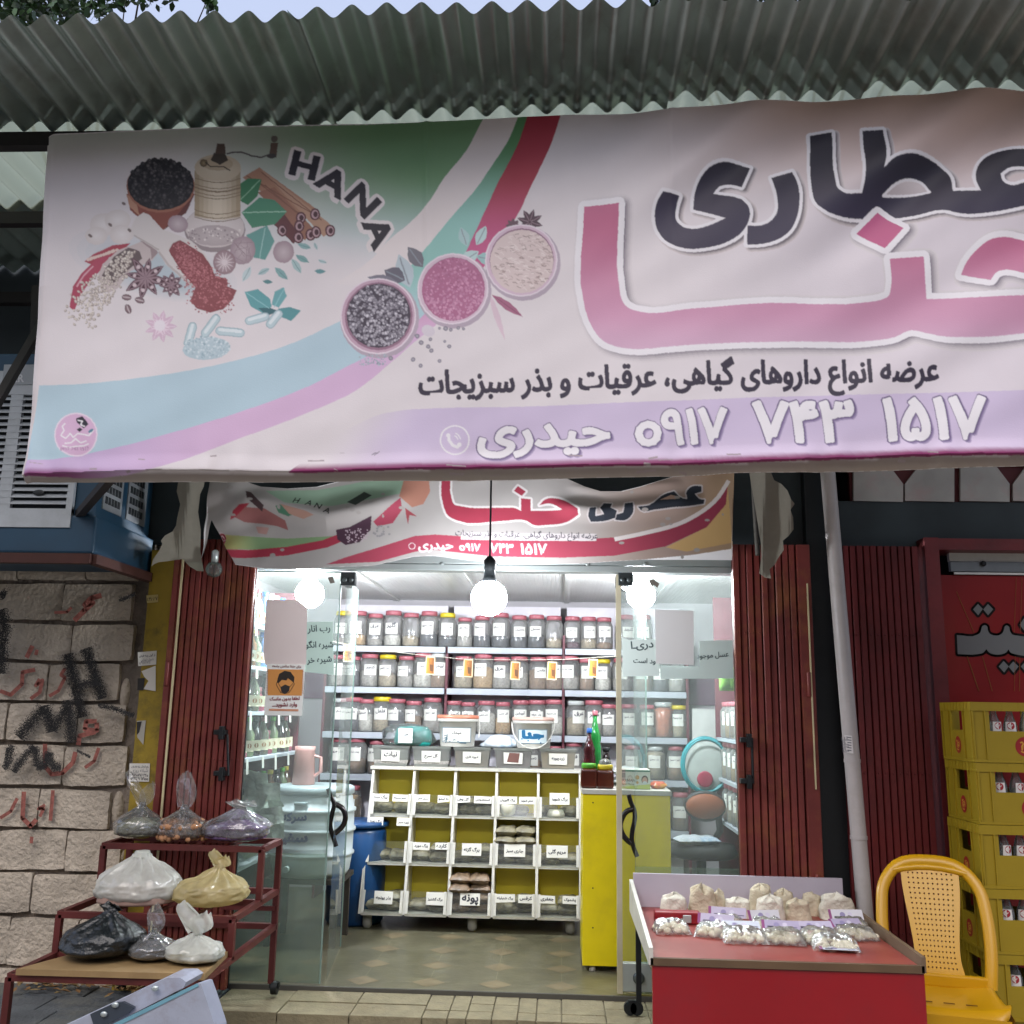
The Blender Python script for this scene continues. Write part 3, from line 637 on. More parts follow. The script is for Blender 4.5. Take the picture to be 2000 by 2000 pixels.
dms = [Z9(q) for q in ([(555, 775), (608, 715), (660, 770), (610, 837)], [(665, 775), (715, 715), (772, 772), (717, 837)], [(832, 1390), (885, 1330), (940, 1388), (890, 1455)], [(938, 1392), (988, 1335), (1046, 1390), (992, 1457)], [(1070, 1390), (1125, 1330), (1180, 1390), (1130, 1455)], [(1058, 940), (1110, 860), (1180, 940), (1110, 1010)])]
bar = curve(bar)
for q in [bar] + dms: cv.stroke(q, 9, hx('1c1416'), True)
cv.up()
for q in [bar] + dms: cv.poly(q, hx('8a8d90'))
for (a, c, w_) in (((1868, 1155), (1902, 1235), 1.5), ((1889, 1282), (1912, 1350), 2), ((1919, 1282), (1938, 1350), 1.5), ((1985, 1128), (1981, 1235), 1), ((1996, 1128), (1993, 1235), 1), ((1983, 1282), (1981, 1350), 1), ((1992, 1285), (1991, 1350), 1.4)): cv.stroke([a, c], w_, hx('a0603c'))
o = cv.build('shop_lettering', plane(5.098), nb, True)
# ---------------------------------------------------------------- unseen houses across the street, added to block the low sky
ob = thing('sky_screen_house', 'unseen row of plain two storey houses across the street, added to block low sky light', 'house', (0, -8, -.15)); m_ow = M('opposite render', 'a89d8c', .9, var=.15, vscale=.6, dirt='8a8072', dscale=.4); b = MB(); b.box(-26, 26, -12, -8, -.15, 6.4); b.build('wall', m_ow, ob, True)
b = MB(); b.box(-26.2, 26.2, -12.2, -7.8, 6.401, 6.65); b.build('roof', M('flat roof'), ob, True)
m_ogl = M('dark window glass', '1b2024', .1, var=.1); m_ofr = M('window frame', '8a8478', .6)
for i in range(13):
    for j in range(2):
        x = -24 + i * 4; z = .9 + j * 3.1; b = MB(); b.box(x - .75, x + .75, -8.0, -7.93, z, z + 1.6); b.box(x - .04, x + .04, -7.93, -7.91, z, z + 1.6); o = b.build('window', m_ofr, ob, True); b = MB(); b.box(x - .68, x + .68, -7.925, -7.915, z + .07, z + 1.53); g_ = b.build('pane', m_ogl, o)
        for v in g_.data.vertices: v.co -= ob.location
# ================================================================ the big printed banner under the awning
def sm(x): x = max(0.0, min(1.0, x)); return x * x * (3 - 2 * x)
_p0 = at(64, 600, 3.66); _p1 = at(2000, 540, 3.42); _d = Vector((_p1.x - _p0.x, _p1.y - _p0.y, 0)).normalized(); _n = Vector((_d.y, -_d.x, 0))
def bottom_y(x):
    pts = [(38, 928), (300, 920), (565, 920), (850, 914), (1350, 908), (1554, 898), (1771, 889), (2000, 885), (2300, 880)]
    for (a, ya), (c, yc) in zip(pts, pts[1:]):
        if x <= c: return ya + (yc - ya) * (x - a) / (c - a)
    return 880
def bsurf(X, Y):
    X = np.asarray(X, float); Y = np.asarray(Y, float); D = nray(X, Y); n3 = np.array(_n); t = float((_p0 - EYE).dot(_n)) / (D @ n3); P = np.array(EYE) + D * t[..., None]
    top = nsm((640 - Y) / 400); rt = nsm((X - 1050) / 300); sin = np.sin
    wv = .012 * sin(X / 190 + Y / 900) + .006 * sin(X / 83 + 1.3 + Y / 300) * (1 - top * .5)
    wv += rt * top * (.015 * sin((X + Y * 1.15) / 62) + .010 * sin((X + Y * 1.3) / 31 + 1) + .003 * np.abs(sin((X + Y * 1.05) / 43)) ** 4)
    wv += nsm((X - 1500) / 200) * nsm((900 - Y) / 250) * .008 * sin((X + Y * 1.4) / 48 + .5)
    wv += .005 * sin((X - 900) / 60 + Y / 90) * nsm((Y - 820) / 80) + .006 * np.exp(-((X - 832) / 6) ** 2) * top + .004 * np.exp(-((X - 1312) / 7) ** 2) * top
    wv += .0022 * sin(Y / 27 + X / 300) * nsm((260 - X) / 150) + .0012 * sin(X / 19 + Y / 31) * sin(Y / 23 - X / 57)
    for (cx, cy, r) in ((1620, 905, 60), (1330, 915, 70), (930, 918, 60), (450, 922, 70), (1830, 893, 60), (110, 900, 80)): wv += .006 * np.exp(-(((X - cx) / r) ** 2 + ((Y - cy) / (r * .6)) ** 2)) * sin((X - cx) / 11)
    wv -= .03 * nsm((90 + (Y - 264) * -.07 - X + 20) / 30)
    yb = np.interp(X, [38, 300, 565, 850, 1350, 1554, 1771, 2000, 2300], [928, 920, 920, 914, 908, 898, 889, 885, 880]); u = (Y - yb) / 30
    wv += np.where(u > 0, -.05 * u - .05 * u * u, .008 * nsm(1 + u / 1.2))
    return P + wv[..., None] * n3
ban = thing('banner', 'large printed shop banner with pink and dark lettering and spice pictures under the awning', 'banner', (0, 3.55, 2.3))
cv = Canvas(); W = hx('e3dadb'); WH = hx('eee9ec')
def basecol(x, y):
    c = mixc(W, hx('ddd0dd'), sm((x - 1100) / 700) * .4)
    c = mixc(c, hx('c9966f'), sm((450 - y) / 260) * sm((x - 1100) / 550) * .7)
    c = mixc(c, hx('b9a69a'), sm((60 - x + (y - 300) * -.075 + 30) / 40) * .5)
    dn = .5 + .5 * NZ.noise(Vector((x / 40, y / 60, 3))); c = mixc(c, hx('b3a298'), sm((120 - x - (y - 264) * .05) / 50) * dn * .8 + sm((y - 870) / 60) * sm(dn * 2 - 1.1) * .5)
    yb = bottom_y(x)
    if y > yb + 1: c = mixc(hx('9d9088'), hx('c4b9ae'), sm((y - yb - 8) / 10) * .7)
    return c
out = [(89, 264), (300, 256), (650, 241), (1300, 217), (2000, 170), (2260, 150), (2260, 890), (2000, 903), (1438, 920), (1350, 926), (850, 933), (700, 934), (300, 938), (60, 944), (38, 939), (42, 915), (54, 880), (72, 600)]
be_ = [(x, bottom_y(x)) for x in (2260, 2000, 1771, 1554, 1350, 1100, 850, 700, 565, 300, 120, 40)]
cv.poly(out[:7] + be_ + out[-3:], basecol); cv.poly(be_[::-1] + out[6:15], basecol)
cv.up(.003)
SW = [(943, 229), (911, 290), (867, 344), (831, 399), (795, 436), (759, 464), (722, 504), (650, 551)]     # left edge of the white stripe
TE = [(1012, 226), (998, 261), (965, 315), (933, 362), (885, 417), (831, 482), (760, 560), (700, 606), (652, 629), (560, 672), (471, 701), (362, 727), (254, 743), (145, 752), (78, 754)]
RE = [(1030, 225), (1016, 268), (998, 308), (976, 348), (951, 402), (924, 460), (880, 545), (810, 630), (745, 680), (700, 701), (600, 752), (471, 803), (326, 850), (181, 886), (120, 897), (56, 900)]
RR = [(1095, 224), (1081, 268), (1059, 319), (1039, 359), (1016, 409), (985, 460), (920, 555), (860, 625), (800, 674), (740, 725), (700, 756), (600, 803), (471, 854), (326, 911), (246, 928), (46, 930), (52, 905)]
SW = curve(SW, False); TE = curve(TE, False); RE = curve(RE, False); RR = curve(RR[:-1], False) + [RR[-1]]
def greencol(x, y):
    c = mixc(hx('6f9f6c'), hx('b4d4d8'), sm((y - 330) / 190))
    f = sm((x - 190 - (y - 250) * .9) / 600 + .05) * (1 - .75 * sm((y - 420) / 140)); f = max(f, .45 * sm((345 - y) / 110))
    return mixc(W, c, min(1, f))
cv.poly([(89, 266), (300, 258), (650, 243)] + SW + [(600, 585), (480, 610), (300, 560), (76, 560)], lambda x, y: mixc(greencol(x, y), W, sm((y - 440) / 110)), True)
cv.poly(SW + TE[24:0:-1] + [TE[0]], lambda x, y: mixc(hx('e9ddda'), W, sm((y - 470) / 120)), True)
cv.up()
cv.poly(TE + RE[::-1], lambda x, y: mixc(mixc(hx('57955a'), hx('8cc8bd'), sm((y - 270) / 170)), hx('b2d0dc'), sm((y - 520) / 120)), True)
def redcol(x, y):
    c = mixc(hx('b3263f'), hx('cc4f8a'), sm((y - 330) / 170)); c = mixc(c, hx('dcb4d8'), sm((y - 520) / 150)); c = mixc(c, hx('cdb0d9'), sm((470 - x) / 330) * sm((y - 700) / 100))
    return mixc(c, hx('8e2a74'), sm((y - 912) / 16) * sm((300 - x) / 200))
cv.poly(RE + RR[::-1], redcol, True)
LV = [(560, 921), (587, 901), (623, 868), (686, 832), (722, 814), (777, 801), (849, 797), (1012, 794), (1193, 788), (1350, 784), (1554, 774), (1771, 767), (2000, 761), (2260, 752)]
LV = curve(LV, False)
lvb = [(x, bottom_y(x) + 2) for x in (2260, 2000, 1771, 1554, 1350, 1100, 850, 700, 600)]
def lvcol(x, y):
    yb = bottom_y(x); c = mixc(hx('d2c0de'), hx('dfcbe6'), sm((y - yb + 60) / 50)); c = mixc(W, c, sm((x - 590 - (921 - y) * .7) / 170)); 
    return mixc(c, hx('932268'), sm((y - yb + 15) / 11))
cv.poly(LV + lvb, lvcol, True)
cv.up()
# ---- logo, handset
def ring(x, y, r, w_, col): cv.stroke([(x + r * math.cos(t * .2618), y + r * math.sin(t * .2618)) for t in range(24)], w_, col, True, cap=False)
cv.disc(151, 850, 43, hx('e9d8e6'), 24); cv.disc(151, 850, 40, hx('ddb2d4'), 24); cv.up(.0004)
cv.poly([(151, 818), (163, 814), (175, 829), (166, 838), (152, 826)], hx('33303c')); cv.poly([(152, 840), (158, 836), (164, 840), (158, 845)], hx('33303c'))
for pts in ([(154, 822), (163, 824), (160, 831), (168, 834)], [(130, 828), (124, 834), (128, 842), (122, 852)], [(122, 852), (132, 858), (140, 848), (146, 856), (154, 848), (166, 850), (176, 852), (186, 842)], [(130, 868), (142, 866), (150, 858), (160, 866), (172, 862)], [(126, 872), (138, 876), (150, 873), (166, 872), (176, 868)]): cv.stroke(pts, 2.6, WH)
cv.disc(180, 843, 6, hx('4f8aa0'), 8, 3, -.6); cv.text('0917 743 1517', (122, 882), (176, 880), hx('b98ab0'), .02)
ring(888, 859, 28, 3, WH)
cv.stroke([(876, 851), (877, 860), (884, 869), (893, 873), (898, 868)], 6, WH); cv.disc(875, 850, 4.5, WH); cv.disc(897, 868, 4.5, WH)
for r in (9, 14): cv.stroke([(885 + r * math.cos(t), 859 + r * math.sin(t)) for t in (-1.3, -.9, -.5, -.1)], 2.2, WH)
cv.stroke([(725, 888), (732, 884), (738, 885)], 2, hx('8f8492')); cv.stroke([(730, 889), (741, 881)], 1.5, hx('8f8492'))
# ---- HANA in an arc
for k_, (wd, col, dx) in enumerate(((19, hx('e9dfdd'), 0),)):
    for ch, x, y, a in (('H', 594, 322, R(14)), ('A', 649, 352, R(30)), ('N', 707, 388, R(45)), ('A', 738, 450, R(66))):
        vs, fs = glyphs(ch, .02); cx = (min(v[0] for v in vs) + max(v[0] for v in vs)) / 2; k = 47 / .73
        q = [(x + ((v[0] - cx) * 1.22 * math.cos(a) + (v[1] - .364) * math.sin(a)) * k, y + ((v[0] - cx) * 1.22 * math.sin(a) - (v[1] - .364) * math.cos(a)) * k) for v in vs]
        ed = {}
        for f in fs:
            for i in range(len(f)):
                e = tuple(sorted((f[i], f[(i + 1) % len(f)]))); ed[e] = ed.get(e, 0) + 1
        for e, c_ in ed.items():
            if c_ == 1: cv.stroke([q[e[0]], q[e[1]]], wd, col, cap=False); cv.disc(*q[e[0]], wd / 2, col, 8)
cv.up()
for ch, x, y, a in (('H', 594, 322, R(14)), ('A', 649, 352, R(30)), ('N', 707, 388, R(45)), ('A', 738, 450, R(66))): cv.glyph(ch, x, y, 47, a, hx('2d2834'), .042, 1.24)
# ---- big words
hana = [(1141, 404), (1209, 398), (1210, 565), (1215, 587), (1226, 601), (1244, 609), (1350, 606), (1503, 594), (1698, 589), (1724, 583), (1737, 576), (1741, 562), (1738, 505), (1805, 500), (1812, 581), (1850, 581), (2000, 576), (2040, 574), (2052, 562), (2030, 545), (1988, 529), (1967, 525), (1949, 529), (1936, 545), (1879, 534), (1887, 514), (1909, 486), (1934, 467), (1963, 461), (2000, 466), (2060, 480), (2120, 520), (2150, 560), (2130, 610), (2060, 640),
        (2000, 648), (1898, 658), (1836, 656), (1807, 649), (1781, 643), (1749, 656), (1699, 663), (1554, 668), (1300, 680), (1266, 683), (1215, 680), (1179, 667), (1154, 634), (1142, 601)]
dia = [(1717, 409), (1766, 443), (1729, 484), (1675, 452)]
ya = [(1295, 378), (1327, 384), (1320, 409), (1320, 428), (1331, 442), (1350, 449), (1383, 444), (1416, 430), (1354, 409), (1356, 384), (1369, 348), (1391, 326), (1420, 317), (1445, 321), (1465, 328), (1448, 368), (1427, 361), (1405, 364), (1393, 378), (1459, 404), (1463, 413), (1461, 435), (1445, 460), (1416, 478), (1380, 487), (1336, 488), (1310, 478), (1292, 462), (1281, 440), (1279, 417), (1284, 395)]
ra = [(1505, 352), (1546, 340), (1558, 366), (1560, 395), (1555, 428), (1543, 453), (1517, 473), (1488, 481), (1458, 482), (1459, 444), (1481, 445), (1503, 437), (1517, 417), (1517, 391), (1512, 370)]
ata = [(1581, 266), (1624, 260), (1630, 357), (1633, 371), (1642, 380), (1682, 381), (1687, 355), (1684, 257), (1724, 254), (1729, 308), (1724, 333), (1742, 315), (1771, 304), (1807, 304), (1840, 315), (1858, 333), (1863, 370), (1916, 372), (1907, 348), (1912, 322), (1930, 301), (1959, 291), (2000, 291), (2042, 302), (2030, 332), (2000, 326), (1970, 328), (1954, 339), (1958, 353), (1974, 362), (2000, 357), (2060, 345), (2080, 385), (2000, 402),
       (1934, 415), (1872, 416), (1843, 409), (1789, 418), (1699, 423), (1644, 425), (1612, 417), (1590, 399), (1584, 370)]
hana = curve(hana); ya = curve(ya); ra = curve(ra); ata = curve(ata)
hole = [(1727, 379), (1753, 355), (1782, 345), (1807, 350), (1820, 368), (1789, 373)]
hole = curve(hole)
def soft(poly, dx, dy, wd, base, dark, n_=5):
    q = [(x + dx, y + dy) for x, y in poly]
    for i in range(n_):
        c = mixc(base, dark, ((i + 1) / n_) ** 1.6 * .8); cv.stroke(q, wd * (1.9 - 1.25 * i / (n_ - 1)), c, True, True); cv.h += .00008
for P_ in (hana, dia): soft(P_, 7, 5, 23, W, hx('5c4f66'))
cv.up(.0004)
for P_ in (hana, dia): cv.stroke(P_, 24, WH, True, True)
cv.up(.0008)
def pink(x, y): return mixc(mixc(hx('c9608a'), hx('d99abb'), sm((y - 420) / 240)), hx('dab0ca'), sm((y - 610) / 80) * .8)
cv.poly(hana, pink, True); cv.up(.0006)
for P_ in (ya, ra, ata): soft(P_, 6, 5, 10, hx('dccfce'), hx('4d4452'))
cv.up(.0004)
for P_ in (ya, ra, ata): cv.stroke(P_, 13, WH, True, True)
cv.up(.0008)
NAVY = lambda x, y: mixc(hx('2c2836'), hx('413a52'), sm((y - 300) / 150))
for P_ in (ya, ra, ata): cv.poly(P_, NAVY, True)
cv.up(.0006); cv.poly(hole, lambda x, y: mixc(hx('dfd2d2'), hx('c7b8ba'), sm((y - 345) / 30)), True); cv.stroke(hole, 5, WH, True); cv.up(.0006)
cv.stroke(dia, 22, WH, True, True); cv.up(.0006); cv.poly(dia, hx('cc5389'))
# ---- tagline and number
cv.text('عرضه انواع داروهای گیاهی، عرقیات و بذر سبزیجات', (819, 769), (1834, 741), hx('3b3346'), .042, 1.24)
for t_, a, c, hs in (('حیدری', (934, 872), (1190, 868), .86), ('۰۹۱۷', (1243, 871), (1419, 865), 1.0), ('۷۴۳', (1473, 864), (1667, 859), .92), ('۱۵۱۷', (1729, 857), (1925, 853), .95)):
    for dx, dy, col in ((5, 5, hx('b29fc4')), (3.5, 3.5, hx('9783ad')), (2, 2, hx('7d6a95'))): cv.text(t_, (a[0] + dx, a[1] + dy), (c[0] + dx, c[1] + dy), col, .045, hs); cv.up(.0003)
    cv.text(t_, a, c, hx('6f5f86'), .05, hs); cv.up(.0003); cv.text(t_, (a[0] + 1, a[1]), (c[0] - 1, c[1]), WH, .036, hs)
# ---- the three bowls
rc = random.Random(21)
def petal(x, y, l, w_, a, col, col2=None):
    ca, sa = math.cos(a), math.sin(a); pts = []
    for t_, s_ in ((0, 0), (.25, .38), (.5, .5), (.75, .34), (1, 0), (.75, -.34), (.5, -.5), (.25, -.38)): pts.append((x + ca * l * t_ - sa * w_ * s_, y + sa * l * t_ + ca * w_ * s_))
    cv.poly(pts, col, False)
    if col2: cv.stroke([(x + ca * l * .1, y + sa * l * .1), (x + ca * l * .9, y + sa * l * .9)], max(1, w_ * .08), col2)
cv.up()
for a in range(8): petal(1035, 433, 26, 11, a * .785 + .3, hx('5b4350'), hx('a98b96')); petal(1002, 440, 15, 8, a * .785, hx('6f5560'))
for (x, y, l, w_, a, c) in ((912, 480, 40, 22, -1.9, 'a9cdcb'), (930, 478, 42, 22, -1.1, 'b9d7d6'), (935, 490, 46, 26, 2.6, 'b5d4d2'), (930, 500, 45, 26, .2, '94c4c2'), (800, 560, 70, 36, -1.9, 'b9c9d0'), (790, 545, 46, 34, 3.6, '6d6a78'), (825, 520, 50, 30, -2.2, '77757f'), (775, 548, 60, 20, 3.3, '7f7d8b')): petal(x, y, l, w_, a, hx(c), hx('8d97a0'))
petal(960, 575, 75, 16, .62, hx('b06485'), hx('8c4a6a')); petal(955, 570, 100, 12, 1.25, hx('dfc3cf'))
cv.up()
for (x, y, r, rim) in ((1018, 508, 71, 'd8b9cb'), (884, 563, 70, 'd9bccd'), (737, 615, 75, 'c9a3b8')):
    cv.disc(x + 3, y + 5, r + 3, hx('b9a7b6'), 28); cv.up(.0003); cv.disc(x, y, r, hx('e6d6df'), 28); cv.up(.0003); cv.disc(x, y, r - 3, hx(rim), 28); cv.up(.0003); cv.disc(x + 1, y, r - 8, hx('9a6f86'), 28); cv.up(.0003)
cv.disc(1019, 510, 62, hx('dbc6c2'), 28); cv.disc(885, 564, 62, hx('b5638d'), 28); cv.disc(738, 614, 63, hx('4a414f'), 28); cv.up(.0004)
for i in range(220):
    t_ = rc.random() * 6.283; r = 57 * math.sqrt(rc.random()); x, y = 1019 + r * math.cos(t_), 510 + r * math.sin(t_)
    cv.stroke([(x, y), (x + rc.uniform(2, 7), y + rc.uniform(-3, 3)), (x + rc.uniform(6, 10), y + rc.uniform(-2, 5))], rc.uniform(.8, 2), mixc(hx('c7aea9'), hx('9d837f'), rc.random()) if rc.random() < .55 else hx('e9dad5'), cap=False)
for i in range(520):
    t_ = rc.random() * 6.283; r = 60 * math.sqrt(rc.random()); y_ = 564 + r * math.sin(t_)
    cv.disc(885 + r * math.cos(t_), y_, rc.uniform(1, 3.4), mixc(mixc(hx('a3507c'), hx('d890b6'), rc.random()), hx('dc9fc0'), .4 * sm((y_ - 540) / 80)), 6)
for i in range(620):
    t_ = rc.random() * 6.283; r = 61 * math.sqrt(rc.random()); g = rc.random()
    cv.disc(738 + r * math.cos(t_), 614 + r * math.sin(t_), rc.uniform(2, 4), mixc(hx('57505f'), hx('a9a4b2'), g * g), 8, hl=mixc(hx('77707f'), hx('efe8ee'), g))
for (x, y) in ((814, 655), (822, 668), (840, 662), (868, 666), (858, 640), (870, 641), (880, 643), (895, 640), (905, 642), (842, 684), (806, 701), (821, 713), (858, 704), (877, 676), (836, 676), (762, 698)): cv.disc(x, y, rc.uniform(3, 5), hx('7b7583'), 8, hl=hx('b9b4be'))
for i in range(90): cv.disc(rc.uniform(700, 755), rc.uniform(690, 712), rc.uniform(.8, 2.2), mixc(hx('b9c9d2'), hx('8e98a6'), rc.random()), 5)
cv.disc(836, 645, 14, hx('d8cdd6'), 12, 11, .5)
# ---- the heap of spices
cv.up()
def Z4(pts): return [(130 + x / 5.52, 250 + y / 5.52) for x, y in pts]
def Z1(pts): return [(x / 2.76, y / 2.76) for x, y in pts]
def soil(pts, col): cv.poly(pts, col, False)
for i in range(8): cv.disc(300 + i * 3, 520 + i * 2, 170 - i * 14, mixc(W, hx('a9c2cc'), (i + 1) / 8 * .75), 26, 62 - i * 5, .25)
cv.up(.0004)
for (x, y, r) in ((205, 440, 28), (232, 432, 26), (190, 462, 22), (240, 460, 24)): cv.disc(x, y, r, hx('ddd2ce'), 14, r * .8, hl=hx('ebe4e2'))
for (x, y) in ((178, 462), (217, 441), (244, 400), (255, 452)): cv.disc(x, y, 5, hx('7d6a66'), 6, 3, .6)
for (pts, c) in (([(1310, 960), (1400, 905), (1715, 1130), (1620, 1195)], 'b07d5e'), ([(1400, 905), (1440, 935), (1800, 1220), (1740, 1270)], 'bb8e70'), ([(1390, 1040), (1480, 1010), (1690, 1230), (1640, 1290)], 'a06a52'), ([(1455, 1190), (1530, 1150), (1610, 1260), (1580, 1310)], '6a3438')): soil(Z1(pts), hx(c))
for a in ((1330, 950, 1690, 1150), (1410, 930, 1730, 1180), (1430, 1000, 1640, 1180), (1370, 970, 1640, 1170)): cv.stroke(Z1([a[:2], a[2:]]), 2, hx('8a5a44'))
for (x, y) in ((1520, 1240), (1620, 1170), (1695, 1150), (1610, 1215), (1670, 1260), (1605, 1275), (1775, 1235), (1700, 1245)):
    cv.disc(x / 2.76, y / 2.76, 10, hx('5f2f38'), 12, 12); cv.disc(x / 2.76, y / 2.76, 7, hx('c09aa0'), 10, 9); cv.disc(x / 2.76 + 1, y / 2.76, 4.5, hx('4f2733'), 8, 6)
cv.up(.0003)
for (pts, c) in (([(1295, 1085), (1288, 1000), (1340, 965), (1412, 968), (1390, 1060), (1340, 1110)], '2f7f52'), ([(1440, 1215), (1480, 1300), (1430, 1400), (1370, 1390), (1330, 1270)], '5fa39a'), ([(1305, 1150), (1400, 1068), (1480, 1078), (1545, 1138), (1480, 1210), (1360, 1230)], '3f8f6c')): soil(Z1(pts), hx(c))
cv.stroke(Z1([(1310, 1150), (1540, 1138)]), 2, hx('9fd0b4')); cv.stroke(Z1([(1300, 1080), (1405, 972)]), 1.6, hx('8cc49c')); cv.stroke(Z1([(1400, 1390), (1430, 1230)]), 1.6, hx('a5d3cc'))
cv.up(.0003)
soil(Z4([(655, 720), (700, 900), (860, 1040), (1060, 1115), (1300, 930), (1395, 720)]), hx('8f4636')); soil(Z4([(655, 720), (690, 860), (800, 960), (760, 800)]), hx('c08a6c')); soil(Z4([(1060, 1115), (1300, 930), (1395, 720), (1250, 900)]), hx('6b322f'))
cv.disc(316, 366, 67, hx('a9694f'), 26, 52, .02); cv.up(.0003); cv.disc(316, 363, 65, hx('211e24'), 26, 50, .02)
for i in range(420):
    t_ = rc.random() * 6.283; r = math.sqrt(rc.random()); g = rc.random() ** 2
    cv.disc(316 + 62 * r * math.cos(t_), 361 + 48 * r * math.sin(t_), rc.uniform(2.6, 4.6), mixc(hx('1c1a20'), hx('38343a'), g), 8, hl=mixc(hx('2c2930'), hx('77706f'), g))
cv.up(.0003)
cylc = lambda x, y: mixc(hx('a8926f'), hx('d8c8ae'), math.sin(max(0, min(1, (x - 382) / 89)) * 3.1) ** 1.5)
cv.disc(421, 450, 59, hx('9a8a8c'), 26, 45); cv.disc(421, 446, 57, hx('d2c5c2'), 26, 40, hl=hx('e2d8d4')); cv.disc(421, 462, 50, hx('b9a9aa'), 22, 20, hl=hx('cabdbc')); cv.up(.0002)
cols_ = 10
for i in range(cols_):
    xa, xb = 382 + 89 * i / cols_, 382 + 89 * (i + 1) / cols_; c = cylc((xa + xb) / 2, 0); ba = 8 * math.sin(math.pi * (xa - 382) / 89); bb_ = 8 * math.sin(math.pi * (xb - 382) / 89)
    cv.mesh([(xa, 335), (xb, 335), (xb, 424 + bb_), (xa, 424 + ba)], [(0, 1, 2, 3)], c)
cv.disc(427, 330, 45, hx('c9b698'), 24, 26, hl=hx('d9cbb2')); cv.disc(427, 322, 30, hx('bfa98a'), 20, 14)
for yy_ in (350, 362, 368, 376, 382, 412, 420, 426): cv.stroke([(382 + 89 * i / 10, yy_ + 9 * math.sin(math.pi * i / 10)) for i in range(11)], 1.6 if yy_ != 368 else 3, hx('8a7458'), cap=False)
for i in range(70): cv.disc(rc.uniform(370, 470), rc.uniform(448, 474), rc.uniform(1, 2.6), hx('9d8d90') if rc.random() < .6 else hx('e6dcd8'), 6)
cv.poly(Z1([(1140, 870), (1160, 830), (1215, 830), (1235, 870), (1190, 895)]), hx('4a4038'), False); cv.poly(Z1([(1165, 835), (1175, 780), (1215, 780), (1222, 835)]), hx('5d4a40'), False); cv.disc(400, 321, 8, hx('5a4a36'), 8, hl=hx('a58e66'))
cv.stroke(Z1([(1110, 880), (1140, 905), (1210, 905), (1245, 925)]), 2.4, hx('4c4236')); cv.stroke(Z1([(1225, 835), (1265, 825), (1310, 826), (1360, 845), (1410, 852), (1455, 836)]), 3.2, hx('5f5a58')); cv.poly(Z1([(1450, 850), (1462, 770), (1500, 770), (1490, 850)]), hx('6a5348'), False); cv.disc(1480 / 2.76, 750 / 2.76, 7, hx('6f6660'), 10); cv.disc(1465 / 2.76, 842 / 2.76, 9, hx('4e4a4a'), 10, 5)
for (x, y, rx, ry) in ((475, 490, 24, 28), (553, 491, 20, 22), (350, 440, 20, 17)): cv.disc(x, y, rx, hx('a98f98'), 16, ry, .3, hl=hx('cdbcc0'))
for i in range(60): cv.stroke([(rc.uniform(458, 494), rc.uniform(468, 512)), (rc.uniform(458, 494), rc.uniform(468, 512))][:1] * 1 + [(rc.uniform(458, 494), rc.uniform(468, 512))], .7, hx('93787f'), cap=False) if i < 14 else None
cv.disc(440, 514, 22, hx('9a7a82'), 16, 24, hl=hx('c8b2b6'))
for i in range(14): a = i * .45; cv.stroke([(440, 514), (440 + 18 * math.cos(a), 514 + 19 * math.sin(a))], 2.4, hx('e3d3d5'), w2=1)
cv.up(.0003)
soil(Z4([(200, 1450), (300, 1370), (500, 1275), (700, 1255), (640, 1320), (480, 1400), (280, 1480)]), hx('b53c50')); soil(Z4([(480, 1380), (330, 1425), (180, 1570), (80, 1720), (36, 1932), (90, 1980), (150, 1820), (260, 1680), (420, 1500)]), hx('bb3f5c'))
for i in range(14): cv.disc(*Z4([(240 + i * 24 + rc.uniform(-8, 8), 1430 - i * 8)])[0], 3.4, hx('e5c9bd'), 7)
cv.stroke(Z4([(120, 1720), (200, 1600), (300, 1500)]), 3, hx('e3a5b2'))
soil(Z4([(340, 1640), (400, 1480), (560, 1330), (740, 1270), (840, 1230), (960, 1270), (1000, 1360), (940, 1440), (700, 1560), (560, 1740), (460, 1790)]), hx('cdbcb9')); soil(Z4([(800, 1225), (940, 1270), (1000, 1360), (930, 1430), (920, 1320)]), hx('a58f90'))
soil(Z4([(390, 1600), (520, 1400), (680, 1300), (800, 1340), (830, 1420), (660, 1560), (520, 1680)]), hx('6d5c5c'))
cv.up(.0003)
for i in range(330):
    t_ = rc.random(); x, y = 700 - 560 * t_ + rc.uniform(-1, 1) * (60 + 120 * min(1, t_ * 1.3)), 1380 + 640 * t_ + rc.uniform(-1, 1) * (50 + 110 * min(1, t_ * 1.3))
    X, Y = 130 + x / 5.52, 250 + y / 5.52
    cv.disc(X, Y, rc.uniform(2.4, 4.2), hx('a08f86'), 6, rc.uniform(2, 3), rc.random() * 3); cv.disc(X - .5, Y - .5, rc.uniform(1.8, 3.2), mixc(hx('cdbfb2'), hx('e8ded2'), rc.random()), 6, rc.uniform(1.6, 2.6), rc.random() * 3)
cv.up(.0003)
soil(Z4([(710, 1080), (760, 980), (840, 925), (900, 945), (1050, 1110), (1240, 1180), (1360, 1230), (1500, 1360), (1590, 1530), (1600, 1600), (1400, 1740), (1300, 1680), (1080, 1480), (1000, 1340), (860, 1250), (740, 1180)]), hx('dcd3cf'))
cv.stroke(Z4([(1010, 1350), (1120, 1500), (1390, 1730)]), 4, hx('c3b6b2')); cv.stroke(Z4([(740, 1170), (880, 1250), (1010, 1330)]), 3, hx('bfb3ae'))
soil(Z4([(1115, 1340), (1160, 1260), (1240, 1222), (1480, 1370), (1570, 1500), (1610, 1600), (1745, 1640), (1740, 1715), (1840, 1755), (1800, 1850), (1700, 1960), (1560, 2000), (1420, 1960), (1345, 1880), (1400, 1730), (1250, 1560)]), hx('93444a')); cv.up(.0003)
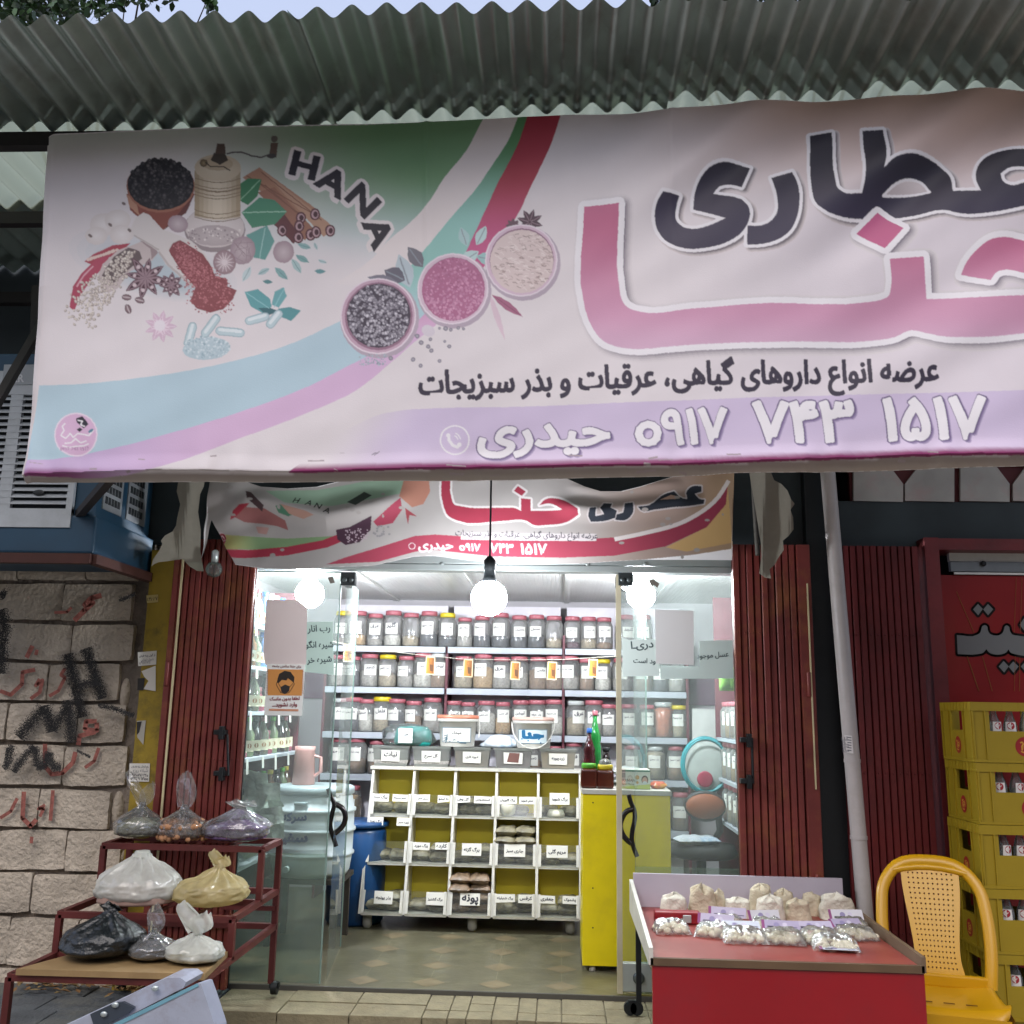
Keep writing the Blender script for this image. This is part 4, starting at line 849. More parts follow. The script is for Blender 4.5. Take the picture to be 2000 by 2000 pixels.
for i in range(900):
    t_ = rc.random(); w_ = 120 + 120 * sm((t_ - .35) / .5); x = 1260 + 330 * t_ + rc.uniform(-1, 1) * w_ * (1 if t_ > .08 else .6); y = 1330 + 520 * t_ + rc.uniform(-1, 1) * w_ * .75
    if 1.2 * (x - 1240) > (y - 1240) * 1.0 + 190: continue
    cv.disc(130 + x / 5.52, 250 + y / 5.52, rc.uniform(.8, 2.2), mixc(hx('8e3a44'), hx('d07a80'), rc.random()), 5)
cv.up(.0003)
def star(x, y, l, n_, a0, w_=.3):
    for i in range(n_):
        a = a0 + i * 2 * math.pi / n_; ll = l * rc.uniform(.85, 1.08); petal(x, y, ll, ll * w_ * 1.25, a, hx('6a4650')); petal(x, y, ll * .95, ll * w_ * .9, a, hx('9d7f88')); petal(x + math.cos(a) * ll * .25, y + math.sin(a) * ll * .25, ll * .6, ll * w_ * .5, a, hx('573440')); cv.disc(x + math.cos(a) * ll * .55, y + math.sin(a) * ll * .55, ll * .09, hx('d9c2c6'), 6)
star(287, 545, 44, 8, .2); star(337, 560, 25, 8, .1, .4)
for (x, y, a) in ((250, 583, .2), (276, 589, .3), (253, 606, 1.2)): cv.disc(x, y, 10, hx('6d5056'), 10, 6.5, a, hl=hx('a78d92')); cv.stroke([(x - 8 * math.cos(a), y - 8 * math.sin(a)), (x + 8 * math.cos(a), y + 8 * math.sin(a))], 1.6, hx('d6c6c8'))
for (x, y, l, a, c) in ((1310, 1520, 34, -1.1, 'c3d6d8'), (1390, 1480, 26, -.5, 'a9c6c8'), (1480, 1440, 34, .75, '7fb0b0'), (1415, 1515, 20, .1, '4f8d90'), (1600, 1310, 28, .3, '8ab5b4'), (1690, 1300, 16, 1.2, 'b0c9ca'), (1590, 1370, 30, .5, '78aaa8'), (1570, 1390, 34, 1.0, 'aac8c8'), (1690, 1455, 22, 0, '5d9ca0'), (1710, 1395, 18, .3, 'b7d0d2')): petal(x / 2.76, y / 2.76, l, l * .42, a, hx(c), hx('5d8f90'))
for (pts, c) in (([(1320, 1575), (1390, 1558), (1455, 1610), (1462, 1650), (1420, 1690), (1350, 1650)], '58a7ab'), ([(1478, 1570), (1525, 1545), (1542, 1590), (1500, 1655), (1462, 1640)], '63adb2'), ([(1495, 1660), (1560, 1650), (1618, 1668), (1565, 1725), (1510, 1705)], '4f9ba0'), ([(1390, 1660), (1450, 1655), (1500, 1675), (1440, 1700)], '356e76')): soil(Z1(pts), hx(c))
cv.stroke(Z1([(1330, 1580), (1450, 1660)]), 1.5, hx('8fcccf')); cv.stroke(Z1([(1530, 1550), (1475, 1655)]), 1.5, hx('8fcccf'))
def caps(x, y, l, a, w_=17):
    dx, dy = math.cos(a) * l / 2, math.sin(a) * l / 2
    for k, (c, wd) in enumerate((('8fb0ba', w_), ('bcd3d8', w_ * .82), ('dfeaec', w_ * .35))):
        o_ = -w_ * .15 * (k == 2); cv.stroke([(x - dx, y - dy + o_), (x + dx, y + dy + o_)], wd, hx(c)); cv.disc(x - dx, y - dy + o_, wd / 2, hx(c)); cv.disc(x + dx, y + dy + o_, wd / 2, hx(c))
caps(502, 622, 32, -.3); caps(535, 622, 26, -.9); caps(374, 656, 34, -1.3); caps(413, 638, 36, -.95); caps(450, 649, 40, .08)
cv.disc(405, 682, 46, hx('b4ccd4'), 18, 22, -.1)
for i in range(260): t_ = rc.random() * 6.28; r = math.sqrt(rc.random()); cv.disc(405 + 45 * r * math.cos(t_), 680 + 21 * r * math.sin(t_), rc.uniform(1, 2.6), mixc(hx('93b3bf'), hx('dde9ec'), rc.random()), 5)
for i in range(9): petal(317, 640, 32, 13, i * .7, hx('d9b7cb'), hx('ead6e2'))
for i in range(7): petal(317, 640, 20, 10, i * .9 + .3, hx('ead3df'), hx('c79ab4'))
cv.disc(315, 638, 11, hx('eadfe6'), 12)
# dust and water marks on the vinyl
for i in range(26): x = rc.uniform(60, 2000); y = rc.uniform(880, 925); cv.stroke([(x, y), (x + rc.uniform(4, 40), y + rc.uniform(-3, 3))], rc.uniform(1, 4), hx('a8979a'))
ink = Ink(cv, 25, 2270, 130, 955, 1.43).blur(1)
T_, S_ = np.meshgrid(np.linspace(0, 1, 500), np.linspace(0, 1.12, 1600), indexing='ij')
xl_ = np.interp(T_, [0, .5, .91, .965, 1], [89, 72, 54, 42, 38]); X_ = xl_ + S_ * (2025 - xl_)
yt_ = np.interp(X_, [89, 300, 650, 1300, 2000, 2260], [264, 256, 241, 217, 170, 150]); yb_2 = np.interp(X_, [38, 300, 700, 850, 1350, 1438, 2000, 2260], [940, 938, 934, 933, 926, 920, 903, 890]); Y_ = yt_ + T_ * (yb_2 - yt_)
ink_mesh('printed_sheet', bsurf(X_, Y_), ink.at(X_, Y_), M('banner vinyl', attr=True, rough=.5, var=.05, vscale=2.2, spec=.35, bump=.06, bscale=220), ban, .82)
b = MB()
def bp_(x, y, back): q = Vector(bsurf(x, y)); return q - _n * back
for a, c in (((100, 290), (2210, 190)), ((62, 905), (2210, 862)), ((100, 290), (62, 905)), ((1100, 232), (1110, 905))): b.bar(bp_(*a, .11), bp_(*c, .11), .03)
b.build('frame', m_bm, ban, True)

# ================================================================ smaller banner across the shop opening
YB2 = 4.86
def b2surf(X, Y):
    X = np.asarray(X, float); Y = np.asarray(Y, float); D = nray(X, Y); P = np.array(EYE) + D * (YB2 / D[..., 1])[..., None]; sin = np.sin; E = np.exp
    f1 = E(-((Y - 985 - (X - 520) * .20 + np.maximum(0, X - 640) * .42) / 20) ** 2) * nsm((X - 430) / 60) * nsm((830 - X) / 100)
    f2 = E(-((Y - 1000 + np.abs(X - 1180) * .12) / 16) ** 2) * nsm((X - 1060) / 60) * nsm((1380 - X) / 60)
    f3 = E(-((Y - 958 - np.abs(X - 1180) * -.1) / 9) ** 2) * nsm((X - 1100) / 40) * nsm((1340 - X) / 40)
    d = .045 * f1 + .04 * f2 + .014 * sin(X / 90) * nsm((Y - 960) / 100) + .02 * nsm((X - 400) / 50) * nsm((500 - X) / 50) + .008 * sin(X / 40 + Y / 50) * nsm((1010 - Y) / 60) + .004 * sin(X / 17 + Y / 60) * nsm((960 - Y) / 40) + .012 * f3 + .008 * sin((X + Y * 2.2) / 21) * nsm((560 - X) / 120)
    P[..., 1] -= d; return P
b2 = thing('banner', 'smaller sagging cloth banner with the same print hung across the shop opening', 'banner', (-.2, YB2, 2.3))
cv = Canvas(); W2 = hx('aaa4a0')
o2 = [(400, 905), (469, 936), (515, 951), (568, 955), (622, 951), (692, 932), (760, 915), (900, 905), (1010, 910), (1098, 930), (1145, 951), (1176, 960), (1215, 960), (1254, 951), (1334, 925), (1390, 900), (1437, 890), (1437, 920), (1435, 1057), (1428, 1072), (1347, 1085), (1254, 1094), (1130, 1101), (1040, 1101), (959, 1098), (900, 1092), (850, 1086), (811, 1087), (730, 1106), (649, 1108), (568, 1112), (515, 1110), (461, 1103), (392, 1092), (405, 1015)]
cv.poly(o2, lambda x, y: mixc(mixc(W2, hx('a07456'), sm((x - 1080) / 220) * .5), hx('ab8850'), sm((x - 1320) / 80) * .5)); cv.up(.001)
cv.poly([(412, 1042), (460, 1046), (560, 1052), (650, 1048), (700, 1040), (660, 1058), (600, 1066), (520, 1072), (405, 1074)], lambda x, y: mixc(hx('b7ab5e'), hx('7d9d6c'), sm((x - 430) / 80)), True)
cv.poly([(401, 1073), (480, 1074), (560, 1068), (630, 1056), (700, 1030), (690, 1050), (640, 1070), (560, 1085), (470, 1090), (398, 1087)], hx('a92a43')); cv.poly([(520, 960), (620, 957), (720, 938), (800, 925), (810, 960), (740, 975), (650, 990), (560, 985)], hx('8fae94'))
cv.poly([(637, 1103), (680, 1088), (740, 1070), (811, 1047), (850, 1044), (960, 1050), (1130, 1054), (1254, 1047), (1340, 1022), (1400, 980), (1422, 948), (1420, 985), (1380, 1030), (1300, 1068), (1200, 1086), (1100, 1089), (960, 1086), (850, 1074), (811, 1078), (740, 1098)], lambda x, y: mixc(hx('a5384f'), hx('97304a'), sm((x - 1200) / 200)), True)
cv.poly([(1422, 950), (1430, 1060), (1340, 1078), (1300, 1070), (1380, 1030), (1418, 985)], lambda x, y: hx('c9a25f'), True); cv.stroke(curve([(1200, 1054), (1254, 1043), (1340, 1017), (1400, 974), (1424, 938)], False, 120, 8), 8, hx('d9d0cc'), big=True)
cv.up()
# spice picture, creased
def Z5(pts): return [(380 + x / 3.715, 920 + y / 3.715) for x, y in pts]
for (pts, c) in (([(265, 360), (290, 290), (340, 250), (420, 245), (350, 300), (300, 340)], 'a5283a'), ([(300, 340), (380, 270), (520, 280), (660, 360), (680, 430), (600, 400), (480, 380), (360, 370)], '9c5f5c'), ([(380, 150), (420, 160), (520, 260), (500, 300), (400, 210)], '4e3a3c'), ([(605, 265), (640, 255), (740, 320), (690, 335), (620, 310)], '4a7f63'), ([(640, 250), (820, 300), (880, 330), (800, 355), (700, 320)], 'b58a78'),
                 ([(1030, 430), (1130, 410), (1290, 330), (1280, 430), (1200, 520), (1100, 540), (1040, 500)], '4a2f3f'), ([(1300, 370), (1500, 200), (1510, 280), (1440, 380), (1330, 405)], 'a83a52'), ([(1490, 190), (1520, 60), (1700, 50), (1710, 150), (1660, 240), (1580, 265)], 'b37862'), ([(1110, 230), (1230, 150), (1290, 180), (1180, 260)], '3d4640'), ([(440, 400), (540, 410), (520, 460), (460, 450)], 'b98d84'), ([(1530, 270), (1615, 330), (1560, 320), (1550, 390), (1535, 320)], 'a4404a')): cv.poly(Z5(pts), hx(c), True)
for i in range(50): x, y = rc.uniform(1100, 1260), rc.uniform(420, 520); cv.disc(*Z5([(x, y)])[0], 1.5, hx('b9a3ad'), 6)
for i in range(14): cv.disc(*Z5([(rc.uniform(1300, 1450), rc.uniform(400, 480))])[0], 2.4, hx('8d8a8c'), 7)
cv.disc(*Z5([(190, 497)])[0], 11, hx('d9c9c8'), 16, 14); cv.disc(*Z5([(195, 497)])[0], 9.5, hx('9b2038'), 16, 12.5)
for pts in ([(180, 480), (200, 470), (215, 490)], [(175, 505), (195, 490), (205, 510), (225, 500)], [(180, 525), (205, 520)]): cv.stroke(Z5(pts), 1.5, hx('e2c9c9'))
for ch, x, y, a in (('H', 748, 218, .05), ('A', 838, 235, .18), ('N', 905, 258, .32), ('A', 975, 295, .38)):
    X, Y = Z5([(x, y)])[0]; vs, fs = glyphs(ch, .015); cx = (min(v[0] for v in vs) + max(v[0] for v in vs)) / 2
    cv.mesh([(X + (v[0] - cx) * 18 + (v[1] - .36) * 6, Y + (v[0] - cx) * 18 * math.sin(a) - (v[1] - .36) * 15) for v in vs], fs, hx('2a2a2c'))
def Z6(pts): return [(850 + x / 3.22, 920 + y / 3.22) for x, y in pts]
h2 = Z6([(45, -40), (105, -40), (105, 180), (118, 208), (150, 218), (440, 230), (500, 232), (540, 250), (540, 172), (600, 178), (600, 250), (800, 248), (720, 205), (655, 215), (690, 180), (780, 178), (895, 245), (900, 280), (830, 320), (700, 338), (620, 338), (570, 310), (430, 312), (130, 308), (80, 280), (52, 220)])
d2 = Z6([(495, 125), (520, 95), (570, 130), (545, 158)])
h2 = curve(h2)
for q in (h2, d2): cv.stroke(q, 8, hx('dad4d2'), True, True)
a2 = Z6([(970, 240), (1010, 235), (1005, 290), (1060, 280), (1035, 240), (1060, 205), (1110, 210), (1100, 240), (1140, 260), (1130, 300), (1080, 315), (980, 322), (962, 290)]); r2_ = Z6([(1190, 210), (1240, 205), (1240, 270), (1200, 310), (1130, 310), (1140, 280), (1180, 270)])
t2 = Z6([(1270, 235), (1340, 225), (1440, 150), (1500, 130), (1550, 180), (1580, 185), (1580, 130), (1610, 100), (1675, 95), (1675, 130), (1630, 145), (1660, 175), (1695, 180), (1690, 205), (1560, 230), (1500, 235), (1380, 250), (1290, 255)])
a2 = curve(a2); r2_ = curve(r2_); t2 = curve(t2)
for q in (a2, r2_, t2): cv.stroke(q, 5, hx('c4bcbb'), True, True)
cv.up()
for q in (h2, d2): cv.poly(q, hx('a62c45'))
for q in (a2, r2_, t2): cv.poly(q, hx('2c323c'))
cv.poly(Z6([(1410, 190), (1480, 155), (1530, 170), (1520, 185)]), hx('b5917c'), False)
cv.stroke([(900, 1046), (1165, 1050)], 14, hx('cfc6c6'), big=True); cv.up(.0012)
cv.text('عرضه انواع داروهای گیاهی، عرقیات و بذر سبزیجات', (889, 1045), (1167, 1052), hx('4a4650'), .02, 1.15)
for t_, a, c in (('حیدری', (818, 1073), (884, 1072)), ('۰۹۱۷', (897, 1074), (937, 1076)), ('۷۴۳', (957, 1078), (1001, 1080)), ('۱۵۱۷', (1017, 1081), (1067, 1082))): cv.text(t_, a, c, hx('dccfd2'), .03, .95)
ring(805, 1067, 6, 1.2, hx('dccfd2'))
for i in range(40): x = rc.uniform(400, 1430); y = rc.uniform(940, 1090); cv.disc(x, y, rc.uniform(2, 7), mixc(W2, hx('8f887f'), .35), 8, rc.uniform(2, 5)) if not 800 < x < 1180 else None
ink = Ink(cv, 385, 1445, 880, 1120, 1.7).blur(1)
S_ = np.linspace(0, 1, 860); T_ = np.linspace(0, 1, 170); T_, S_ = np.meshgrid(T_, S_, indexing='ij')
tx_ = [p[0] for p in o2[:19]]; ty_ = [p[1] for p in o2[:19]]; bot_ = sorted((p[0], p[1]) for p in o2[21:36])
Xb_ = 392 + S_ * (1430 - 392); Xt_ = 412 + S_ * (1437 - 412); yt_ = np.interp(Xt_, tx_, ty_); yb_2 = np.interp(Xb_, [p[0] for p in bot_], [p[1] for p in bot_]); Y_ = yt_ + T_ * (yb_2 - yt_); X_ = Xt_ + (Xb_ - Xt_) * (Y_ - 905) / (1092 - 905)
ink_mesh('printed_cloth', b2surf(X_, Y_), ink.at(X_, Y_), M('banner cloth', attr=True, rough=.75, var=.06, vscale=3, spec=.2), b2, .85)
b = MB(); b.bar(at(395, 925, YB2 + .08), at(1440, 905, YB2 + .08), .02); b.build('rod', m_bm, b2, True)
# ================================================================ glass front, lamps
m_gl = glassM('shop glass', 'eef6f2', haze=.09, hazecol='ccd8d2', gloss=.5, haze_patch=.11)  # dust haze, raised to imitate the lamps' glow washing over the glass
m_ge = M('glass edge', '7f968e', .2, var=.05)
def pane(name, label, cat, corners, th=.01, parts=()):
    t = thing(name, label, cat, (corners[0].x, corners[0].y, 0)); d1 = (corners[1] - corners[0]).normalized(); n = Vector((-d1.y, d1.x, 0))
    b = MB(); b.add(corners, [(0, 1, 2, 3)]); b.build('glass', m_gl, t, True, False); return t, n
def vpane(xa, ya, xb, yb, z0, z1): return [Vector((xa, ya, z0)), Vector((xb, yb, z0)), Vector((xb, yb, z1)), Vector((xa, ya, z1))]
zt2 = zt - .06
xa, xb = px_at(480, 1400, GL), px_at(652, 1400, GL)
gp1, _ = pane('shop_window', 'left fixed shop window glass with the mask poster and pale paper', 'window', vpane(xa, GL, xb, GL, .01, zt2))
b = MB(); b.box(xb - .003, xb + .003, GL - .006, GL + .006, .01, zt2); b.box(xa, xb, GL - .005, GL + .005, zt2 - .006, zt2); b.build('edge', m_ge, gp1, True)
xc, xd = px_at(1238, 1400, GL), px_at(1440, 1400, GL)
gp2, _ = pane('shop_window', 'right fixed shop window glass covered with white and green papers', 'window', vpane(xc, GL, xd, GL, .01, zt2))
# opened leaves
def leaf(label, hx_, ex_, ey_, inner=False):
    t, n = pane('glass_door', label, 'door', vpane(hx_, GL + .02, ex_, ey_, .02, zt2 - .01)); d = Vector((ex_ - hx_, ey_ - GL - .02, 0)).normalized()
    b = MB(); b.bar((ex_, ey_, .02), (ex_, ey_, zt2 - .01), .008, up=d); b.build('edge', m_ge, t, True)
    b = MB(); b.obox(Vector((hx_, GL + .02, zt2 - .035)) + d * .06, d * .075, n * .016, (0, 0, .035)); pf = b.build('patch_fitting', M('dark fitting', '3b4142', .4, .6), t, True)
    for k in (.035, .1):
        for sg in (-1, 1):
            b = MB(); b.sphere(tuple(Vector((hx_, GL + .02, zt2 - .035)) + d * k + n * .017 * sg - t.location), .013, 10); s_ = b.build('cap', M('fitting cap', '6d7677', .3, .8), pf)
    return t, d, n
ld, dl, nl = leaf('left glass door leaf opened inward with a curved metal handle beside the white barrel', px_at(662, 1400, GL), at(687, 1400, GL + .72).x, GL + .72)
rd, dr, nr = leaf('right glass door leaf opened inward in front of the yellow cabinet', px_at(1210, 1400, GL), at(1262, 1400, GL + .75).x, GL + .75)
p = at(1209, 1400, GL); b = MB(); b.box(p.x - .014, p.x + .012, GL - .015, GL + .02, .01, zt2); b.build('edge_profile', M('pale profile', 'bfb79c', .4, .2), rd, True)
for (px, lbl) in ((1222, rd), (680, ld)):
    p = at(px, 1130, GL - .03); b = MB(); b.box(p.x - .038, p.x + .038, GL - .035, GL + .01, p.z - .036, p.z + .036, bev=.004)
    f0 = b.build('patch_fitting', M('dark fitting'), lbl, True)
    for k in (-.017, .017):
        b = MB(); b.lathe([(.0125, 0), (.0125, .008), (.008, .011)], (0, 0, 0), 12); c_ = b.build('cap', M('fitting cap'), f0); c_.rotation_euler = (R(90), 0, 0); c_.location = (p.x + k - lbl.location.x, GL - .034 - lbl.location.y, p.z - .008)
m_ch = M('dark chrome', '3f3a3a', .22, .9, var=.05)
def handle(t, pts1, pts2, Y, name='handle'):
    b = MB(); b.tube([at(x, y, Y - .03) for x, y in curve(pts1, False, 120, 4)], .012, 8); b.tube([at(x, y, Y - .03) for x, y in curve(pts2, False, 120, 4)], .014, 8); b.build(name, m_ch, t, True)
def Z7(pts): return [(1100 + x / 5.22, 1330 + y / 5.22) for x, y in pts]
handle(rd, Z7([(668, 1160), (690, 1240), (725, 1320), (728, 1420), (705, 1530), (700, 1620), (725, 1720), (755, 1790)]), Z7([(715, 1305), (650, 1330), (600, 1400), (582, 1480), (610, 1570), (660, 1630), (695, 1655)]), GL + .12)
def Z1b(pts): return [(x / 2.76, 1300 + y / 2.76) for x, y in pts]
handle(ld, Z1b([(1768, 662), (1785, 710), (1800, 740), (1790, 800), (1780, 860), (1795, 920), (1812, 975)]), Z1b([(1805, 745), (1845, 770), (1862, 815), (1850, 860), (1805, 905)]), GL + .12)
p = at(1246, 1925, GL + .03); b = MB(); b.box(p.x - .085, p.x + .085, GL - .012, GL + .03, .02, .15, bev=.004); lk = b.build('lock_box', m_al, rd, True)
b = MB(); b.lathe([(.028, 0), (.028, .012), (.02, .016)], (0, 0, 0), 14); c_ = b.build('lock_cylinder', M('fitting cap'), lk); c_.rotation_euler = (R(90), 0, 0); c_.location = (p.x - rd.location.x, GL - .012 - rd.location.y, .085)

# ---- papers on the glass
def paper(name, label, pts, Y, lines=(), col='dfe3dc', group=None, extra=None, mat=None):
    t = thing(name, label, 'sign' if name != 'poster' else 'poster', tuple(at(*pts[0], Y)), group=group); cv = Canvas(); cv.poly(pts, hx(col)); cv.up(.0012)
    if extra: extra(cv)
    for (s_, p0, p1, c, bo, hs) in lines: cv.text(s_, p0, p1, c, bo, hs, 3)
    cv.build('sheet', plane(Y), t, True, mat); return t
DK = hx('4a5a5c')
paper('paper_notice', 'pale green handwritten list with three text lines on the left glass', [(598, 1215), (650, 1214), (652, 1318), (595, 1312)], GL - .012,
      [('رب انار', (601, 1234), (645, 1232), DK, .02, 1.1), ('شیره انگو', (597, 1265), (651, 1264), DK, .02, 1.1), ('شیره خر', (600, 1295), (648, 1292), DK, .02, 1.1)], 'b9cfc4')
paper('blank_paper', 'tall pinkish blank paper above the mask poster', [(520, 1171), (582, 1172), (600, 1187), (598, 1298), (518, 1298), (514, 1270)], GL - .014, [], 'd3c4c0')
def mask(cv):
    def q(x, y): return (460 + x / 3.864, 1100 + y / 3.864)
    cv.poly([q(245, 800), q(510, 803), q(500, 1000), q(243, 997)], hx('c98a4a'), False); cv.up(.0004)
    for i in range(10): cv.stroke([q(236 - i * .3, 812 + i * 18), q(246, 820 + i * 18)], 1, hx('b9765a'), cap=False); cv.stroke([q(503, 812 + i * 18), q(514, 822 + i * 18)], 1, hx('b9765a'), cap=False)
    cv.poly([q(318, 870), q(330, 835), q(370, 812), q(415, 820), (445 / 3.864 + 460, 860 / 3.864 + 1100), q(440, 905), q(425, 890), q(395, 868), q(385, 885), q(350, 880), q(325, 905), q(312, 900)], hx('2c2520'), False)
    cv.stroke([q(315, 895), q(307, 915), q(320, 940), q(340, 975), q(372, 985), q(405, 975), q(425, 945), q(448, 905)], 1.2, hx('2c2520'))
    cv.poly([q(340, 935), q(375, 915), q(410, 930), q(405, 965), q(372, 988), q(345, 970)], hx('2c2726'), False)
    cv.stroke([q(320, 900), q(342, 940)], 1, hx('2c2520')); cv.stroke([q(440, 900), q(408, 935)], 1, hx('2c2520')); cv.stroke([q(252, 1106), q(475, 1110)], 4, hx('c58a6a'))
paper('poster', 'orange mask poster with red lettering on the left glass', [(521, 1297), (596, 1298), (590, 1398), (516, 1397)], GL - .016,
      [('برای حفظ سلامتی جامعه', (532, 1303), (588, 1304), hx('7a2a2a'), .02, 1.2), ('لطفا بدون ماسک', (527, 1368), (585, 1367), hx('8a2430'), .03, 1.1), ('وارد نشوید...', (532, 1380), (580, 1379), hx('8a2430'), .03, 1.1)], 'e2e0da', None, mask)
paper('paper_notice', 'torn pale green paper with handwriting right of the door edge', [(1215, 1245), (1228, 1250), (1285, 1248), (1288, 1320), (1216, 1321)], GL - .011,
      [('دریـا', (1233, 1267), (1276, 1264), DK, .02, .9), ('ود است', (1237, 1294), (1280, 1296), DK, .02, 1.0)], 'cfdcd6')
paper('paper_notice', 'pale green paper with one line of handwriting near the right shutter', [(1366, 1252), (1431, 1250), (1433, 1325), (1290, 1326), (1290, 1300), (1366, 1302)], GL - .010, [('عسل موجود', (1361, 1286), (1423, 1282), DK, .015, 1.1)], 'c3d3cd')
paper('poster', 'white sheet with creases taped over the green papers on the right glass', [(1279, 1190), (1355, 1193), (1355, 1299), (1281, 1296)], GL - .018, [], 'd3d2d0')
# clip stickers at the top of the glass
for (pts, t_) in (([(640, 1128), (650, 1126), (654, 1138), (645, 1140)], gp1), ([(1268, 1134), (1276, 1131), (1288, 1140), (1284, 1148), (1276, 1142), (1272, 1150)], gp2)):
    cv = Canvas(); cv.poly(pts, hx('6a635c')); cv.build('sticker', plane(GL - .012), t_, True)

# ---- hanging bulb outside, two ceiling lamps inside
m_em = emitM('lit bulb', 'f4f8ff', 105)
def bulb(label, c, r, cord_to, power):
    t = thing('light_bulb', label, 'lamp', tuple(c)); b = MB(); b.sphere(tuple(c), r, 20, 0, 1, 1, 1); b.build('globe', power, t, True)
    b = MB(); b.lathe([(r * .55, r * .75), (r * .34, r * 1.15), (r * .3, r * 1.55), (r * .33, r * 1.6), (r * .33, r * 2.1), (r * .12, r * 2.35)], tuple(c), 14); b.build('socket', m_bk, t, True)
    b = MB(); b.tube([c + Vector((0, 0, r * 2.3)), cord_to], .005, 6); b.build('cord', m_bk, t, True); return t
c = at(955, 1168, 4.45); ct = at(956, 900, 4.42); bulb('lit round bulb hanging on a black cord in front of the open shop', c, .083, Vector((ct.x, 4.45, 3.7)), m_em)
m_e2 = emitM('ceiling lamp glow', 'f2f7ff', 300)
for (x, y, lb) in ((605, 1160, 'bright round ceiling lamp behind the left glass'), (1252, 1162, 'bright round ceiling lamp behind the right glass')):
    c = at(x, y, 5.75); t = thing('ceiling_lamp', lb, 'lamp', (c.x, c.y, ZC)); b = MB(); b.sphere((c.x, c.y, c.z), .085, 20); b.build('globe', m_e2, t, True)
    b = MB(); b.lathe([(.05, 0), (.05, .03), (.02, .05)] if c.z + .07 > ZC - .06 else [(.05, c.z + .07 - ZC), (.02, -.02), (.06, -.01), (.06, 0)], (c.x, c.y, ZC - .001), 14); b.build('fitting', m_al, t, True)
# fan-shaped ceiling hook, clear bulb under the small banner
c = at(418, 1112, 4.82); t = thing('clear_bulb', 'unlit clear glass bulb under the left corner of the small banner', 'bulb', tuple(c)); b = MB(); b.sphere(tuple(c), .042, 14); b.build('globe', glassM('clear bulb', 'dfe8e4', haze=.12, gloss=.9), t, True)
b = MB(); b.lathe([(.018, .03), (.018, .09), (.008, .1)], tuple(c), 10); b.build('socket', m_al, t, True)

# ================================================================ inside: shelf units with jars
m_sw = M('white shelf board', 'aab0b8', .4, var=.05); m_sr = M('maroon board', '5a2430', .5, var=.1); m_sg = M('grey back board', 'c6c2c8', .6, var=.08)
YS = 7.30
SHELFY = [1261, 1342, 1431, 1514, 1612]      # photo heights of the shelf fronts (centre unit)
units = [(634, 868, 'left', -2), (872, 1098, 'middle', 0), (1103, 1341, 'right', 6)]
zs = [pz_at(980, y + 4, YS) for y in SHELFY]
for (xa, xb, nm, dy) in units:
    x0, x1 = px_at(xa, 1340, YS), px_at(xb, 1340, YS); t = thing('shelf_unit', 'tall %s shelf unit of white boards filled with jars' % nm, 'shelf', ((x0 + x1) / 2, YS, 0), group='jar shelves on the back wall')
    for z in zs:
        b = MB(); b.box(x0 + .002, x1 - .002, YS, YS + .34, z - .045, z, bev=.003); b.build('shelf', m_sw, t, True)
    b = MB(); b.box(x0 + .015, x1 - .015, YS + .23, YS + .25, .02, zs[0] + .33); b.build('back_panel', [m_sg, m_pu][nm == 'left'] if False else m_sg, t, True)
    for (a, c) in ((x0 - .018, x0 + .001), (x1 - .001, x1 + .018)):
        if nm == 'middle': continue
        b = MB(); b.box(a, c, YS + .03, YS + .34, 0, zs[0] + .1); b.build('side_panel', m_sr, t, True)
b = MB(); x0, x1 = px_at(575, 1300, YB - .02), px_at(1400, 1300, YB - .02); b.box(x0, x1, YB - .02, YB - .005, pz_at(600, 1364, YB), pz_at(600, 1310, YB)); b.build('purple_band', m_pu, shop, True)
m_lr = M('red lid', 'a65f68', .4, var=.1); m_ly = M('yellow lid', 'c9b52a', .35, var=.1); m_lc = M('clear lid', 'b9bdbb', .3, var=.1)
m_ja = glassM('jar plastic', 'fbfbfa', haze=.25, hazecol='f0f1ee', gloss=.7, rough=.1)
JT = ['بذر خرفه', 'بذر کاهو', 'بذر کرفس', 'دانه بادنگو', 'بذر مرو', 'بذر شنبلیله', 'تخم شاهی', 'بذر جعفری', 'زنجبیل', 'پودر نبات', 'عرق', 'گل ختمی', 'زیره سبز', 'سنبل', 'دانه انار', 'گلپر', 'آویشن', 'کنجد', 'فلفل', 'زردچوبه', 'خاکشیر']
def jar_label_mesh(txt, r, w_, h_, small):
    cv = Canvas(False); cv.poly([(-w_ / 2, 0), (-w_ / 6, 0), (w_ / 6, 0), (w_ / 2, 0), (w_ / 2, h_), (w_ / 6, h_), (-w_ / 6, h_), (-w_ / 2, h_)], hx('d9d8d0')); cv.up()
    cv.text(txt, (-w_ * .36, h_ * .62), (w_ * .36, h_ * .64), hx('55545a'), .035, .85, 2)
    for i in range(small): cv.stroke([(-w_ * .36, h_ * (.42 - i * .12)), (w_ * .36, h_ * (.43 - i * .12))], .0022, hx('a9a8a4'), cap=False)
    return cv.build('paper_label', lambda x, y, h: Vector(((r + h) * math.sin(x / r), -(r + h) * math.cos(x / r), y + .078)), keep=1, cell=.02)
LM = {}
BODY = {}
def jar_meshes(kind):
    r, H = (.062, .235) if kind == 0 else (.068, .225) if kind == 1 else (.058, .215)
    return r, H
FILL = {'dark': '3a3d46', 'brown': '8a6e56', 'ochre': 'b8976a', 'grey': 'a5a19a', 'white': 'c9c6bd', 'plum': '5a3446', 'green': '5c6448', 'orange': 'b9623a', 'beige': 'a89a80'}
MFill = {k: M(k + ' contents', v, .8, var=.3, vscale=90, bump=.5, bscale=160) for k, v in FILL.items()}
PROTO = {}
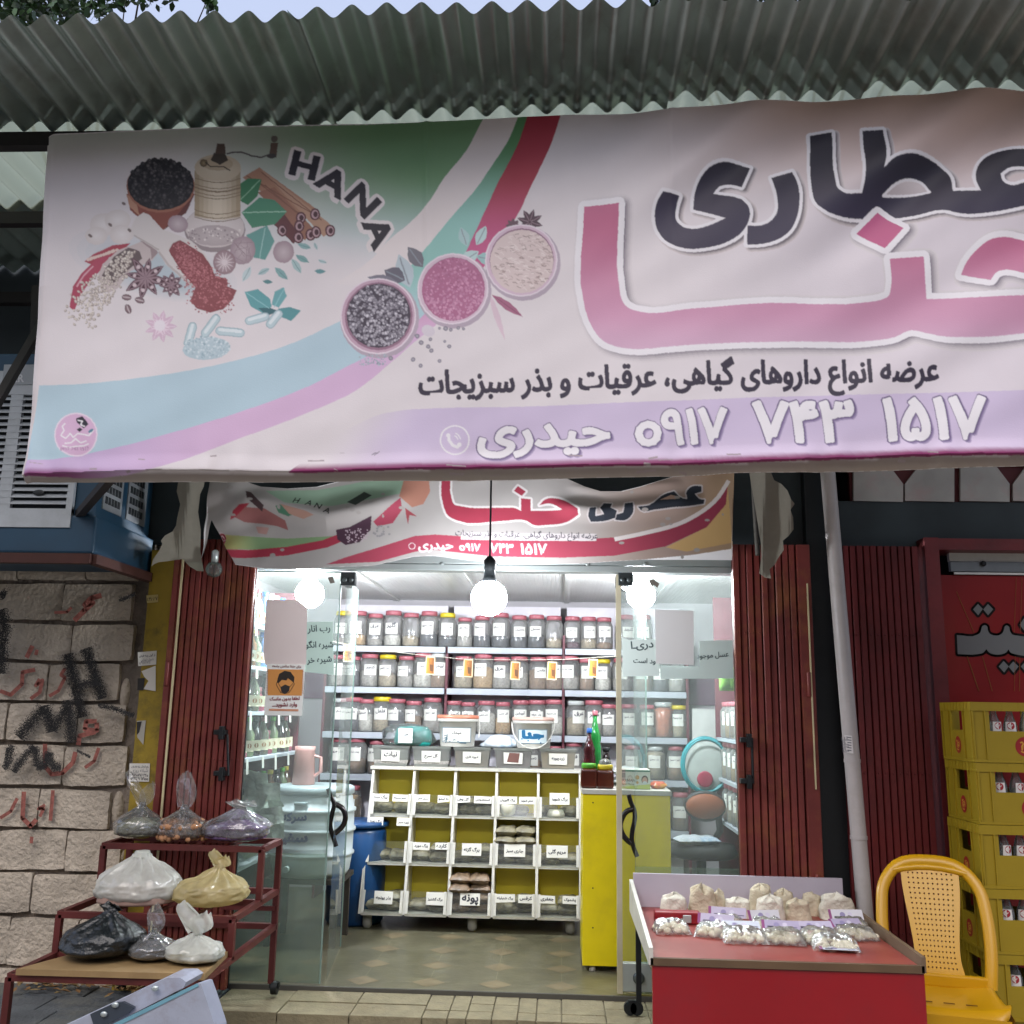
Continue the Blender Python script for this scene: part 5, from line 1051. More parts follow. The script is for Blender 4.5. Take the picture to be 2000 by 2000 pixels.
def proto(kind, lid, fill, lev, txt):
    r, H = jar_meshes(kind)
    key = ('b', kind)
    if key not in PROTO:
        b = MB(); b.lathe([(r * .9, 0), (r, .012), (r, H * .3), (r * .985, H * .34), (r, H * .38), (r, H * .72), (r * .86, H * .8), (r * .74, H * .86)], (0, 0, 0), 20); o = b.build('body', m_ja); PROTO[key] = o.data; bpy.data.objects.remove(o)
        b = MB(); b.lathe([(r * .80, H * .85), (r * .84, H * .86), (r * .84, H * .955), (r * .78, H * .975)], (0, 0, 0), 20); o = b.build('lid', m_lr); PROTO[('l', kind)] = o.data; bpy.data.objects.remove(o)
    fk = ('f', kind, fill, lev)
    if fk not in PROTO:
        b = MB(); h = H * lev; b.lathe([(r * .86, .004), (r * .955, .016), (r * .955, h - .01), (r * .6, h + .004), (.01, h + .008)], (0, 0, 0), 16, fn=lambda t, z: 1 + .0 * t); o = b.build('contents', MFill[fill]); PROTO[fk] = o.data; bpy.data.objects.remove(o)
    tk = ('t', kind, txt)
    if txt and tk not in PROTO: PROTO[tk] = jar_label_mesh(txt, r + .0015, .085, .07 + .012 * (hash(txt) % 2 if False else len(txt) % 2), len(txt) % 3)
    return r, H, fk, tk
LIDM = {}
def lidmesh(kind, lid):
    if (kind, lid) not in LIDM:
        m = PROTO[('l', kind)].copy(); m.materials[0] = {'r': m_lr, 'y': m_ly, 'c': m_lc}[lid]; LIDM[(kind, lid)] = m
    return LIDM[(kind, lid)]
ORD = ['first', 'second', 'third', 'fourth', 'fifth', 'sixth', 'seventh', 'eighth', 'ninth', 'tenth', 'eleventh', 'twelfth', 'thirteenth', 'fourteenth', 'fifteenth', 'sixteenth', 'seventeenth', 'eighteenth', 'nineteenth', 'twentieth', 'twenty-first']
rj = random.Random(31)
LIDN = {'r': 'red', 'y': 'yellow', 'c': 'clear'}
def put_jar(x, z, Y, kind, lid, fill, lev, txt, label, group, dang=0.0, k=1.0):
    r, H, fk, tk = proto(kind, lid, fill, lev, txt); t = thing('jar', label, 'jar', (x, Y, z), dang, group); t.scale = (k, k, k)
    for n_, me in (('body', PROTO[('b', kind)]), ('lid', lidmesh(kind, lid)), ('contents', PROTO[fk])) + ((('paper_label', PROTO[tk]),) if txt else ()):
        o = bpy.data.objects.new(n_, me); C.objects.link(o); o.parent = t
    return t
rowsJ = [('top', 0, [(670, 'y', 'grey', .2), (700, 'r', 'ochre', .3), (733, 'r', 'grey', .25), (768, 'r', 'white', .3), (803, 'r', 'beige', .35), (838, 'r', 'dark', .4), (874, 'y', 'dark', .3), (908, 'r', 'grey', .4), (942, 'r', 'dark', .42), (978, 'r', 'dark', .35), (1014, 'r', 'dark', .38), (1048, 'r', 'dark', .42), (1082, 'r', 'beige', .3), (1118, 'r', 'plum', .25), (1150, 'r', 'beige', .3), (1180, 'r', 'brown', .25), (1222, 'r', 'grey', .3), (1255, 'r', 'grey', .3)]),
         ('second', 1, [(660, 'r', 'grey', .4), (690, 'r', 'dark', .5), (722, 'r', 'grey', .45), (757, 'y', 'beige', .4), (794, 'r', 'grey', .4), (827, 'r', 'white', .4), (856, 'c', 'brown', .5), (905, 'r', 'beige', .5), (944, 'r', 'ochre', .6), (980, 'r', 'grey', .5), (1014, 'r', 'grey', .5), (1052, 'r', 'brown', .55), (1083, 'r', 'brown', .5), (1113, 'r', 'grey', .4), (1145, 'r', 'brown', .45), (1178, 'y', 'white', .4), (1215, 'r', 'grey', .4), (1255, 'r', 'brown', .6), (1290, 'r', 'dark', .5), (1322, 'r', 'grey', .5)]),
         ('third', 2, [(665, 'c', 'dark', .4), (690, 'r', 'dark', .5), (715, 'r', 'white', .45), (746, 'y', 'beige', .4), (775, 'r', 'dark', .6), (808, 'r', 'brown', .5), (845, 'r', 'grey', .5), (886, 'r', 'grey', .5), (914, 'r', 'brown', .4), (950, 'r', 'white', .6), (982, 'r', 'ochre', .45), (1018, 'r', 'grey', .5), (1049, 'r', 'beige', .5), (1083, 'r', 'white', .5), (1124, 'c', 'beige', .5), (1160, 'r', 'grey', .5), (1189, 'r', 'grey', .4), (1228, 'r', 'white', .4), (1264, 'r', 'beige', .3), (1296, 'c', 'orange', .85), (1325, 'y', 'beige', .5)]),
         ('fourth', 3, [(662, 'r', 'dark', .5), (696, 'r', 'brown', .4), (735, 'r', 'brown', .5), (775, 'r', 'grey', .5), (1000, 'r', 'grey', .5), (1040, 'r', 'brown', .5), (1085, 'r', 'brown', .4), (1120, 'r', 'grey', .5), (1235, 'r', 'beige', .5), (1280, 'c', 'beige', .8), (1320, 'r', 'brown', .4)]),
         ('lowest', 4, [(686, 'r', 'ochre', .7), (640 + 690, 'r', 'brown', .5), (1290, 'r', 'beige', .5)])]
ti = 0
for nm, ri, js in rowsJ:
    z = zs[ri] + .001
    for i, (px, lid, fill, lev) in enumerate(js):
        Y = YS + .085 + rj.uniform(-.01, .015); x = at(px, SHELFY[ri] - 30, Y).x; kind = (0, 1, 1, 1, 0)[ri] if rj.random() < .8 else 2
        txt = None if (fill == 'orange' or (ri == 0 and i in (4, 12))) else JT[(ti * 5 + ri) % len(JT)]; ti += 1
        put_jar(x, z, Y, kind, lid, fill, round(lev, 1), txt, '%s lidded jar with %s contents, %s from left on the %s shelf' % (LIDN[lid], fill, ORD[i], nm), 'jars on the back shelves', rj.uniform(-.35, .35), rj.uniform(1.05, 1.18))
# orange price tags on a string
m_tg = M('tag card', attr=True, rough=.4)
for i, (px, py) in enumerate(((680, 1275), (840, 1300), (914, 1305), (1006, 1310), (1078, 1310), (1158, 1305))):
    t = thing('hanging_tag', 'orange hanging tag, %s from left on the string across the shop' % ORD[i], 'tag', tuple(at(px, py - 17, 6.2)), group='orange tags on a string'); cv = Canvas()
    cv.poly([(px - 8, py - 18), (px + 10, py - 17), (px + 9, py + 18), (px - 10, py + 17)], hx('d9c29a'), False); cv.up(.0005); cv.poly([(px - 6, py - 16), (px + 8, py - 15), (px + 7, py + 16), (px - 8, py + 15)], lambda x, y: mixc(hx('c9873a'), hx('6d3f1e'), sm((x - px) / 8)), False); cv.up(.0004)
    ring(px + 2, py - 9, 4, 1.2, hx('8a5426')); cv.poly([(px - 1, py - 3), (px + 6, py - 1), (px + 5, py + 12), (px, py + 10)], hx('5c3a22'), False)
    cv.build('card', plane(6.2), t, True, m_tg)
    b = MB(); b.tube([at(px, py - 24, 6.2), at(px, py - 15, 6.2)], .0015, 4); b.build('loop', M('string', 'b9b5a8', .7), t, True)
t = thing('string', 'thin pale string across the shop holding the orange tags', 'string', tuple(at(690, 1262, 6.2))); b = MB(); b.tube([at(x, y, 6.2) for x, y in ((640, 1250), (690, 1262), (800, 1277), (900, 1287), (1000, 1289), (1100, 1288), (1200, 1282), (1260, 1268))], .0018, 5); b.build('line', M('string'), t, True)
# ================================================================ inside the shop: furniture and goods
m_mel = M('white melamine', 'c9c6bc', .4, var=.05, dirt='9c9682', dscale=5, damt=.3); m_ye = M('yellow board', 'd6c236', .4, var=.05); m_yc = M('yellow cabinet board', 'efd812', .3, var=.06, dirt='c9b02a', dscale=3, damt=.4)
# ---- slanted bin display
xa, xb = at(702, 1780, 6.35).x, at(1134, 1795, 6.35).x; z0 = pz_at(900, 1790, 6.35); z1 = pz_at(920, 1506, 6.62); H = z1 - z0
fy = lambda z: 6.35 + .27 * (z - z0) / H
bin_ = thing('bin_display', 'slanted white display with fifteen yellow cells of herb packets', 'display', ((xa + xb) / 2, 6.35, 0))
cw = (xb - xa) / 5; rh = H / 3; TH = .016
for i in range(6):
    x = xa + i * cw; b = MB(); e = .0 if 0 < i < 5 else .003
    pts = [(x - TH / 2, fy(z0) - e, z0), (x - TH / 2, 6.85, z0), (x - TH / 2, 6.85, z1), (x - TH / 2, fy(z1) - e, z1)]; b.prism(pts, (TH, 0, 0)); b.build('divider' if 0 < i < 5 else 'side_panel', m_mel, bin_, True)
for j in range(4):
    z = z0 + j * rh; b = MB()
    for i in range(5): b.box(xa + i * cw + TH / 2, xa + (i + 1) * cw - TH / 2, fy(z) + .001, 6.84, z - TH / 2, z + TH / 2)
    if j == 3: b = MB(); b.box(xa - .02, xb + .02, fy(z1) - .012, 6.86, z1 + .001, z1 + .02)
    b.build('shelf' if j < 3 else 'top', m_mel, bin_, True)
b = MB()
for j in range(3):
    for i in range(5): b.box(xa + i * cw + TH / 2, xa + (i + 1) * cw - TH / 2, fy(z0 + j * rh) + .27, fy(z0 + j * rh) + .285, z0 + j * rh + TH / 2, z0 + (j + 1) * rh - TH / 2)
b.build('back_panel', m_ye, bin_, True)
for px in (716, 922, 1114):
    x = at(px, 1800, 6.4).x; b = MB(); b.lathe([(.022, .001), (.03, .02), (.03, z0 - TH / 2 - .001)], (x, 6.42, 0), 12); b.build('foot', M('grey foot', '8d8b84', .5), bin_, True)
m_ac = glassM('acrylic', 'f4f6f2', haze=.06, gloss=.25, rough=.2)
LIPZ = lambda j: (z0 + j * rh + TH / 2, z0 + j * rh + rh * .47)
LBL = {(2, 0): [('برگ سنا', .03, .44), ('تخم سنبله', .53, .92)], (2, 1): [('سنبل الطیب', .02, .42), ('به لیمو', .62, .92)], (2, 2): [('گل وهی', .02, .38), ('استخدوس', .48, .92)], (2, 3): [('برگ گاوزبان', .03, .5), ('تخم شوید', .56, .95)], (2, 4): [('برگ شوید', .26, .76)],
       (1, 1): [('برگ مورد', .08, .5), ('کارده', .64, .95)], (1, 2): [('برگ گزنه', .24, .72)], (1, 3): [('جاری سبز', .22, .74)], (1, 4): [('مریم گلی', .2, .72)], (0, 0): [('بذر یونجه', .3, .75)], (0, 1): [('برگ گشنیز', .5, .94)], (0, 2): [('پونه', .26, .74)], (0, 3): [('برگ شنبلیله', .04, .52), ('کرفس', .6, .96)], (0, 4): [('جعفری', .04, .42), ('پشموک', .6, .95)]}
for (j, i), ls in list(LBL.items()) + [((1, 0), [])]:
    za, zb = LIPZ(j); x0 = xa + i * cw + TH / 2; x1 = xa + (i + 1) * cw - TH / 2; ya, yb_ = fy(za) - .006, fy(zb) - .006
    b = MB(); b.add([(x0, ya, za), (x1, ya, za), (x1, yb_, zb), (x0, yb_, zb)], [(0, 1, 2, 3)]); b.build('clear_lip', m_ac, bin_, True, False)
    for (xs, xe) in ((x0 + .001, x0 + .018), (x1 - .018, x1 - .001)):
        b = MB(); b.prism([(xs, ya - .004, za), (xe, ya - .004, za), (xe, yb_ - .004, zb), (xs, yb_ - .004, zb)], (0, .008, 0)); b.build('lip_holder', m_mel, bin_, True)
    ey = Vector((0, yb_ - ya, zb - za)); L_ = ey.length; big = len(ls) == 1
    for (t_, u0, u1) in ls:
        cv = Canvas(False); W_ = x1 - x0; q0, q1 = u0 * W_, u1 * W_; hh = .075 if big else .046; top = L_ - .002 + (.03 if big and j == 2 else 0); rl = random.Random(len(t_) + i)
        cv.poly([(q0, top - hh + rl.uniform(-.006, .006)), (q1, top - hh + rl.uniform(-.006, .006)), (q1, top + rl.uniform(-.004, .004)), (q0, top)], hx('d9d6cc')); cv.up(.0008); m_ = (q1 - q0) * .1
        cv.text(t_, (q0 + m_, top - hh * .62), (q1 - m_, top - hh * .64), hx('3a3a40'), .035, .9, 2); cv.build('label', flat((x0, ya - .007, za), (1, 0, 0), ey), bin_, True)
for (t_, u0, u1) in (('برگ نعنا', .02, .36), ('زیره سبز', .68, 1.0)):
    z = z0 + 2 * rh - .02; cv = Canvas(False); cv.poly([(u0 * cw, -.04), (u1 * cw, -.04), (u1 * cw, .012), (u0 * cw, .012)], hx('d9d6cc')); cv.up(.0008); cv.text(t_, (u0 * cw + .01, -.022), (u1 * cw - .01, -.024), hx('3a3a40'), .035, .9, 2); cv.build('label', flat((xa, fy(z) - .016, z), (1, 0, 0), (0, .25, 1)), bin_, True)
# herb packets in the cells
m_pk = M('herb packet', '77705a', .35, var=.5, vscale=22, bump=.5, bscale=35, dirt='7d7759', dscale=12, damt=.6); m_pk2 = M('brown herb packet', '77634f', .3, var=.5, vscale=20, bump=.5, bscale=35, dirt='8a7460', dscale=10, damt=.7); m_pw = M('pale packet', 'b3ab8c', .35, var=.2, vscale=20, bump=.3, bscale=30)
rk = random.Random(17)
def pillow(name, label, cat, c, sx, sy, sz, mat, rot=0.0, tilt=0.0, group=None, seed=0, mats=None):
    t = thing(name, label, cat, (c[0], c[1], c[2]), rot, group); b = MB(); o = Vector((seed * 3.7, seed * 1.9, seed))
    def fn(u, v):
        a = (u - .5) * 2; e = (v - .5) * 2; return a, e
    for sg in (1, -1):
        def g(u, v, sg=sg):
            a, e = (u - .5) * 2, (v - .5) * 2; pr = max(0, (1 - a ** 4) * (1 - e ** 4)) ** .6; n_ = NZ.noise(Vector((a * 2, e * 2, sg)) + o)
            z = sz * .5 * pr * (sg * (1 + .35 * n_)) + .004 * NZ.noise(Vector((a * 5, e * 5, 7)) + o); x = a * sx / 2 * (1 + .05 * n_); y = e * sy / 2
            return (x, y * math.cos(tilt) - z * math.sin(tilt), max(0.0008, sz * .5 + y * math.sin(tilt) + z * math.cos(tilt) + abs(math.sin(tilt)) * sy / 2 * .98))
        b.grid(g, 12, 12)
    b.build('pouch', mat, t); return t
cells = {(2, 0): (2, .07), (2, 1): (2, .05), (2, 2): (4, .12), (2, 3): (1, .05), (2, 4): (2, .05), (1, 0): (2, .06), (1, 1): (3, .08), (1, 2): (3, .08), (1, 3): (8, .18), (1, 4): (2, .05), (0, 0): (3, .1), (0, 1): (3, .09), (0, 2): (8, .17), (0, 3): (3, .09), (0, 4): (3, .07)}
rown = {0: 'bottom', 1: 'middle', 2: 'top'}
for (j, i), (n_, hgt) in cells.items():
    za = z0 + j * rh + TH / 2 + .001; yc = fy(za) + .13
    for k in range(n_):
        lv = k // 2; x = xa + (i + .5) * cw + (-.062 if k % 2 else .058) * (n_ > 1) + rk.uniform(-.01, .01)
        pillow('herb_packet', ('brown' if (j, i) == (0, 2) else 'olive') + ' herb packets in the %s cell of the display\'s %s row' % (ORD[i], rown[j]), 'packet', (x, yc + rk.uniform(-.02, .03) - lv * .01, za + lv * (.055 if n_ > 4 else .045)), .135, .17, .062, m_pk2 if (j, i) == (0, 2) else m_pk, rk.uniform(-.25, .25), 0, 'herb packets in the cells', k + i * 7 + j * 31)
za = z0 + 2 * rh + TH / 2 + .001
for (i, dx) in ((3, -.06), (4, -.02)):
    x = xa + (i + .5) * cw + dx; t = thing('white_tub' if i == 3 else 'pale_packet', 'small white tub in the fourth cell of the top row' if i == 3 else 'pale packet in the fifth cell of the top row', 'tub' if i == 3 else 'packet', (x, fy(za) + .05, za)); b = MB(); b.lathe([(.03, 0), (.05, .02), (.056, .07), (.05, .075)] if i == 3 else [(.05, 0), (.06, .015), (.045, .045), (.01, .05)], (x, fy(za) + .05, za), 16); b.build('cup', M('milky plastic', 'c9c6b4', .4), t, True)
# ---- five storage tubs, buckets, bags on top
m_tub = glassM('tub plastic', 'e6e8e4', haze=.42, hazecol='cdd0c9', gloss=.4, rough=.2)
tz = z1 + .021
for i, (xa_, xb_, f, tx) in enumerate(((727, 800, 'grey', 'نبات'), (805, 880, 'grey', 'گل سرخ'), (886, 958, 'brown', 'ادویه کاری'), (965, 1040, 'plum', ''), (1054, 1126, 'ochre', 'زردچوبه'))):
    c0, c1 = at(xa_, 1480, 6.68).x, at(xb_, 1480, 6.68).x; w_ = c1 - c0; xc_ = (c0 + c1) / 2; hgt = .125
    t = thing('storage_tub', 'clear plastic tub of %s spice, %s from left on the bin display' % (f, ORD[i]), 'tub', (xc_, 6.74, tz), 0, 'plastic tubs on the display')
    def frust(b, k0, k1, za, zb, mi=0):
        hw, hd = w_ / 2, .08; vs = [(-hw * k0, -hd * k0, za), (hw * k0, -hd * k0, za), (hw * k0, hd * k0, za), (-hw * k0, hd * k0, za), (-hw * k1, -hd * k1, zb), (hw * k1, -hd * k1, zb), (hw * k1, hd * k1, zb), (-hw * k1, hd * k1, zb)]
        b.add(vs, [(0, 3, 2, 1), (4, 5, 6, 7), (0, 1, 5, 4), (1, 2, 6, 5), (2, 3, 7, 6), (3, 0, 4, 7)], mi)
    b = MB(); frust(b, .86, .96, 0, hgt); frust(b, 1.0, 1.01, hgt - .012, hgt + .004); b.build('box', m_tub, t)
    b = MB(); frust(b, .84, .93, .004, hgt * (.85 if f != 'grey' else .3)); b.build('contents', MFill[f], t)
    cv = Canvas(False); cv.poly([(-w_ * .24, .03), (w_ * .24, .028), (w_ * .25, .1), (-w_ * .25, .102)], hx('d5d2c8')); cv.up(.0008)
    if tx: cv.text(tx, (-w_ * .17, .062), (w_ * .17, .062), hx('45454b'), .035, .9, 2)
    else: cv.poly([(-w_ * .16, .04), (w_ * .14, .036), (w_ * .17, .098), (-w_ * .1, .1)], hx('6a4a44'))
    cv.build('label', flat((0, -.0775, .0), (1, 0, 0), (0, -.05, 1)), t)
def bucket(px, Y, w_, h_, lidc, label, art):
    c = at(px, 1460, Y); t = thing('plastic_bucket', label, 'bucket', (c.x, Y, tz + .13)); r = w_ / 2
    b = MB(); b.lathe([(r * .84, 0), (r * .86, .004), (r * .95, h_ * .8), (r * 1.03, h_ * .8), (r * 1.03, h_ * .9), (r, h_ * .91)], (0, 0, 0), 28, 0, True, 1, .8); b.build('body', M('white bucket', 'd3d0c8', .35, var=.04), t)
    b = MB(); b.lathe([(r * 1.05, h_ * .91), (r * 1.06, h_ * .925), (r * 1.06, h_), (r * 1.0, h_ * 1.02)], (0, 0, 0), 28, 0, True, 1, .8); b.build('lid', lidc, t)
    b = MB(); b.tube([(r * 1.07 * math.cos(a), -.02 - r * .86 * math.sin(a) , h_ * .85 - (math.sin(a)) * h_ * (.85 if 'rope' in art else .5)) for a in [math.pi * k / 14 for k in range(15)]] if 'rope' in art else [(r * 1.07, 0, h_ * .85), (r * 1.12, -.01, h_ * .6), (r * 1.08, -.02, h_ * .3)], .004, 6); b.build('handle', M('white handle', 'cfccc4', .4), t)
    cv = Canvas(False); w2, h2_ = w_ * .36, h_ * .62; cv.poly([(-w2, .03), (0, .03), (w2, .03), (w2, h2_), (0, h2_), (-w2, h2_)], hx('4a6472')); cv.up(.0005); cv.poly([(-w2 + .004, .034), (0, .034), (w2 - .004, .034), (w2 - .004, h2_ - .004), (0, h2_ - .004), (-w2 + .004, h2_ - .004)], hx('c3d0d4') if 'blue' in art else hx('d0cec6')); cv.up(.0005)
    if 'blue' in art:
        cv.text('حنا', (-w2 * .7, h2_ * .55), (w2 * .7, h2_ * .55), hx('1f5f86'), .06, .5); cv.stroke([(-w2 * .8, h2_ * .5), (-w2 * .3, h2_ * .4), (w2 * .4, h2_ * .48), (w2 * .75, h2_ * .72)], .008, hx('1f6f96')); cv.disc(w2 * .55, h2_ * .3, .005, hx('1f4f76'), 8)
    else:
        cv.text('میخک', (-w2 * .3, h2_ * .68), (w2 * .35, h2_ * .68), hx('4a4a50'), .03, .9)
        for k in range(3): cv.stroke([(-w2 * .9, h2_ * (.3 + .12 * k)), (-w2 * .6, h2_ * (.42 + .1 * k)), (-w2 * .75, h2_ * (.2 + .1 * k))], .005, hx('45606c'))
        cv.stroke([(-w2 * .5, h2_ * .25), (-w2 * .1, h2_ * .38), (w2 * .3, h2_ * .22), (w2 * .7, h2_ * .2)], .006, hx('45606c'))
    cv.build('label', lambda x, y, h: Vector((x, -.8 * math.sqrt(max(1e-6, (r * (.86 + .1 * y / h_) + .003) ** 2 - x * x)) - h, y)), t, cell=.03)
m_sal = M('salmon lid', 'c4795f', .35)
bucket(893, 6.76, .27, .205, m_sal, 'white bucket with salmon lid and line drawing on the storage tubs', 'ink'); bucket(1041, 6.76, .27, .2, M('pale pink lid', 'cfa99c', .35), 'white bucket with blue emblem and wire handle on the storage tubs', 'blue rope')
m_cb = glassM('clear film', 'f2f3f2', haze=.22, hazecol='d6d8d6', gloss=.9, rough=.12, bump=.7, bscale=28)
c = at(800, 1470, 6.74); t = thing('wrapped_packet', 'teal packet in a clear bag lying on the storage tubs', 'packet', (c.x, 6.74, tz + .131)); b = MB(); b.lathe([(.1, 0), (.115, .02), (.105, .1), (.08, .125), (.01, .13)], (0.02, 0, 0), 14, 0, True, 1.15, .6); b.build('packet', M('teal plastic', '1f9a93', .3, var=.15), t)
b = MB(); b.lathe([(.12, -.0), (.15, .03), (.13, .1), (.09, .135), (.02, .145)], (-.02, 0, 0.001), 18, 0, True, 1.25, .62, lambda a, z: 1 + .12 * math.sin(a * 3 + z * 30) + .05 * math.sin(a * 9)); b.build('bag', m_cb, t)
cv = Canvas(False); cv.poly([(-.065, .02), (.03, .02), (.03, .115), (-.065, .118)], hx('d0d3cf')); cv.up(); cv.text('هل', (-.03, .07), (.0, .07), INK, .03, .9); cv.build('label', flat((0, -.105, 0), (1, 0, 0), (0, .12, 1)), t)
c = at(975, 1490, 6.7); t = thing('crumpled_bag', 'crumpled white and blue plastic bag between the two buckets', 'bag', (c.x, 6.74, tz + .13)); b = MB(); b.lathe([(.09, 0), (.11, .015), (.09, .04), (.05, .075), (.01, .085)], (0, 0, 0), 20, 0, True, 1.2, .6, lambda a, z: 1 + .2 * math.sin(a * 3 + z * 40) + .1 * math.sin(a * 7)); b.build('bag', M('white film', 'c9d0d6', .3, var=.15, vscale=25, dirt='5a93c0', dscale=9, damt=.7, bump=.5, bscale=30), t)
# ---- yellow cabinet with honey, bottles and box
Yc = 5.54; xa, xb = at(1138, 1700, Yc).x, at(1311, 1700, Yc).x; zt_ = pz_at(1220, 1543, Yc); cab = thing('yellow_cabinet', 'bright yellow counter cabinet with a white top behind the right door leaf', 'cabinet', ((xa + xb) / 2, Yc, 0))
b = MB(); b.box(xa, xb, Yc, Yc + .5, .03, zt_ - .026, bev=.002); b.build('body', m_yc, cab, True); b = MB(); b.box(xa - .006, xb + .006, Yc - .008, Yc + .52, zt_ - .025, zt_, bev=.002); b.build('top', m_mel, cab, True)
b = MB(); b.lathe([(.02, 0), (.012, .03), (.005, .029)], (xa + .055, Yc + .03, .0), 10); b.build('foot', m_mel, cab, True)
for z in (zt_ - .07, .42, .22):
    b = MB(); b.sphere((xa + .055, Yc - .001, z), .004, 8); b.build('screw', m_bk, cab, True)
b = MB(); b.box(at(1205, 1700, Yc).x - .0015, at(1205, 1700, Yc).x + .0015, Yc - .0015, Yc, .05, zt_ - .03); b.build('door_gap', M('gap', '6a5c10', .6), cab, True)
m_hon = M('honey', '4a1a0c', .12, var=.2, vscale=14, spec=.6)
def lid_jar(px, w_, h_, lidm, label, Y=Yc + .1, dome=False):
    c = at(px, 1530, Y); t = thing('honey_jar', label, 'jar', (c.x, Y, zt_)); b = MB(); b.box(-w_ / 2, w_ / 2, -.05, .05, .001, h_, bev=.012); b.build('body', m_hon, t)
    b = MB(); b.lathe([(w_ * .42, h_ + .001), (w_ * .46, h_ + .004), (w_ * .46, h_ + .024), (w_ * .42, h_ + .028)], (0, 0, 0), 20, 0, True, 1, .9); b.build('lid', lidm, t)
    if dome: b = MB(); b.lathe([(.036, h_ + .029), (.032, h_ + .05), (.008, h_ + .06)], (0, 0, 0), 16); b.build('dome', m_cb, t)
lid_jar(1150, .09, .105, M('green lid', '4f9a2a', .35), 'dark honey jar with a green lid on the yellow cabinet'); lid_jar(1182, .093, .1, M('yellow lid'), 'dark honey jar with a yellow lid on the yellow cabinet', dome=True)
def bottle(px, Y, z, prof, mat, capm, caph, label, lab=None, name='bottle', group=None, cat='bottle'):
    x = at(px, 1450, Y).x; t = thing(name, label, cat, (x, Y, z), 0, group); b = MB(); b.lathe(prof, (0, 0, 0), 16); b.build('body', mat, t); r, h = prof[-1]
    b = MB(); b.lathe([(r * 1.25, h - .005), (r * 1.3, h), (r * 1.3, h + caph), (r * 1.1, h + caph + .002)], (0, 0, 0), 14); b.build('cap', capm, t)
    if lab:
        r0_ = prof[1][0]; cv = Canvas(False); w_, za, zb, c1, c2 = lab; cv.poly([(-w_, za), (0, za), (w_, za), (w_, zb), (0, zb), (-w_, zb)], hx(c1)); cv.up(); cv.disc(0, (za + zb) / 2, (zb - za) * .3, hx(c2), 10); cv.build('label', lambda x, y, h: Vector(((r0_ + .0015 + h) * math.sin(x / r0_), -(r0_ + .0015 + h) * math.cos(x / r0_), y)), t, cell=.02)
    return t
m_bd = M('dark bottle glass', '1c0d0e', .08, var=.1, spec=.7); m_bgn = M('green bottle plastic', '1d7a33', .12, var=.1, spec=.6, coat=.3); m_brd = M('deep red syrup', '3a0a10', .1, spec=.7)
PB = lambda r, h: [(r * .9, 0.001), (r, .012), (r, h * .52), (r * .85, h * .58), (r * .98, h * .66), (r * .6, h * .8), (r * .33, h * .9), (r * .33, h)]
bottle(1151, Yc + .3, zt_, PB(.036, .3), m_brd, M('blue cap', '1f5fae', .35), .02, 'dark red syrup bottle with a blue cap on the yellow cabinet', (.03, .04, .12, 'c99a3a', '7a4a1a')); bottle(1162, Yc + .42, zt_, PB(.038, .40), m_bgn, m_lr, .02, 'tall green bottle with a red cap on the yellow cabinet'); bottle(1184, Yc + .34, zt_, [(.036, .001), (.038, .01), (.038, .1), (.02, .16), (.018, .2)], m_bd, m_bk, .012, 'black bottle without label behind the honey jars')
xa2, xb2 = at(1211, 1520, Yc + .05).x, at(1270, 1520, Yc + .05).x; hb = .105; t = thing('mask_box', 'white and green face mask box on the yellow cabinet', 'box', ((xa2 + xb2) / 2, Yc + .05, zt_)); b = MB(); b.box(xa2, xb2, Yc + .05, Yc + .24, zt_ + .001, zt_ + hb); b.build('carton', M('carton white', 'cfd2c4', .5), t, True)
cv = Canvas(False); Wb = xb2 - xa2; cv.poly([(0, hb * .9), (Wb, hb * .9), (Wb, hb - .001), (0, hb - .001)], hx('2f6e56')); cv.poly([(.0, .003), (Wb, .003), (Wb, .03), (0, .012)], lambda x, y: hx('b9c46a')); cv.up(); cv.text('PARNIAN', (.004, hb * .4), (Wb * .5, hb * .4), hx('2a3a34'), .03); cv.text('Face Mask', (.006, hb * .22), (Wb * .47, hb * .22), hx('4a5a54'), .02); cv.poly([(.008, hb * .6), (.03, hb * .6), (.03, hb * .85), (.008, hb * .85)], hx('7f9c90'))
cv.disc(Wb * .57, hb * .62, .012, hx('b58f4a'), 12); cv.disc(Wb * .57, hb * .36, .008, hx('b58f4a'), 8); cv.disc(Wb * .82, hb * .5, .019, hx('5a4a40'), 14, .024); cv.up(.0004); cv.disc(Wb * .82, hb * .46, .014, hx('c99f8a'), 14, .019); cv.disc(Wb * .82, hb * .35, .012, hx('c9d3d3'), 12, .009); cv.build('print', flat((xa2, Yc + .049, zt_), (1, 0, 0), (0, 0, 1)), t, True)
c = at(1220, 1480, Yc + .3)
for i, (sx_, col, lb) in enumerate(((.2, 'aeb4b4', 'grey folded plastic sheet on the cabinet behind the mask box'), (.17, 'c3c6c4', 'pale folded plastic sheet topmost on the stack behind the mask box'))):
    pillow('folded_sheet', lb, 'sheet', (c.x + .02, Yc + .37, zt_ + .001 + .1 * (i == 1) * 0 + i * .052), sx_, .16, .05, M('folded sheet %d' % (i + 1) if False else ('grey sheet' if i == 0 else 'pale sheet'), col, .35, var=.2, bump=.4, bscale=30), .2 - .3 * i, 0, None, 40 + i)
pillow('snack_packet', 'small red and yellow packet beside the mask box', 'packet', (at(1286, 1530, Yc + .12).x, Yc + .14, zt_), .085, .07, .04, M('red yellow film', 'b9553a', .3, var=.1, dirt='c9b23a', dscale=12, damt=.9), .3, 0, None, 51)
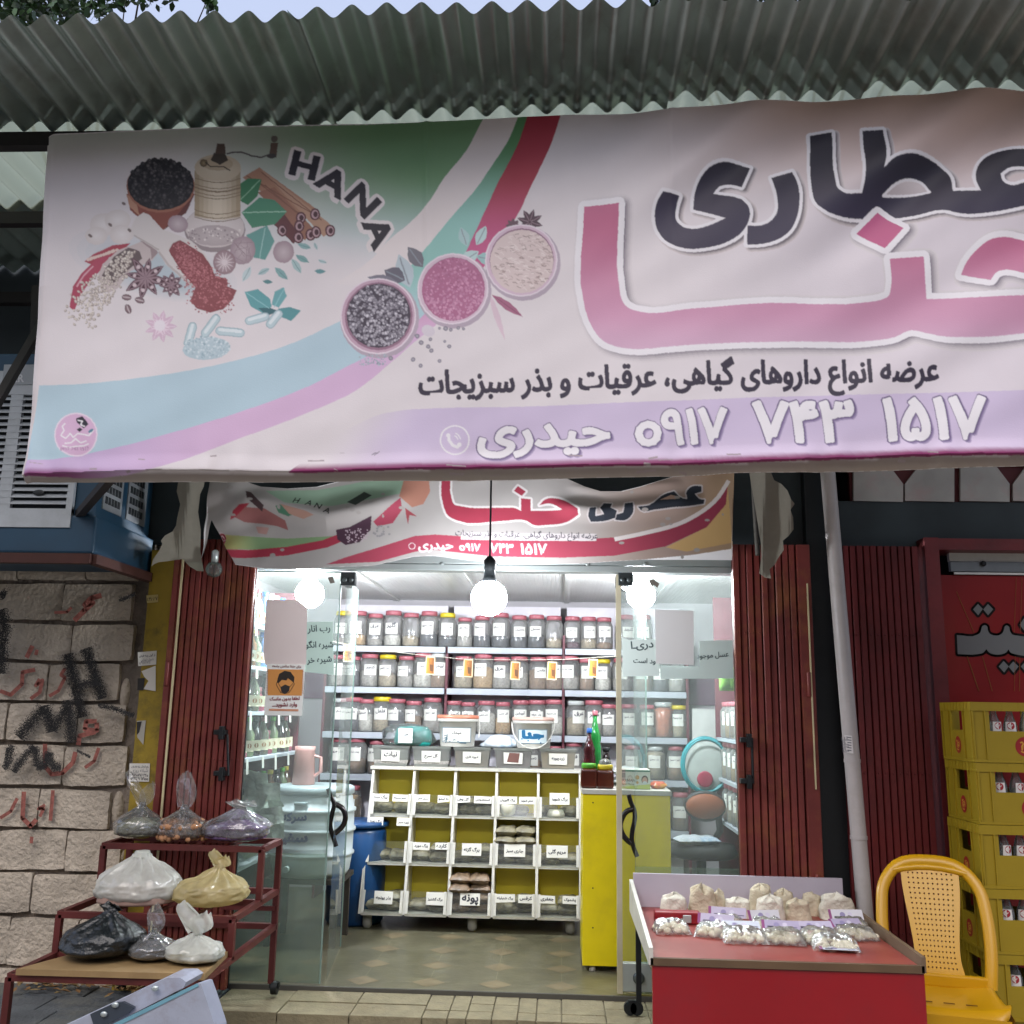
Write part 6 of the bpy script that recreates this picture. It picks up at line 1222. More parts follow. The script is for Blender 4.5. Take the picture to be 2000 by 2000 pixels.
# ---- barrel, pitcher, blue drum
Ybr = 6.05; c = at(611, 1620, Ybr); zb0 = pz_at(608, 1706, Ybr); zb1 = pz_at(608, 1540, Ybr); hB = zb1 - zb0; rB = .245
t = thing('low_stand', 'dark low stand under the white barrel', 'stand', (c.x, Ybr, 0)); b = MB()
for sx_ in (-1, 1):
    for sy_ in (-1, 1): b.bar((c.x + sx_ * .19, Ybr + sy_ * .17, 0), (c.x + sx_ * .19, Ybr + sy_ * .17, zb0 - .03), .03)
b.box(c.x - .22, c.x + .22, Ybr - .2, Ybr + .2, zb0 - .03, zb0 - .002); b.build('frame', M('dark wood', '3a342c', .7), t, True)
t = thing('barrel', 'big pale plastic barrel with blue handwriting below the pink pitcher', 'barrel', (c.x, Ybr, zb0)); b = MB()
prof = [(rB * .86, .001), (rB * .93, .03), (rB * .97, hB * .2), (rB * .98, hB * .235), (rB * 1.03, hB * .245), (rB * 1.03, hB * .27), (rB * .985, hB * .28), (rB * .99, hB * .51), (rB * 1.04, hB * .52), (rB * 1.04, hB * .55), (rB * .99, hB * .56), (rB * .985, hB * .74), (rB * 1.03, hB * .75), (rB * 1.03, hB * .78), (rB * .98, hB * .79), (rB * .93, hB * .92), (rB * .9, hB * .95)]
b.lathe(prof, (0, 0, 0), 36); b.build('body', M('barrel plastic', 'cfdadd', .4, var=.06, vscale=3), t); b = MB(); b.lathe([(rB * .95, hB * .95), (rB * .97, hB * .955), (rB * .97, hB * 1.03), (rB * .9, hB * 1.045)], (0, 0, 0), 32); b.build('lid', M('barrel lid', '9fadb0', .4), t)
b = MB(); b.box(-.06, .02, -rB - .004, -rB + .03, hB * .84, hB * .88, bev=.006); b.build('grip', M('barrel lid'), t); b = MB(); b.tube([(-.08, -rB + .01, hB * .12), (-.08, -rB - .03, hB * .12)], .018, 10); b.build('tap', M('barrel plastic'), t)
cv = Canvas(False); cv.text('سرکه', (-.13, hB * .66), (.02, hB * .68), hx('1f3f6a'), .045, .8); cv.text('سفید', (-.17, hB * .42), (.03, hB * .44), hx('1f3f6a'), .045, .7); cv.build('handwriting', lambda x, y, h: Vector(((rB * 1.04 + h) * math.sin(x / rB), -(rB * 1.04 + h) * math.cos(x / rB), y)), t, cell=.03)
zp = zb0 + hB * 1.045; xP = at(594, 1500, Ybr).x; t = thing('pitcher', 'plain pink plastic pitcher standing on the barrel lid', 'pitcher', (xP, Ybr, zp)); m_pi = M('pink plastic', 'c2908a', .4, var=.04); b = MB(); b.lathe([(.064, .001), (.068, .004), (.06, .2), (.062, .225), (.056, .225), (.055, .21)], (0, 0, 0), 24); b.build('body', m_pi, t); b = MB(); b.tube(curve([(.06, .17), (.1, .16), (.105, .08), (.066, .05)], False) and [Vector((x, 0, z)) for x, z in curve([(.06, .17), (.1, .16), (.105, .08), (.066, .05)], False)], .01, 8); b.build('handle', m_pi, t)
c = at(690, 1700, 6.5); t = thing('blue_drum', 'deep blue plastic drum on the floor left of the bin display', 'drum', (c.x, 6.6, 0)); hD = pz_at(690, 1620, 6.4); b = MB(); b.lathe([(.17, .001), (.185, .02), (.19, hD * .5), (.185, hD * .95), (.17, hD)], (0, 0, 0), 28); b.build('body', M('blue drum', '0f3f6e', .35, var=.08), t); b = MB(); b.lathe([(.18, hD + .001), (.2, hD + .005), (.2, hD + .03), (.19, hD + .035)], (0, 0, 0), 28); b.build('lid', M('blue drum'), t)
# ---- shelves with bottles on the left wall
LX0, LX1 = XL + .005, at(474, 1483, 5.32).x; ly = [1216, 1299, 1390, 1483, 1592, 1700]; lz = [pz_at(474, y, 5.32) for y in ly]
t = thing('wall_shelf', 'white wall shelves of bottles along the left side of the shop', 'shelf', (LX1, 5.9, 0), 0, 'side wall shelves')
for z in lz:
    b = MB(); b.box(LX0, LX1, 5.3, 6.5, z - .02, z, bev=.002); b.build('shelf', m_sw, t, True); 
b = MB(); b.box(LX0, LX1 - .02, 6.5, 6.52, 0, 2.1); b.box(LX0, LX1 - .02, 5.27, 5.295, 0, 2.1); b.build('side_panel', m_sr, t, True)
LK = [('dark', m_bd, m_bk), ('clear', glassM('clear bottle', 'dfe6dc', haze=.25, hazecol='b9c2a6', gloss=.8), m_lr), ('green', M('pale green bottle', '6f7f5c', .15, var=.1), M('green lid')), ('amber', M('amber bottle', '5a3a18', .12, var=.1), m_ly), ('blue', M('blue bottle', '3f5f86', .2, var=.1), M('blue cap')), ('pink', M('pink bottle', '8a4454', .2, var=.1), m_lr), ('white', M('white bottle', 'c3c6c4', .3, var=.05), m_sw)]
LP_ = {}
rl_ = random.Random(8); ln = ['top', 'second', 'third', 'fourth', 'fifth', 'lowest']
for s_i, z in enumerate(lz[:5]):
    for k in range(10):
        kn = [[4, 6, 1], [1, 4, 3], [0, 1, 5], [0, 2, 5, 1], [2, 3, 0]][s_i]; ki = kn[(k * 7 + s_i) % len(kn)]; nm, bm_, cm_ = LK[ki]; hh = (.2, .19, .2, .2, .17)[s_i] * (1 if ki != 5 else .6); key = (ki, round(hh, 2))
        Y = 5.36 + k * .118 + rl_.uniform(-.015, .015); x = LX1 - .055 + rl_.uniform(-.012, .006)
        if key not in LP_:
            b = MB(); b.lathe([(.033, .001), (.036, .01), (.036, hh * .62), (.016, hh * .84), (.014, hh)], (0, 0, 0), 14); o = b.build('body', bm_); b = MB(); b.lathe([(.017, hh - .006), (.018, hh), (.018, hh + .018), (.015, hh + .02)], (0, 0, 0), 12); o2_ = b.build('cap', cm_)
            cv = Canvas(False); cv.poly([(-.035, .03), (0, .03), (.035, .03), (.035, .09), (0, .09), (-.035, .09)], hx('c9c4a8')); cv.up(); cv.disc(0, .06, .014, hx('8f6a4a'), 8); lm = cv.build('label', lambda x, y, h: Vector((.0375 * math.sin(x / .0375) * 1, -.0375 * math.cos(x / .0375) - h, y)), keep=1, cell=.02)
            LP_[key] = (o.data, o2_.data, lm); bpy.data.objects.remove(o); bpy.data.objects.remove(o2_)
        t2 = thing('bottle', '%s bottle, %s from the door on the left wall\'s %s shelf' % (nm, ORD[k], ln[s_i]), 'bottle', (x, Y, z), .6, 'bottles on the left wall shelves')
        for n_, me in zip(('body', 'cap', 'label'), LP_[key]):
            o = bpy.data.objects.new(n_, me); C.objects.link(o); o.parent = t2
m_tk = M('price tag', 'd3d2ca', .5)
for s_i, z in enumerate(lz[:5]):
    for k in range(4):
        Y = 5.42 + k * .26 + rl_.uniform(-.04, .04); b = MB(); hh = rl_.uniform(.06, .1); b.prism([(LX1 + .002, Y - .02, z - .004), (LX1 + .002, Y + .02, z - .004), (LX1 + .006, Y + .024, z - hh), (LX1 + .006, Y - .016, z - hh)], (.0015, 0, 0)); o = b.build('price_tag', m_tk, t, True)
t = thing('sachet_strip', 'hanging bunch of white plastic sachets behind the left glass', 'packets', tuple(at(505, 1520, 5.5))); b = MB(); rs_ = random.Random(4)
for k in range(12):
    c = at(487 + rs_.uniform(0, 46), 1522 + k * 12, 5.5 + rs_.uniform(-.05, .05)); a = rs_.uniform(-.7, .7); d = rs_.uniform(-.6, .2)
    def g(u, v, c=c, a=a, d=d, k=k):
        x, z = (u - .5) * .14, (v - .5) * .09; y = .012 * math.sin(u * 7 + k) + .01 * math.sin(v * 5 + k * 2); return (c.x + x * math.cos(a) - z * math.sin(a), c.y + y + z * d, c.z + x * math.sin(a) + z * math.cos(a))
    b.grid(g, 8, 6)
b.build('sachets', M('sachet film', 'b9c4b9', .3, var=.25, vscale=30, bump=.4, bscale=40), t, True)
# ---- right-hand corner
t = thing('white_sheet', 'plain white sheet pinned to the wall behind the teal sieve', 'sheet', tuple(at(1382, 1385, 7.2))); b = MB(); b.prism([at(1352, 1384, 7.2), at(1408, 1386, 7.2), at(1412, 1490, 7.2), at(1352, 1490, 7.2)], (0, .004, 0)); b.build('sheet', M('white sheet', 'c3c3bf', .7), t, True)
c = at(1378, 1494, 6.4); t = thing('sieve', 'big round teal sieve with a red spot leaning in the right corner', 'sieve', tuple(c)); m_te = M('teal rim', '1f8088', .35); b = MB(); b.tube([c + Vector((.145 * math.cos(a), .0, .165 * math.sin(a))) for a in [k * math.pi / 14 for k in range(28)]], .014, 8, close=True); b.tube([c + Vector((.14 * math.cos(a), -.045, .16 * math.sin(a))) for a in [k * math.pi / 14 for k in range(28)]], .006, 6, close=True); b.build('rim', m_te, t, True)
b = MB(); b.sphere((c.x, c.y + .005, c.z), .142, 20, 0, 1, .15, 1.14); b.build('mesh', M('sieve mesh', 'a3a8a4', .6), t, True); p = at(1377, 1522, 6.37); b = MB(); b.sphere((p.x, p.y, p.z), .05, 16, 0, 1, .12, 1); b.build('spot', M('crimson plastic', '8a1f3c', .4), t, True)
c = at(1378, 1575, 6.2); t = thing('office_chair', 'black office chair with an orange back in the right corner', 'chair', (c.x, 6.3, 0)); b = MB(); b.sphere((c.x, 6.2, c.z), .12, 16, 0, 1.0, .22, .62); b.build('backrest', M('orange cushion', '7a3c18', .6), t, True)
b = MB(); b.tube([(c.x + .11 * math.cos(a), 6.22, c.z + .075 * math.sin(a)) for a in [k * math.pi / 10 for k in range(20)]], .018, 8, close=True); b.tube([(c.x + .08, 6.24, c.z - .02), (c.x + .1, 6.3, c.z - .15), (c.x + .03, 6.34, c.z - .28)], .022, 8); b.build('back_frame', m_bk, t, True); zsz = c.z - .3; b = MB(); b.lathe([(.2, 0), (.22, .02), (.2, .07), (.03, .085)], (c.x - .02, 6.28, zsz), 20); b.build('seat', M('black cloth', '1b1c1c', .8), t, True); b = MB(); b.tube([(c.x - .02, 6.28, zsz), (c.x - .02, 6.28, .08)], .03, 10)
for k in range(5): b.bar((c.x - .02, 6.28, .08), (c.x - .02 + .24 * math.cos(k * 1.257), 6.28 + .24 * math.sin(k * 1.257), .04), .035); b.sphere((c.x - .02 + .24 * math.cos(k * 1.257), 6.28 + .24 * math.sin(k * 1.257), .026), .025, 8)
b.build('base', m_bk, t, True); pillow('white_bag', 'crumpled white plastic bag lying on the office chair seat', 'bag', (c.x - .06, 6.2, zsz + .08), .26, .16, .05, M('white film'), .2, 0, None, 60)
RX = at(1412, 1450, 6.2).x; t = thing('wall_shelf', 'white wall shelves of jars in the right corner beside the shutter', 'shelf', (RX, 6.1, 0), 0, 'side wall shelves')
rz_ = [pz_at(1422, y, 6.1) for y in (1443, 1525, 1610)]
for z in rz_: b = MB(); b.box(RX - .0, XR - .005, 5.75, 6.45, z - .02, z); b.build('shelf', m_sw, t, True)
b = MB(); b.box(RX, XR - .005, 6.455, 6.475, 0, 2.1); b.build('side_panel', m_sr, t, True)
for si, z in enumerate(rz_):
    for k in range(4): put_jar(RX + .075, z + .001, 5.84 + k * .16, 1, 'r', ('beige', 'brown', 'ochre', 'grey')[(k + si) % 4], .5, JT[(k * 3 + si * 5) % len(JT)], 'red lidded jar, %s from the door on the right wall\'s %s shelf' % (ORD[k], ('upper', 'middle', 'lower')[si]), 'jars on the right wall shelf', -.5)
c = at(1424, 1335, 5.7); pillow('snack_packet', 'green and yellow snack packet hanging at the top right behind the shutter edge', 'packet', (c.x, 5.75, c.z - .06), .1, .14, .04, M('green yellow film', '5f8f2a', .3, var=.1, dirt='c9b92a', dscale=14, damt=.9), 0, 1.35, None, 70)
# frosted lower glass
m_fr = glassM('frosted film', 'dfe8e0', haze=.22, hazecol='a8b8ac', gloss=.5)
for (par, x0, y0, x1, y1, zt3) in ((gp1, px_at(480, 1400, GL), GL - .008, px_at(651, 1400, GL), GL - .008, .62), (gp2, xc, GL - .008, xd, GL - .008, .6)):
    b = MB(); b.add(vpane(x0, y0, x1, y1, .012, zt3), [(0, 1, 2, 3)]); b.build('frosted_film', m_fr, par, True, False)
# ================================================================ cooler, torn cloths
XC = -2.19; za_, zb_ = 2.16, 3.02; m_blu = M('cooler blue', '1b4058', .5, var=.15, vscale=4, dirt='1c3a4c', dscale=3); m_wht = M('cooler white', 'aeb4b8', .5, var=.08, vscale=3, dirt='868a8a', dscale=4, damt=.4)
ac = thing('air_cooler', 'blue and white evaporative cooler on brackets above the block wall', 'cooler', (XC - .5, 4.7, za_)); b = MB(); b.box(XC - 1.0, XC, 4.40, 5.02, za_, zb_, bev=.01); b.build('body', m_blu, ac, True)
b = MB(); b.box(XC - 1.02, XC + .02, 4.38, 5.04, za_ - .13, za_ + .05, bev=.01); b.build('water_pan', m_blu, ac, True)
xf0, xf1 = XC - .95, XC - .1; z0f, z1f = za_ + .06, zb_ - .1; b = MB()
b.box(xf0, xf0 + .03, 4.375, 4.40, z0f, z1f); b.box(xf1 - .03, xf1, 4.375, 4.40, z0f, z1f); b.box(xf0, xf1, 4.372, 4.40, z0f - .07, z0f + .02); b.box(xf0, xf1, 4.372, 4.40, z1f - .12, z1f)
for xm in (xf1 - .33, xf1 - .62): b.box(xm - .03, xm + .03, 4.374, 4.40, z0f, z1f)
k = z0f + .04
while k < z1f - .13:
    b.prism([(xf0 + .02, 4.372, k), (xf0 + .02, 4.398, k + .022), (xf0 + .02, 4.398, k + .026), (xf0 + .02, 4.372, k + .005)], (xf1 - xf0 - .04, 0, 0)); k += .032
b.build('louver_panel', m_wht, ac, True); b = MB(); b.box(xf0, xf1, 4.396, 4.40, z0f, z1f - .1); b.build('louver_back', M('dark gap', '1c2226', .8), ac, True)
p = at(75, 962, 4.37); b = MB(); b.sphere((p.x, 4.371, p.z), .028, 16, 0, 1, .1, .5); b.build('slot', m_bk, ac, True)
cv = Canvas(); cv.poly([(8, 712), (75, 712), (74, 750), (4, 752)], hx('9fa6ac')); cv.up(); cv.text('ER', (26, 746), (46, 746), hx('d9dde0'), .03, 1.1); cv.build('badge', plane(4.368), ac, True)
b = MB()
for (ya, yb_) in ((4.46, 4.66), (4.72, 4.94)):
    b.box(XC - .004, XC + .006, ya, yb_, za_ + .1, zb_ - .1, 0)
    for i in range(5):
        for j in range(12): b.box(XC + .006, XC + .009, ya + .02 + i * .033, ya + .042 + i * .033, za_ + .13 + j * .055, za_ + .165 + j * .055, 1)
b.build('pad_panel', [M('cooler grey', '7f8488', .6), M('dark gap')], ac, True)
m_br = M('rusty bracket', '43231c', .7, .2, var=.2); b = MB(); b.bar((XC - 1.2, 4.36, za_ - .16), (XC + .03, 4.36, za_ - .16), .045); b.bar((XC + .03, 4.36, za_ - .16), (XC + .03, 5.1, za_ - .16), .045); b.bar((XC - 1.0, 4.36, za_ - .16), (XC - 1.0, 5.1, za_ - .16), .045); b.build('bracket', m_br, ac, True)
m_cl = M('torn cloth', '8f8b7e', .9, var=.14, vscale=5, dirt='6f6c60', dscale=3, damt=.4)
for (pts, lb, Yq) in (([(354, 905), (405, 905), (398, 950), (391, 965), (387, 1000), (392, 1035), (391, 1075), (398, 1116), (385, 1115), (370, 1106), (357, 1092), (342, 1094), (328, 1096), (310, 1098), (301, 1102), (296, 1106), (299, 1092), (311, 1076), (317, 1062), (314, 1056), (322, 1046), (337, 1038), (344, 1026), (346, 1012), (350, 995), (352, 985), (345, 960)], 'torn grey cloth hanging left of the small banner', 4.82),
                      ([(1458, 890), (1497, 900), (1512, 938), (1526, 945), (1538, 958), (1545, 975), (1552, 984), (1544, 996), (1549, 1010), (1550, 1034), (1540, 1047), (1529, 1056), (1531, 1074), (1520, 1090), (1513, 1103), (1503, 1112), (1506, 1130), (1494, 1128), (1483, 1120), (1487, 1088), (1486, 1062), (1478, 1010), (1468, 950)], 'torn grey cloth hanging right of the small banner', 4.80)):
    xs_ = [q[0] for q in pts]; xm = sum(xs_) / len(xs_); t = thing('torn_cloth', lb, 'cloth', tuple(at(xm, 1000, Yq))); cv = Canvas(); cv.poly(pts, hx('8f8b7e'), True)
    cv.build('cloth', lambda x, y, h, xm=xm, Yq=Yq: at(x, y, Yq + .03 * math.sin((x - xm) / 9 + y / 120) * sm((1130 - y) / 220 + .3) + .02 * math.sin(x / 23 + y / 37) - h), t, True, m_cl, cell=5)
c0, c1 = at(1474, 990, 4.84), at(1480, 1085, 4.84); t = thing('cloth_roller', 'thin dark rod behind the right torn cloth', 'rod', tuple(c0)); b = MB(); b.tube([c0 + (c0 - c1) * .8, c0, c1], .012, 8); b.build('rod', M('grey rod', '55524c', .6), t, True)
# ================================================================ left steel rack with bags
m_rk = M('rack steel', '5c2624', .5, .2, var=.22, vscale=6, dirt='3a1a18', dscale=5, damt=.5)
YA, YBk, YM, YF = 4.95, 4.66, 4.30, 3.95
rack = thing('steel_rack', 'stepped dark red steel rack on castors carrying eight tied bags', 'rack', (-1.83, 4.5, 0))
P1l, P1r = at(197, 1651, YBk), at(515, 1664, YBk); P0r = at(543, 1639, YA); zt1 = (P1l.z + P1r.z + P0r.z) / 3; P2l, P2r = at(118, 1785, YM), at(455, 1796, YM); zt2_ = (P2l.z + P2r.z) / 2; P3l = at(26, 1908, YF); zt3 = P3l.z
XL_ = (P1l.x + P2l.x + P3l.x) / 3; XR_ = (P1r.x + P2r.x + P0r.x) / 3
def rb_(name, p, q, w_=.026):
    b = MB(); b.bar(p, q, w_); return b.build(name, m_rk, rack, True)
for (z, ya, yb_) in ((zt1, YBk, YA), (zt2_, YM, YA), (zt3, YF, YA)):
    for x in (XL_, XR_): rb_('side_rail', (x, ya, z), (x, yb_, z))
    rb_('cross_rail', (XL_, ya, z), (XR_, ya, z)); 
    rb_('cross_rail', (XL_, yb_ if z == zt1 else yb_, z), (XR_, yb_, z))
for (x, y, z) in ((XL_, YA, zt1), (XR_, YA, zt1)): rb_('post', (x, y, .05), (x, y, z))
for x in (XL_, XR_): rb_('post', (x, YBk, zt2_), (x, YBk, zt1)); rb_('post', (x, YM, zt3), (x, YM, zt2_)); rb_('post', (x, YF, .05 - .0), (x, YF, zt3))
rb_('cross_rail', (XL_, YBk + .0, zt2_), (XR_, YBk, zt2_)); rb_('cross_rail', (XL_, YM, zt3), (XR_, YM, zt3)); rb_('cross_rail', (XR_ - .26, 4.93, .39), (XR_, 4.93, .39), .02)
for z, ya, yb_ in ((zt1, YBk, YA), (zt2_, YM, YBk)):
    for k in range(1, 4): rb_('support_bar', (XL_ + (XR_ - XL_) * k / 4, ya, z - .004), (XL_ + (XR_ - XL_) * k / 4, yb_, z - .004), .014)
for (x, y) in ((XL_, YA), (XR_, YA), (XL_, YF), (XR_, YF)):
    g = 0 if y > 4.5 else -.012; b = MB(); b.tube([(x - .014 + .02, y, g + .03), (x + .014 + .02, y, g + .03)], .03, 14); b.box(x - .005, x + .042, y - .012, y + .012, g + .03, .055); b.build('castor', m_bk, rack, True)
m_ply = M('plywood', '8f7650', .6, var=.18, vscale=4, dirt='6b5030', dscale=3, damt=.4)
t = thing('plywood_board', 'plywood board lying across the lowest tier of the rack', 'board', (-1.85, YF, zt3 + .014)); b = MB(); q0 = at(33, 1902, YF - .02).x; q1 = at(398, 1925, YF - .02).x; b.prism([(q0, YF - .03, zt3 + .0145), (q1, YF - .02, zt3 + .0145), (q1 - .03, YM - .01, zt3 + .0145), (q0 + .12, YM - .06, zt3 + .0145)], (0, 0, .022)); b.build('board', m_ply, t, True)
zbd = zt3 + .037
# plastic bags
def bag(label, px, Y, z, rx, ry, h, mat, knot=(0, 0), seed=0, pleat=.1, fill=None, fillk=.9, ears=2, earh=.1, sag=0.0, earw=.03, lump=.12, name='plastic_bag', gather=.12, cmat=None):
    c = at(px, 1700, Y); t = thing(name, label, 'bag', (c.x, Y, z), 0, 'tied bags on the rack'); kx, ky = knot; o = Vector((seed * 5.1, seed * 2.3, seed * 1.7)); b = MB(); nt_, na = 40, 72
    def fn(u, v):
        a = 2 * math.pi * u; prof = (max(0, 1 - (1 - min(1, v / .22)) ** 2) ** .5 * .97 + .03 if v < .22 else 1 - (1 - gather) * sm((v - .35) / .65) ** 1.15)
        n_ = NZ.noise(Vector((math.cos(a) * 1.6, math.sin(a) * 1.6, v * 2)) + o); pl = math.sin(a * 13 + 3 * NZ.noise(Vector((v * 3, 0, seed)) + o)) * pleat * sm((v - .3) / .5) + .35 * pleat * math.sin(a * 29 + v * 9) * sm((v - .4) / .4)
        q5 = Vector((math.cos(a) * 2.6, math.sin(a) * 2.6, v * 4.5)) + o; rid = (1 - abs(NZ.noise(q5))) ** 6 * .055 + (1 - abs(NZ.noise(q5 * 2.1))) ** 6 * .03; r = prof * (1 + lump * n_ * (1 - v * .4) + pl + (rid - .04) * sm(v / .15)); f = v ** 1.25
        return (kx * f + rx * r * math.cos(a), ky * f + ry * r * math.sin(a), max(.0015 - sag * math.sin(math.pi * v) * 0, h * v ** .85 + .012 * NZ.noise(Vector((math.cos(a) * 3, math.sin(a) * 3, v * 5)) + o) * v))
    b.grid(fn, na, nt_)
    for e in range(ears):
        aa = (e - (ears - 1) / 2) * 1.0 + .25 * NZ.noise(o + Vector((e, 0, 0))); L_ = earh * (1 - .3 * (e % 2))
        def ear(u, v, aa=aa, L_=L_, e=e):
            w_ = earw * (.35 + .9 * math.sin(math.pi * min(1, .12 + v * .85)) ** .8); s_ = (u - .5) * 2 * w_; y = .3 * earw * math.sin(u * 6 + e + v * 5); bend = aa * v * L_ * .8
            return (kx + bend + s_ * (.9), ky + y - .004, h * .96 + L_ * v + .006 * math.sin(u * 9 + v * 4))
        b.grid(ear, 10, 10)
    b.tube([(kx, ky, h * .94), (kx, ky, h + .012)], [rx * gather * 1.05, rx * gather * .8], 12); b.build('bag', mat, t)
    if fill:
        b = MB()
        if fill == 'balls':
            rs2 = random.Random(seed)
            for k in range(230):
                a = rs2.random() * 6.283; q = math.sqrt(rs2.uniform(.3, 1)); zz = rs2.uniform(.06, .6); lim = (.93 if zz < .5 else .8); b.sphere((kx * zz * .6 + rx * lim * q * math.cos(a), ry * lim * q * math.sin(a), max(.014, h * zz)), .0135 * rs2.uniform(.85, 1.1), 8)
            b.build('walnuts', cmat, t)
        else:
            b.grid(lambda u, v: (kx * (v * fillk) ** 1.25 * .9 + rx * (.9 - .55 * sm((v - .55) / .45) * 1.2) * math.cos(2 * math.pi * u) * (min(1, v / .15)) ** .5 * (1 + .08 * NZ.noise(Vector((math.cos(6.283 * u) * 2, math.sin(6.283 * u) * 2, v * 3)) + o)), ry * (.9 - .55 * sm((v - .55) / .45) * 1.2) * math.sin(2 * math.pi * u) * (min(1, v / .15)) ** .5, .004 + h * fillk * v ** .9), 28, 12)
            b.build('contents', cmat, t)
    return t
m_clr = glassM('clear bag', 'f4f5f4', haze=.08, hazecol='e6e8e7', haze_patch=.24, gscale=13, gloss=2.0, rough=.12, bump=.6, bscale=9); m_mlk = glassM('milky bag', 'eef0ec', haze=.55, hazecol='f0f2ea', haze_patch=.3, gscale=11, gloss=2.4, rough=.16, bump=.7, bscale=8); m_wbg = glassM('white bag', 'f2f3ee', haze=.84, hazecol='c9ccc2', gloss=2, rough=.2, bump=.6, bscale=9)  # patchy haze draws the film's white creases
m_ylb = glassM('yellow bag', 'f2e8c4', haze=.6, hazecol='dccd9a', haze_patch=.3, gscale=12, gloss=2.2, rough=.18, bump=.7, bscale=8); m_blb = M('black bag', '14191b', .28, var=.2, bump=.8, bscale=22, spec=.6)
m_hb = M('grey green herb', '85866f', .9, var=.35, vscale=50, bump=.6, bscale=90); m_wn = M('walnut shell', 'a87a56', .7, var=.3, vscale=40, bump=.4, bscale=90); m_pp = M('purple petals', '6f5580', .8, var=.5, vscale=45, bump=.8, bscale=70, dirt='8f7a9a', dscale=30, damt=.6); m_fl2 = M('pinkish meal', '9f8478', .9, var=.15); m_dk = M('dark seed', '3f3d40', .8, var=.3, vscale=60); m_mx = M('beige mix', '8f8a72', .9, var=.4, vscale=40)
bag('clear bag of grey green herbs with white tied handles, leftmost on the top tier', 263, 4.80, zt1 + .014, .125, .10, .16, m_clr, (.01, 0), 1, .06, 'mass', .62, 2, .16, 0, .032, .14, cmat=m_hb)
bag('clear bag of round brown walnuts with a tall knot, middle of the top tier', 350, 4.78, zt1 + .014, .125, .10, .155, m_clr, (.0, 0), 2, .05, 'balls', 1, 1, .17, 0, .045, .05, cmat=m_wn)
bag('clear wide bag of purple petals with a flat knot, rightmost on the top tier', 455, 4.77, zt1 + .014, .165, .11, .165, m_clr, (.02, 0), 3, .1, 'mass', .62, 3, .035, 0, .06, .12, cmat=m_pp)
bag('big milky white bag with pinkish meal, left on the middle tier', 272, 4.45, zt2_ + .014, .19, .15, .215, m_mlk, (.0, .02), 4, .12, 'mass', .42, 1, .012, 0, .03, .08, gather=.2, cmat=m_fl2)
bag('pale yellow plastic bag with a looped handle on the middle tier', 412, 4.47, zt2_ + .014, .165, .13, .17, m_ylb, (.04, 0), 5, .12, None, 1, 2, .075, 0, .034, .14)
bag('glossy black plastic bag on the plywood board', 207, 4.12, zbd, .165, .13, .18, m_blb, (.03, .02), 6, .08, None, 1, 2, .035, 0, .04, .14)
bag('small clear bag of dark seeds with a twisted knot, middle of the lowest tier', 312, 4.12, zbd, .10, .09, .105, m_clr, (.0, 0), 7, .1, 'mass', .72, 1, .11, 0, .034, .1, cmat=m_dk)
bag('crumpled white translucent bag with tall knot, right on the lowest tier', 397, 4.10, zbd, .115, .1, .11, m_mlk, (-.01, 0), 8, .16, 'mass', .5, 2, .12, 0, .045, .22, cmat=m_mx)
# ================================================================ red display table with packets
TX0, TX1, TY0, TY1, TZ = at(1276, 1880, 3.9).x, at(1796, 1895, 3.9).x, 3.90, 4.88, .455
m_rt = M('pinkish red top', '8c3c36', .38, var=.16, vscale=3, dirt='a85e50', dscale=2, damt=.6); m_rp = M('glossy red panel', '8f0f1a', .28, var=.1, vscale=2, coat=.2, dirt='7a2028', dscale=3.5, damt=.35); m_wd = M('raw board edge', '5f4a34', .7, var=.15); m_lw = M('lilac white board', 'b9b1bc', .4, var=.04)
tb = thing('display_table', 'low red display table with raised side boards and white goods on top', 'table', ((TX0 + TX1) / 2, 4.4, 0)); b = MB(); b.box(TX0, TX1, TY0, TY1, TZ - .02, TZ); b.build('top', m_rt, tb, True)
b = MB(); b.box(TX0 - .012, TX1 + .012, TY0 - .02, TY0 - .001, TZ - .022, TZ + .004); b.build('front_edge', m_wd, tb, True); b = MB(); b.box(TX0 - .005, TX1 + .012, TY0 - .012, TY0 + .01, -.02, TZ - .025); b.build('front_panel', m_rp, tb, True); b = MB(); b.box(TX0 - .005, TX1 + .014, TY0 - .08, TY0 - .013, -.06, .10, bev=.01); b.build('lower_ledge', M('pinkish ledge', '9a5058', .4), tb, True)
b = MB(); b.box(TX0 + .0, TX1 - .0, TY1 - .018, TY1, TZ + .001, TZ + .15); b.build('back_board', m_lw, tb, True)
b = MB(); b.prism([(TX0 - .018, TY0 - .02, TZ - .02), (TX0 - .018, TY1, TZ - .02), (TX0 - .018, TY1, TZ + .12), (TX0 - .018, TY0 - .02, TZ + .04)], (.016, 0, 0)); b.build('side_board', m_mel, tb, True)
b = MB(); b.prism([(TX1 + .002, TY0 - .02, TZ - .02), (TX1 + .002, TY1, TZ - .02), (TX1 + .002, TY1, TZ + .05), (TX1 + .002, TY0 - .02, TZ + .035)], (.016, 0, 0)); b.build('side_board', M('brown board', '6b5844', .6, var=.12), tb, True)
b = MB(); b.box(TX0 - .002, TX1 + .002, TY0 + .02, TY1, TZ - .06, TZ - .021); b.build('apron', m_wd, tb, True)
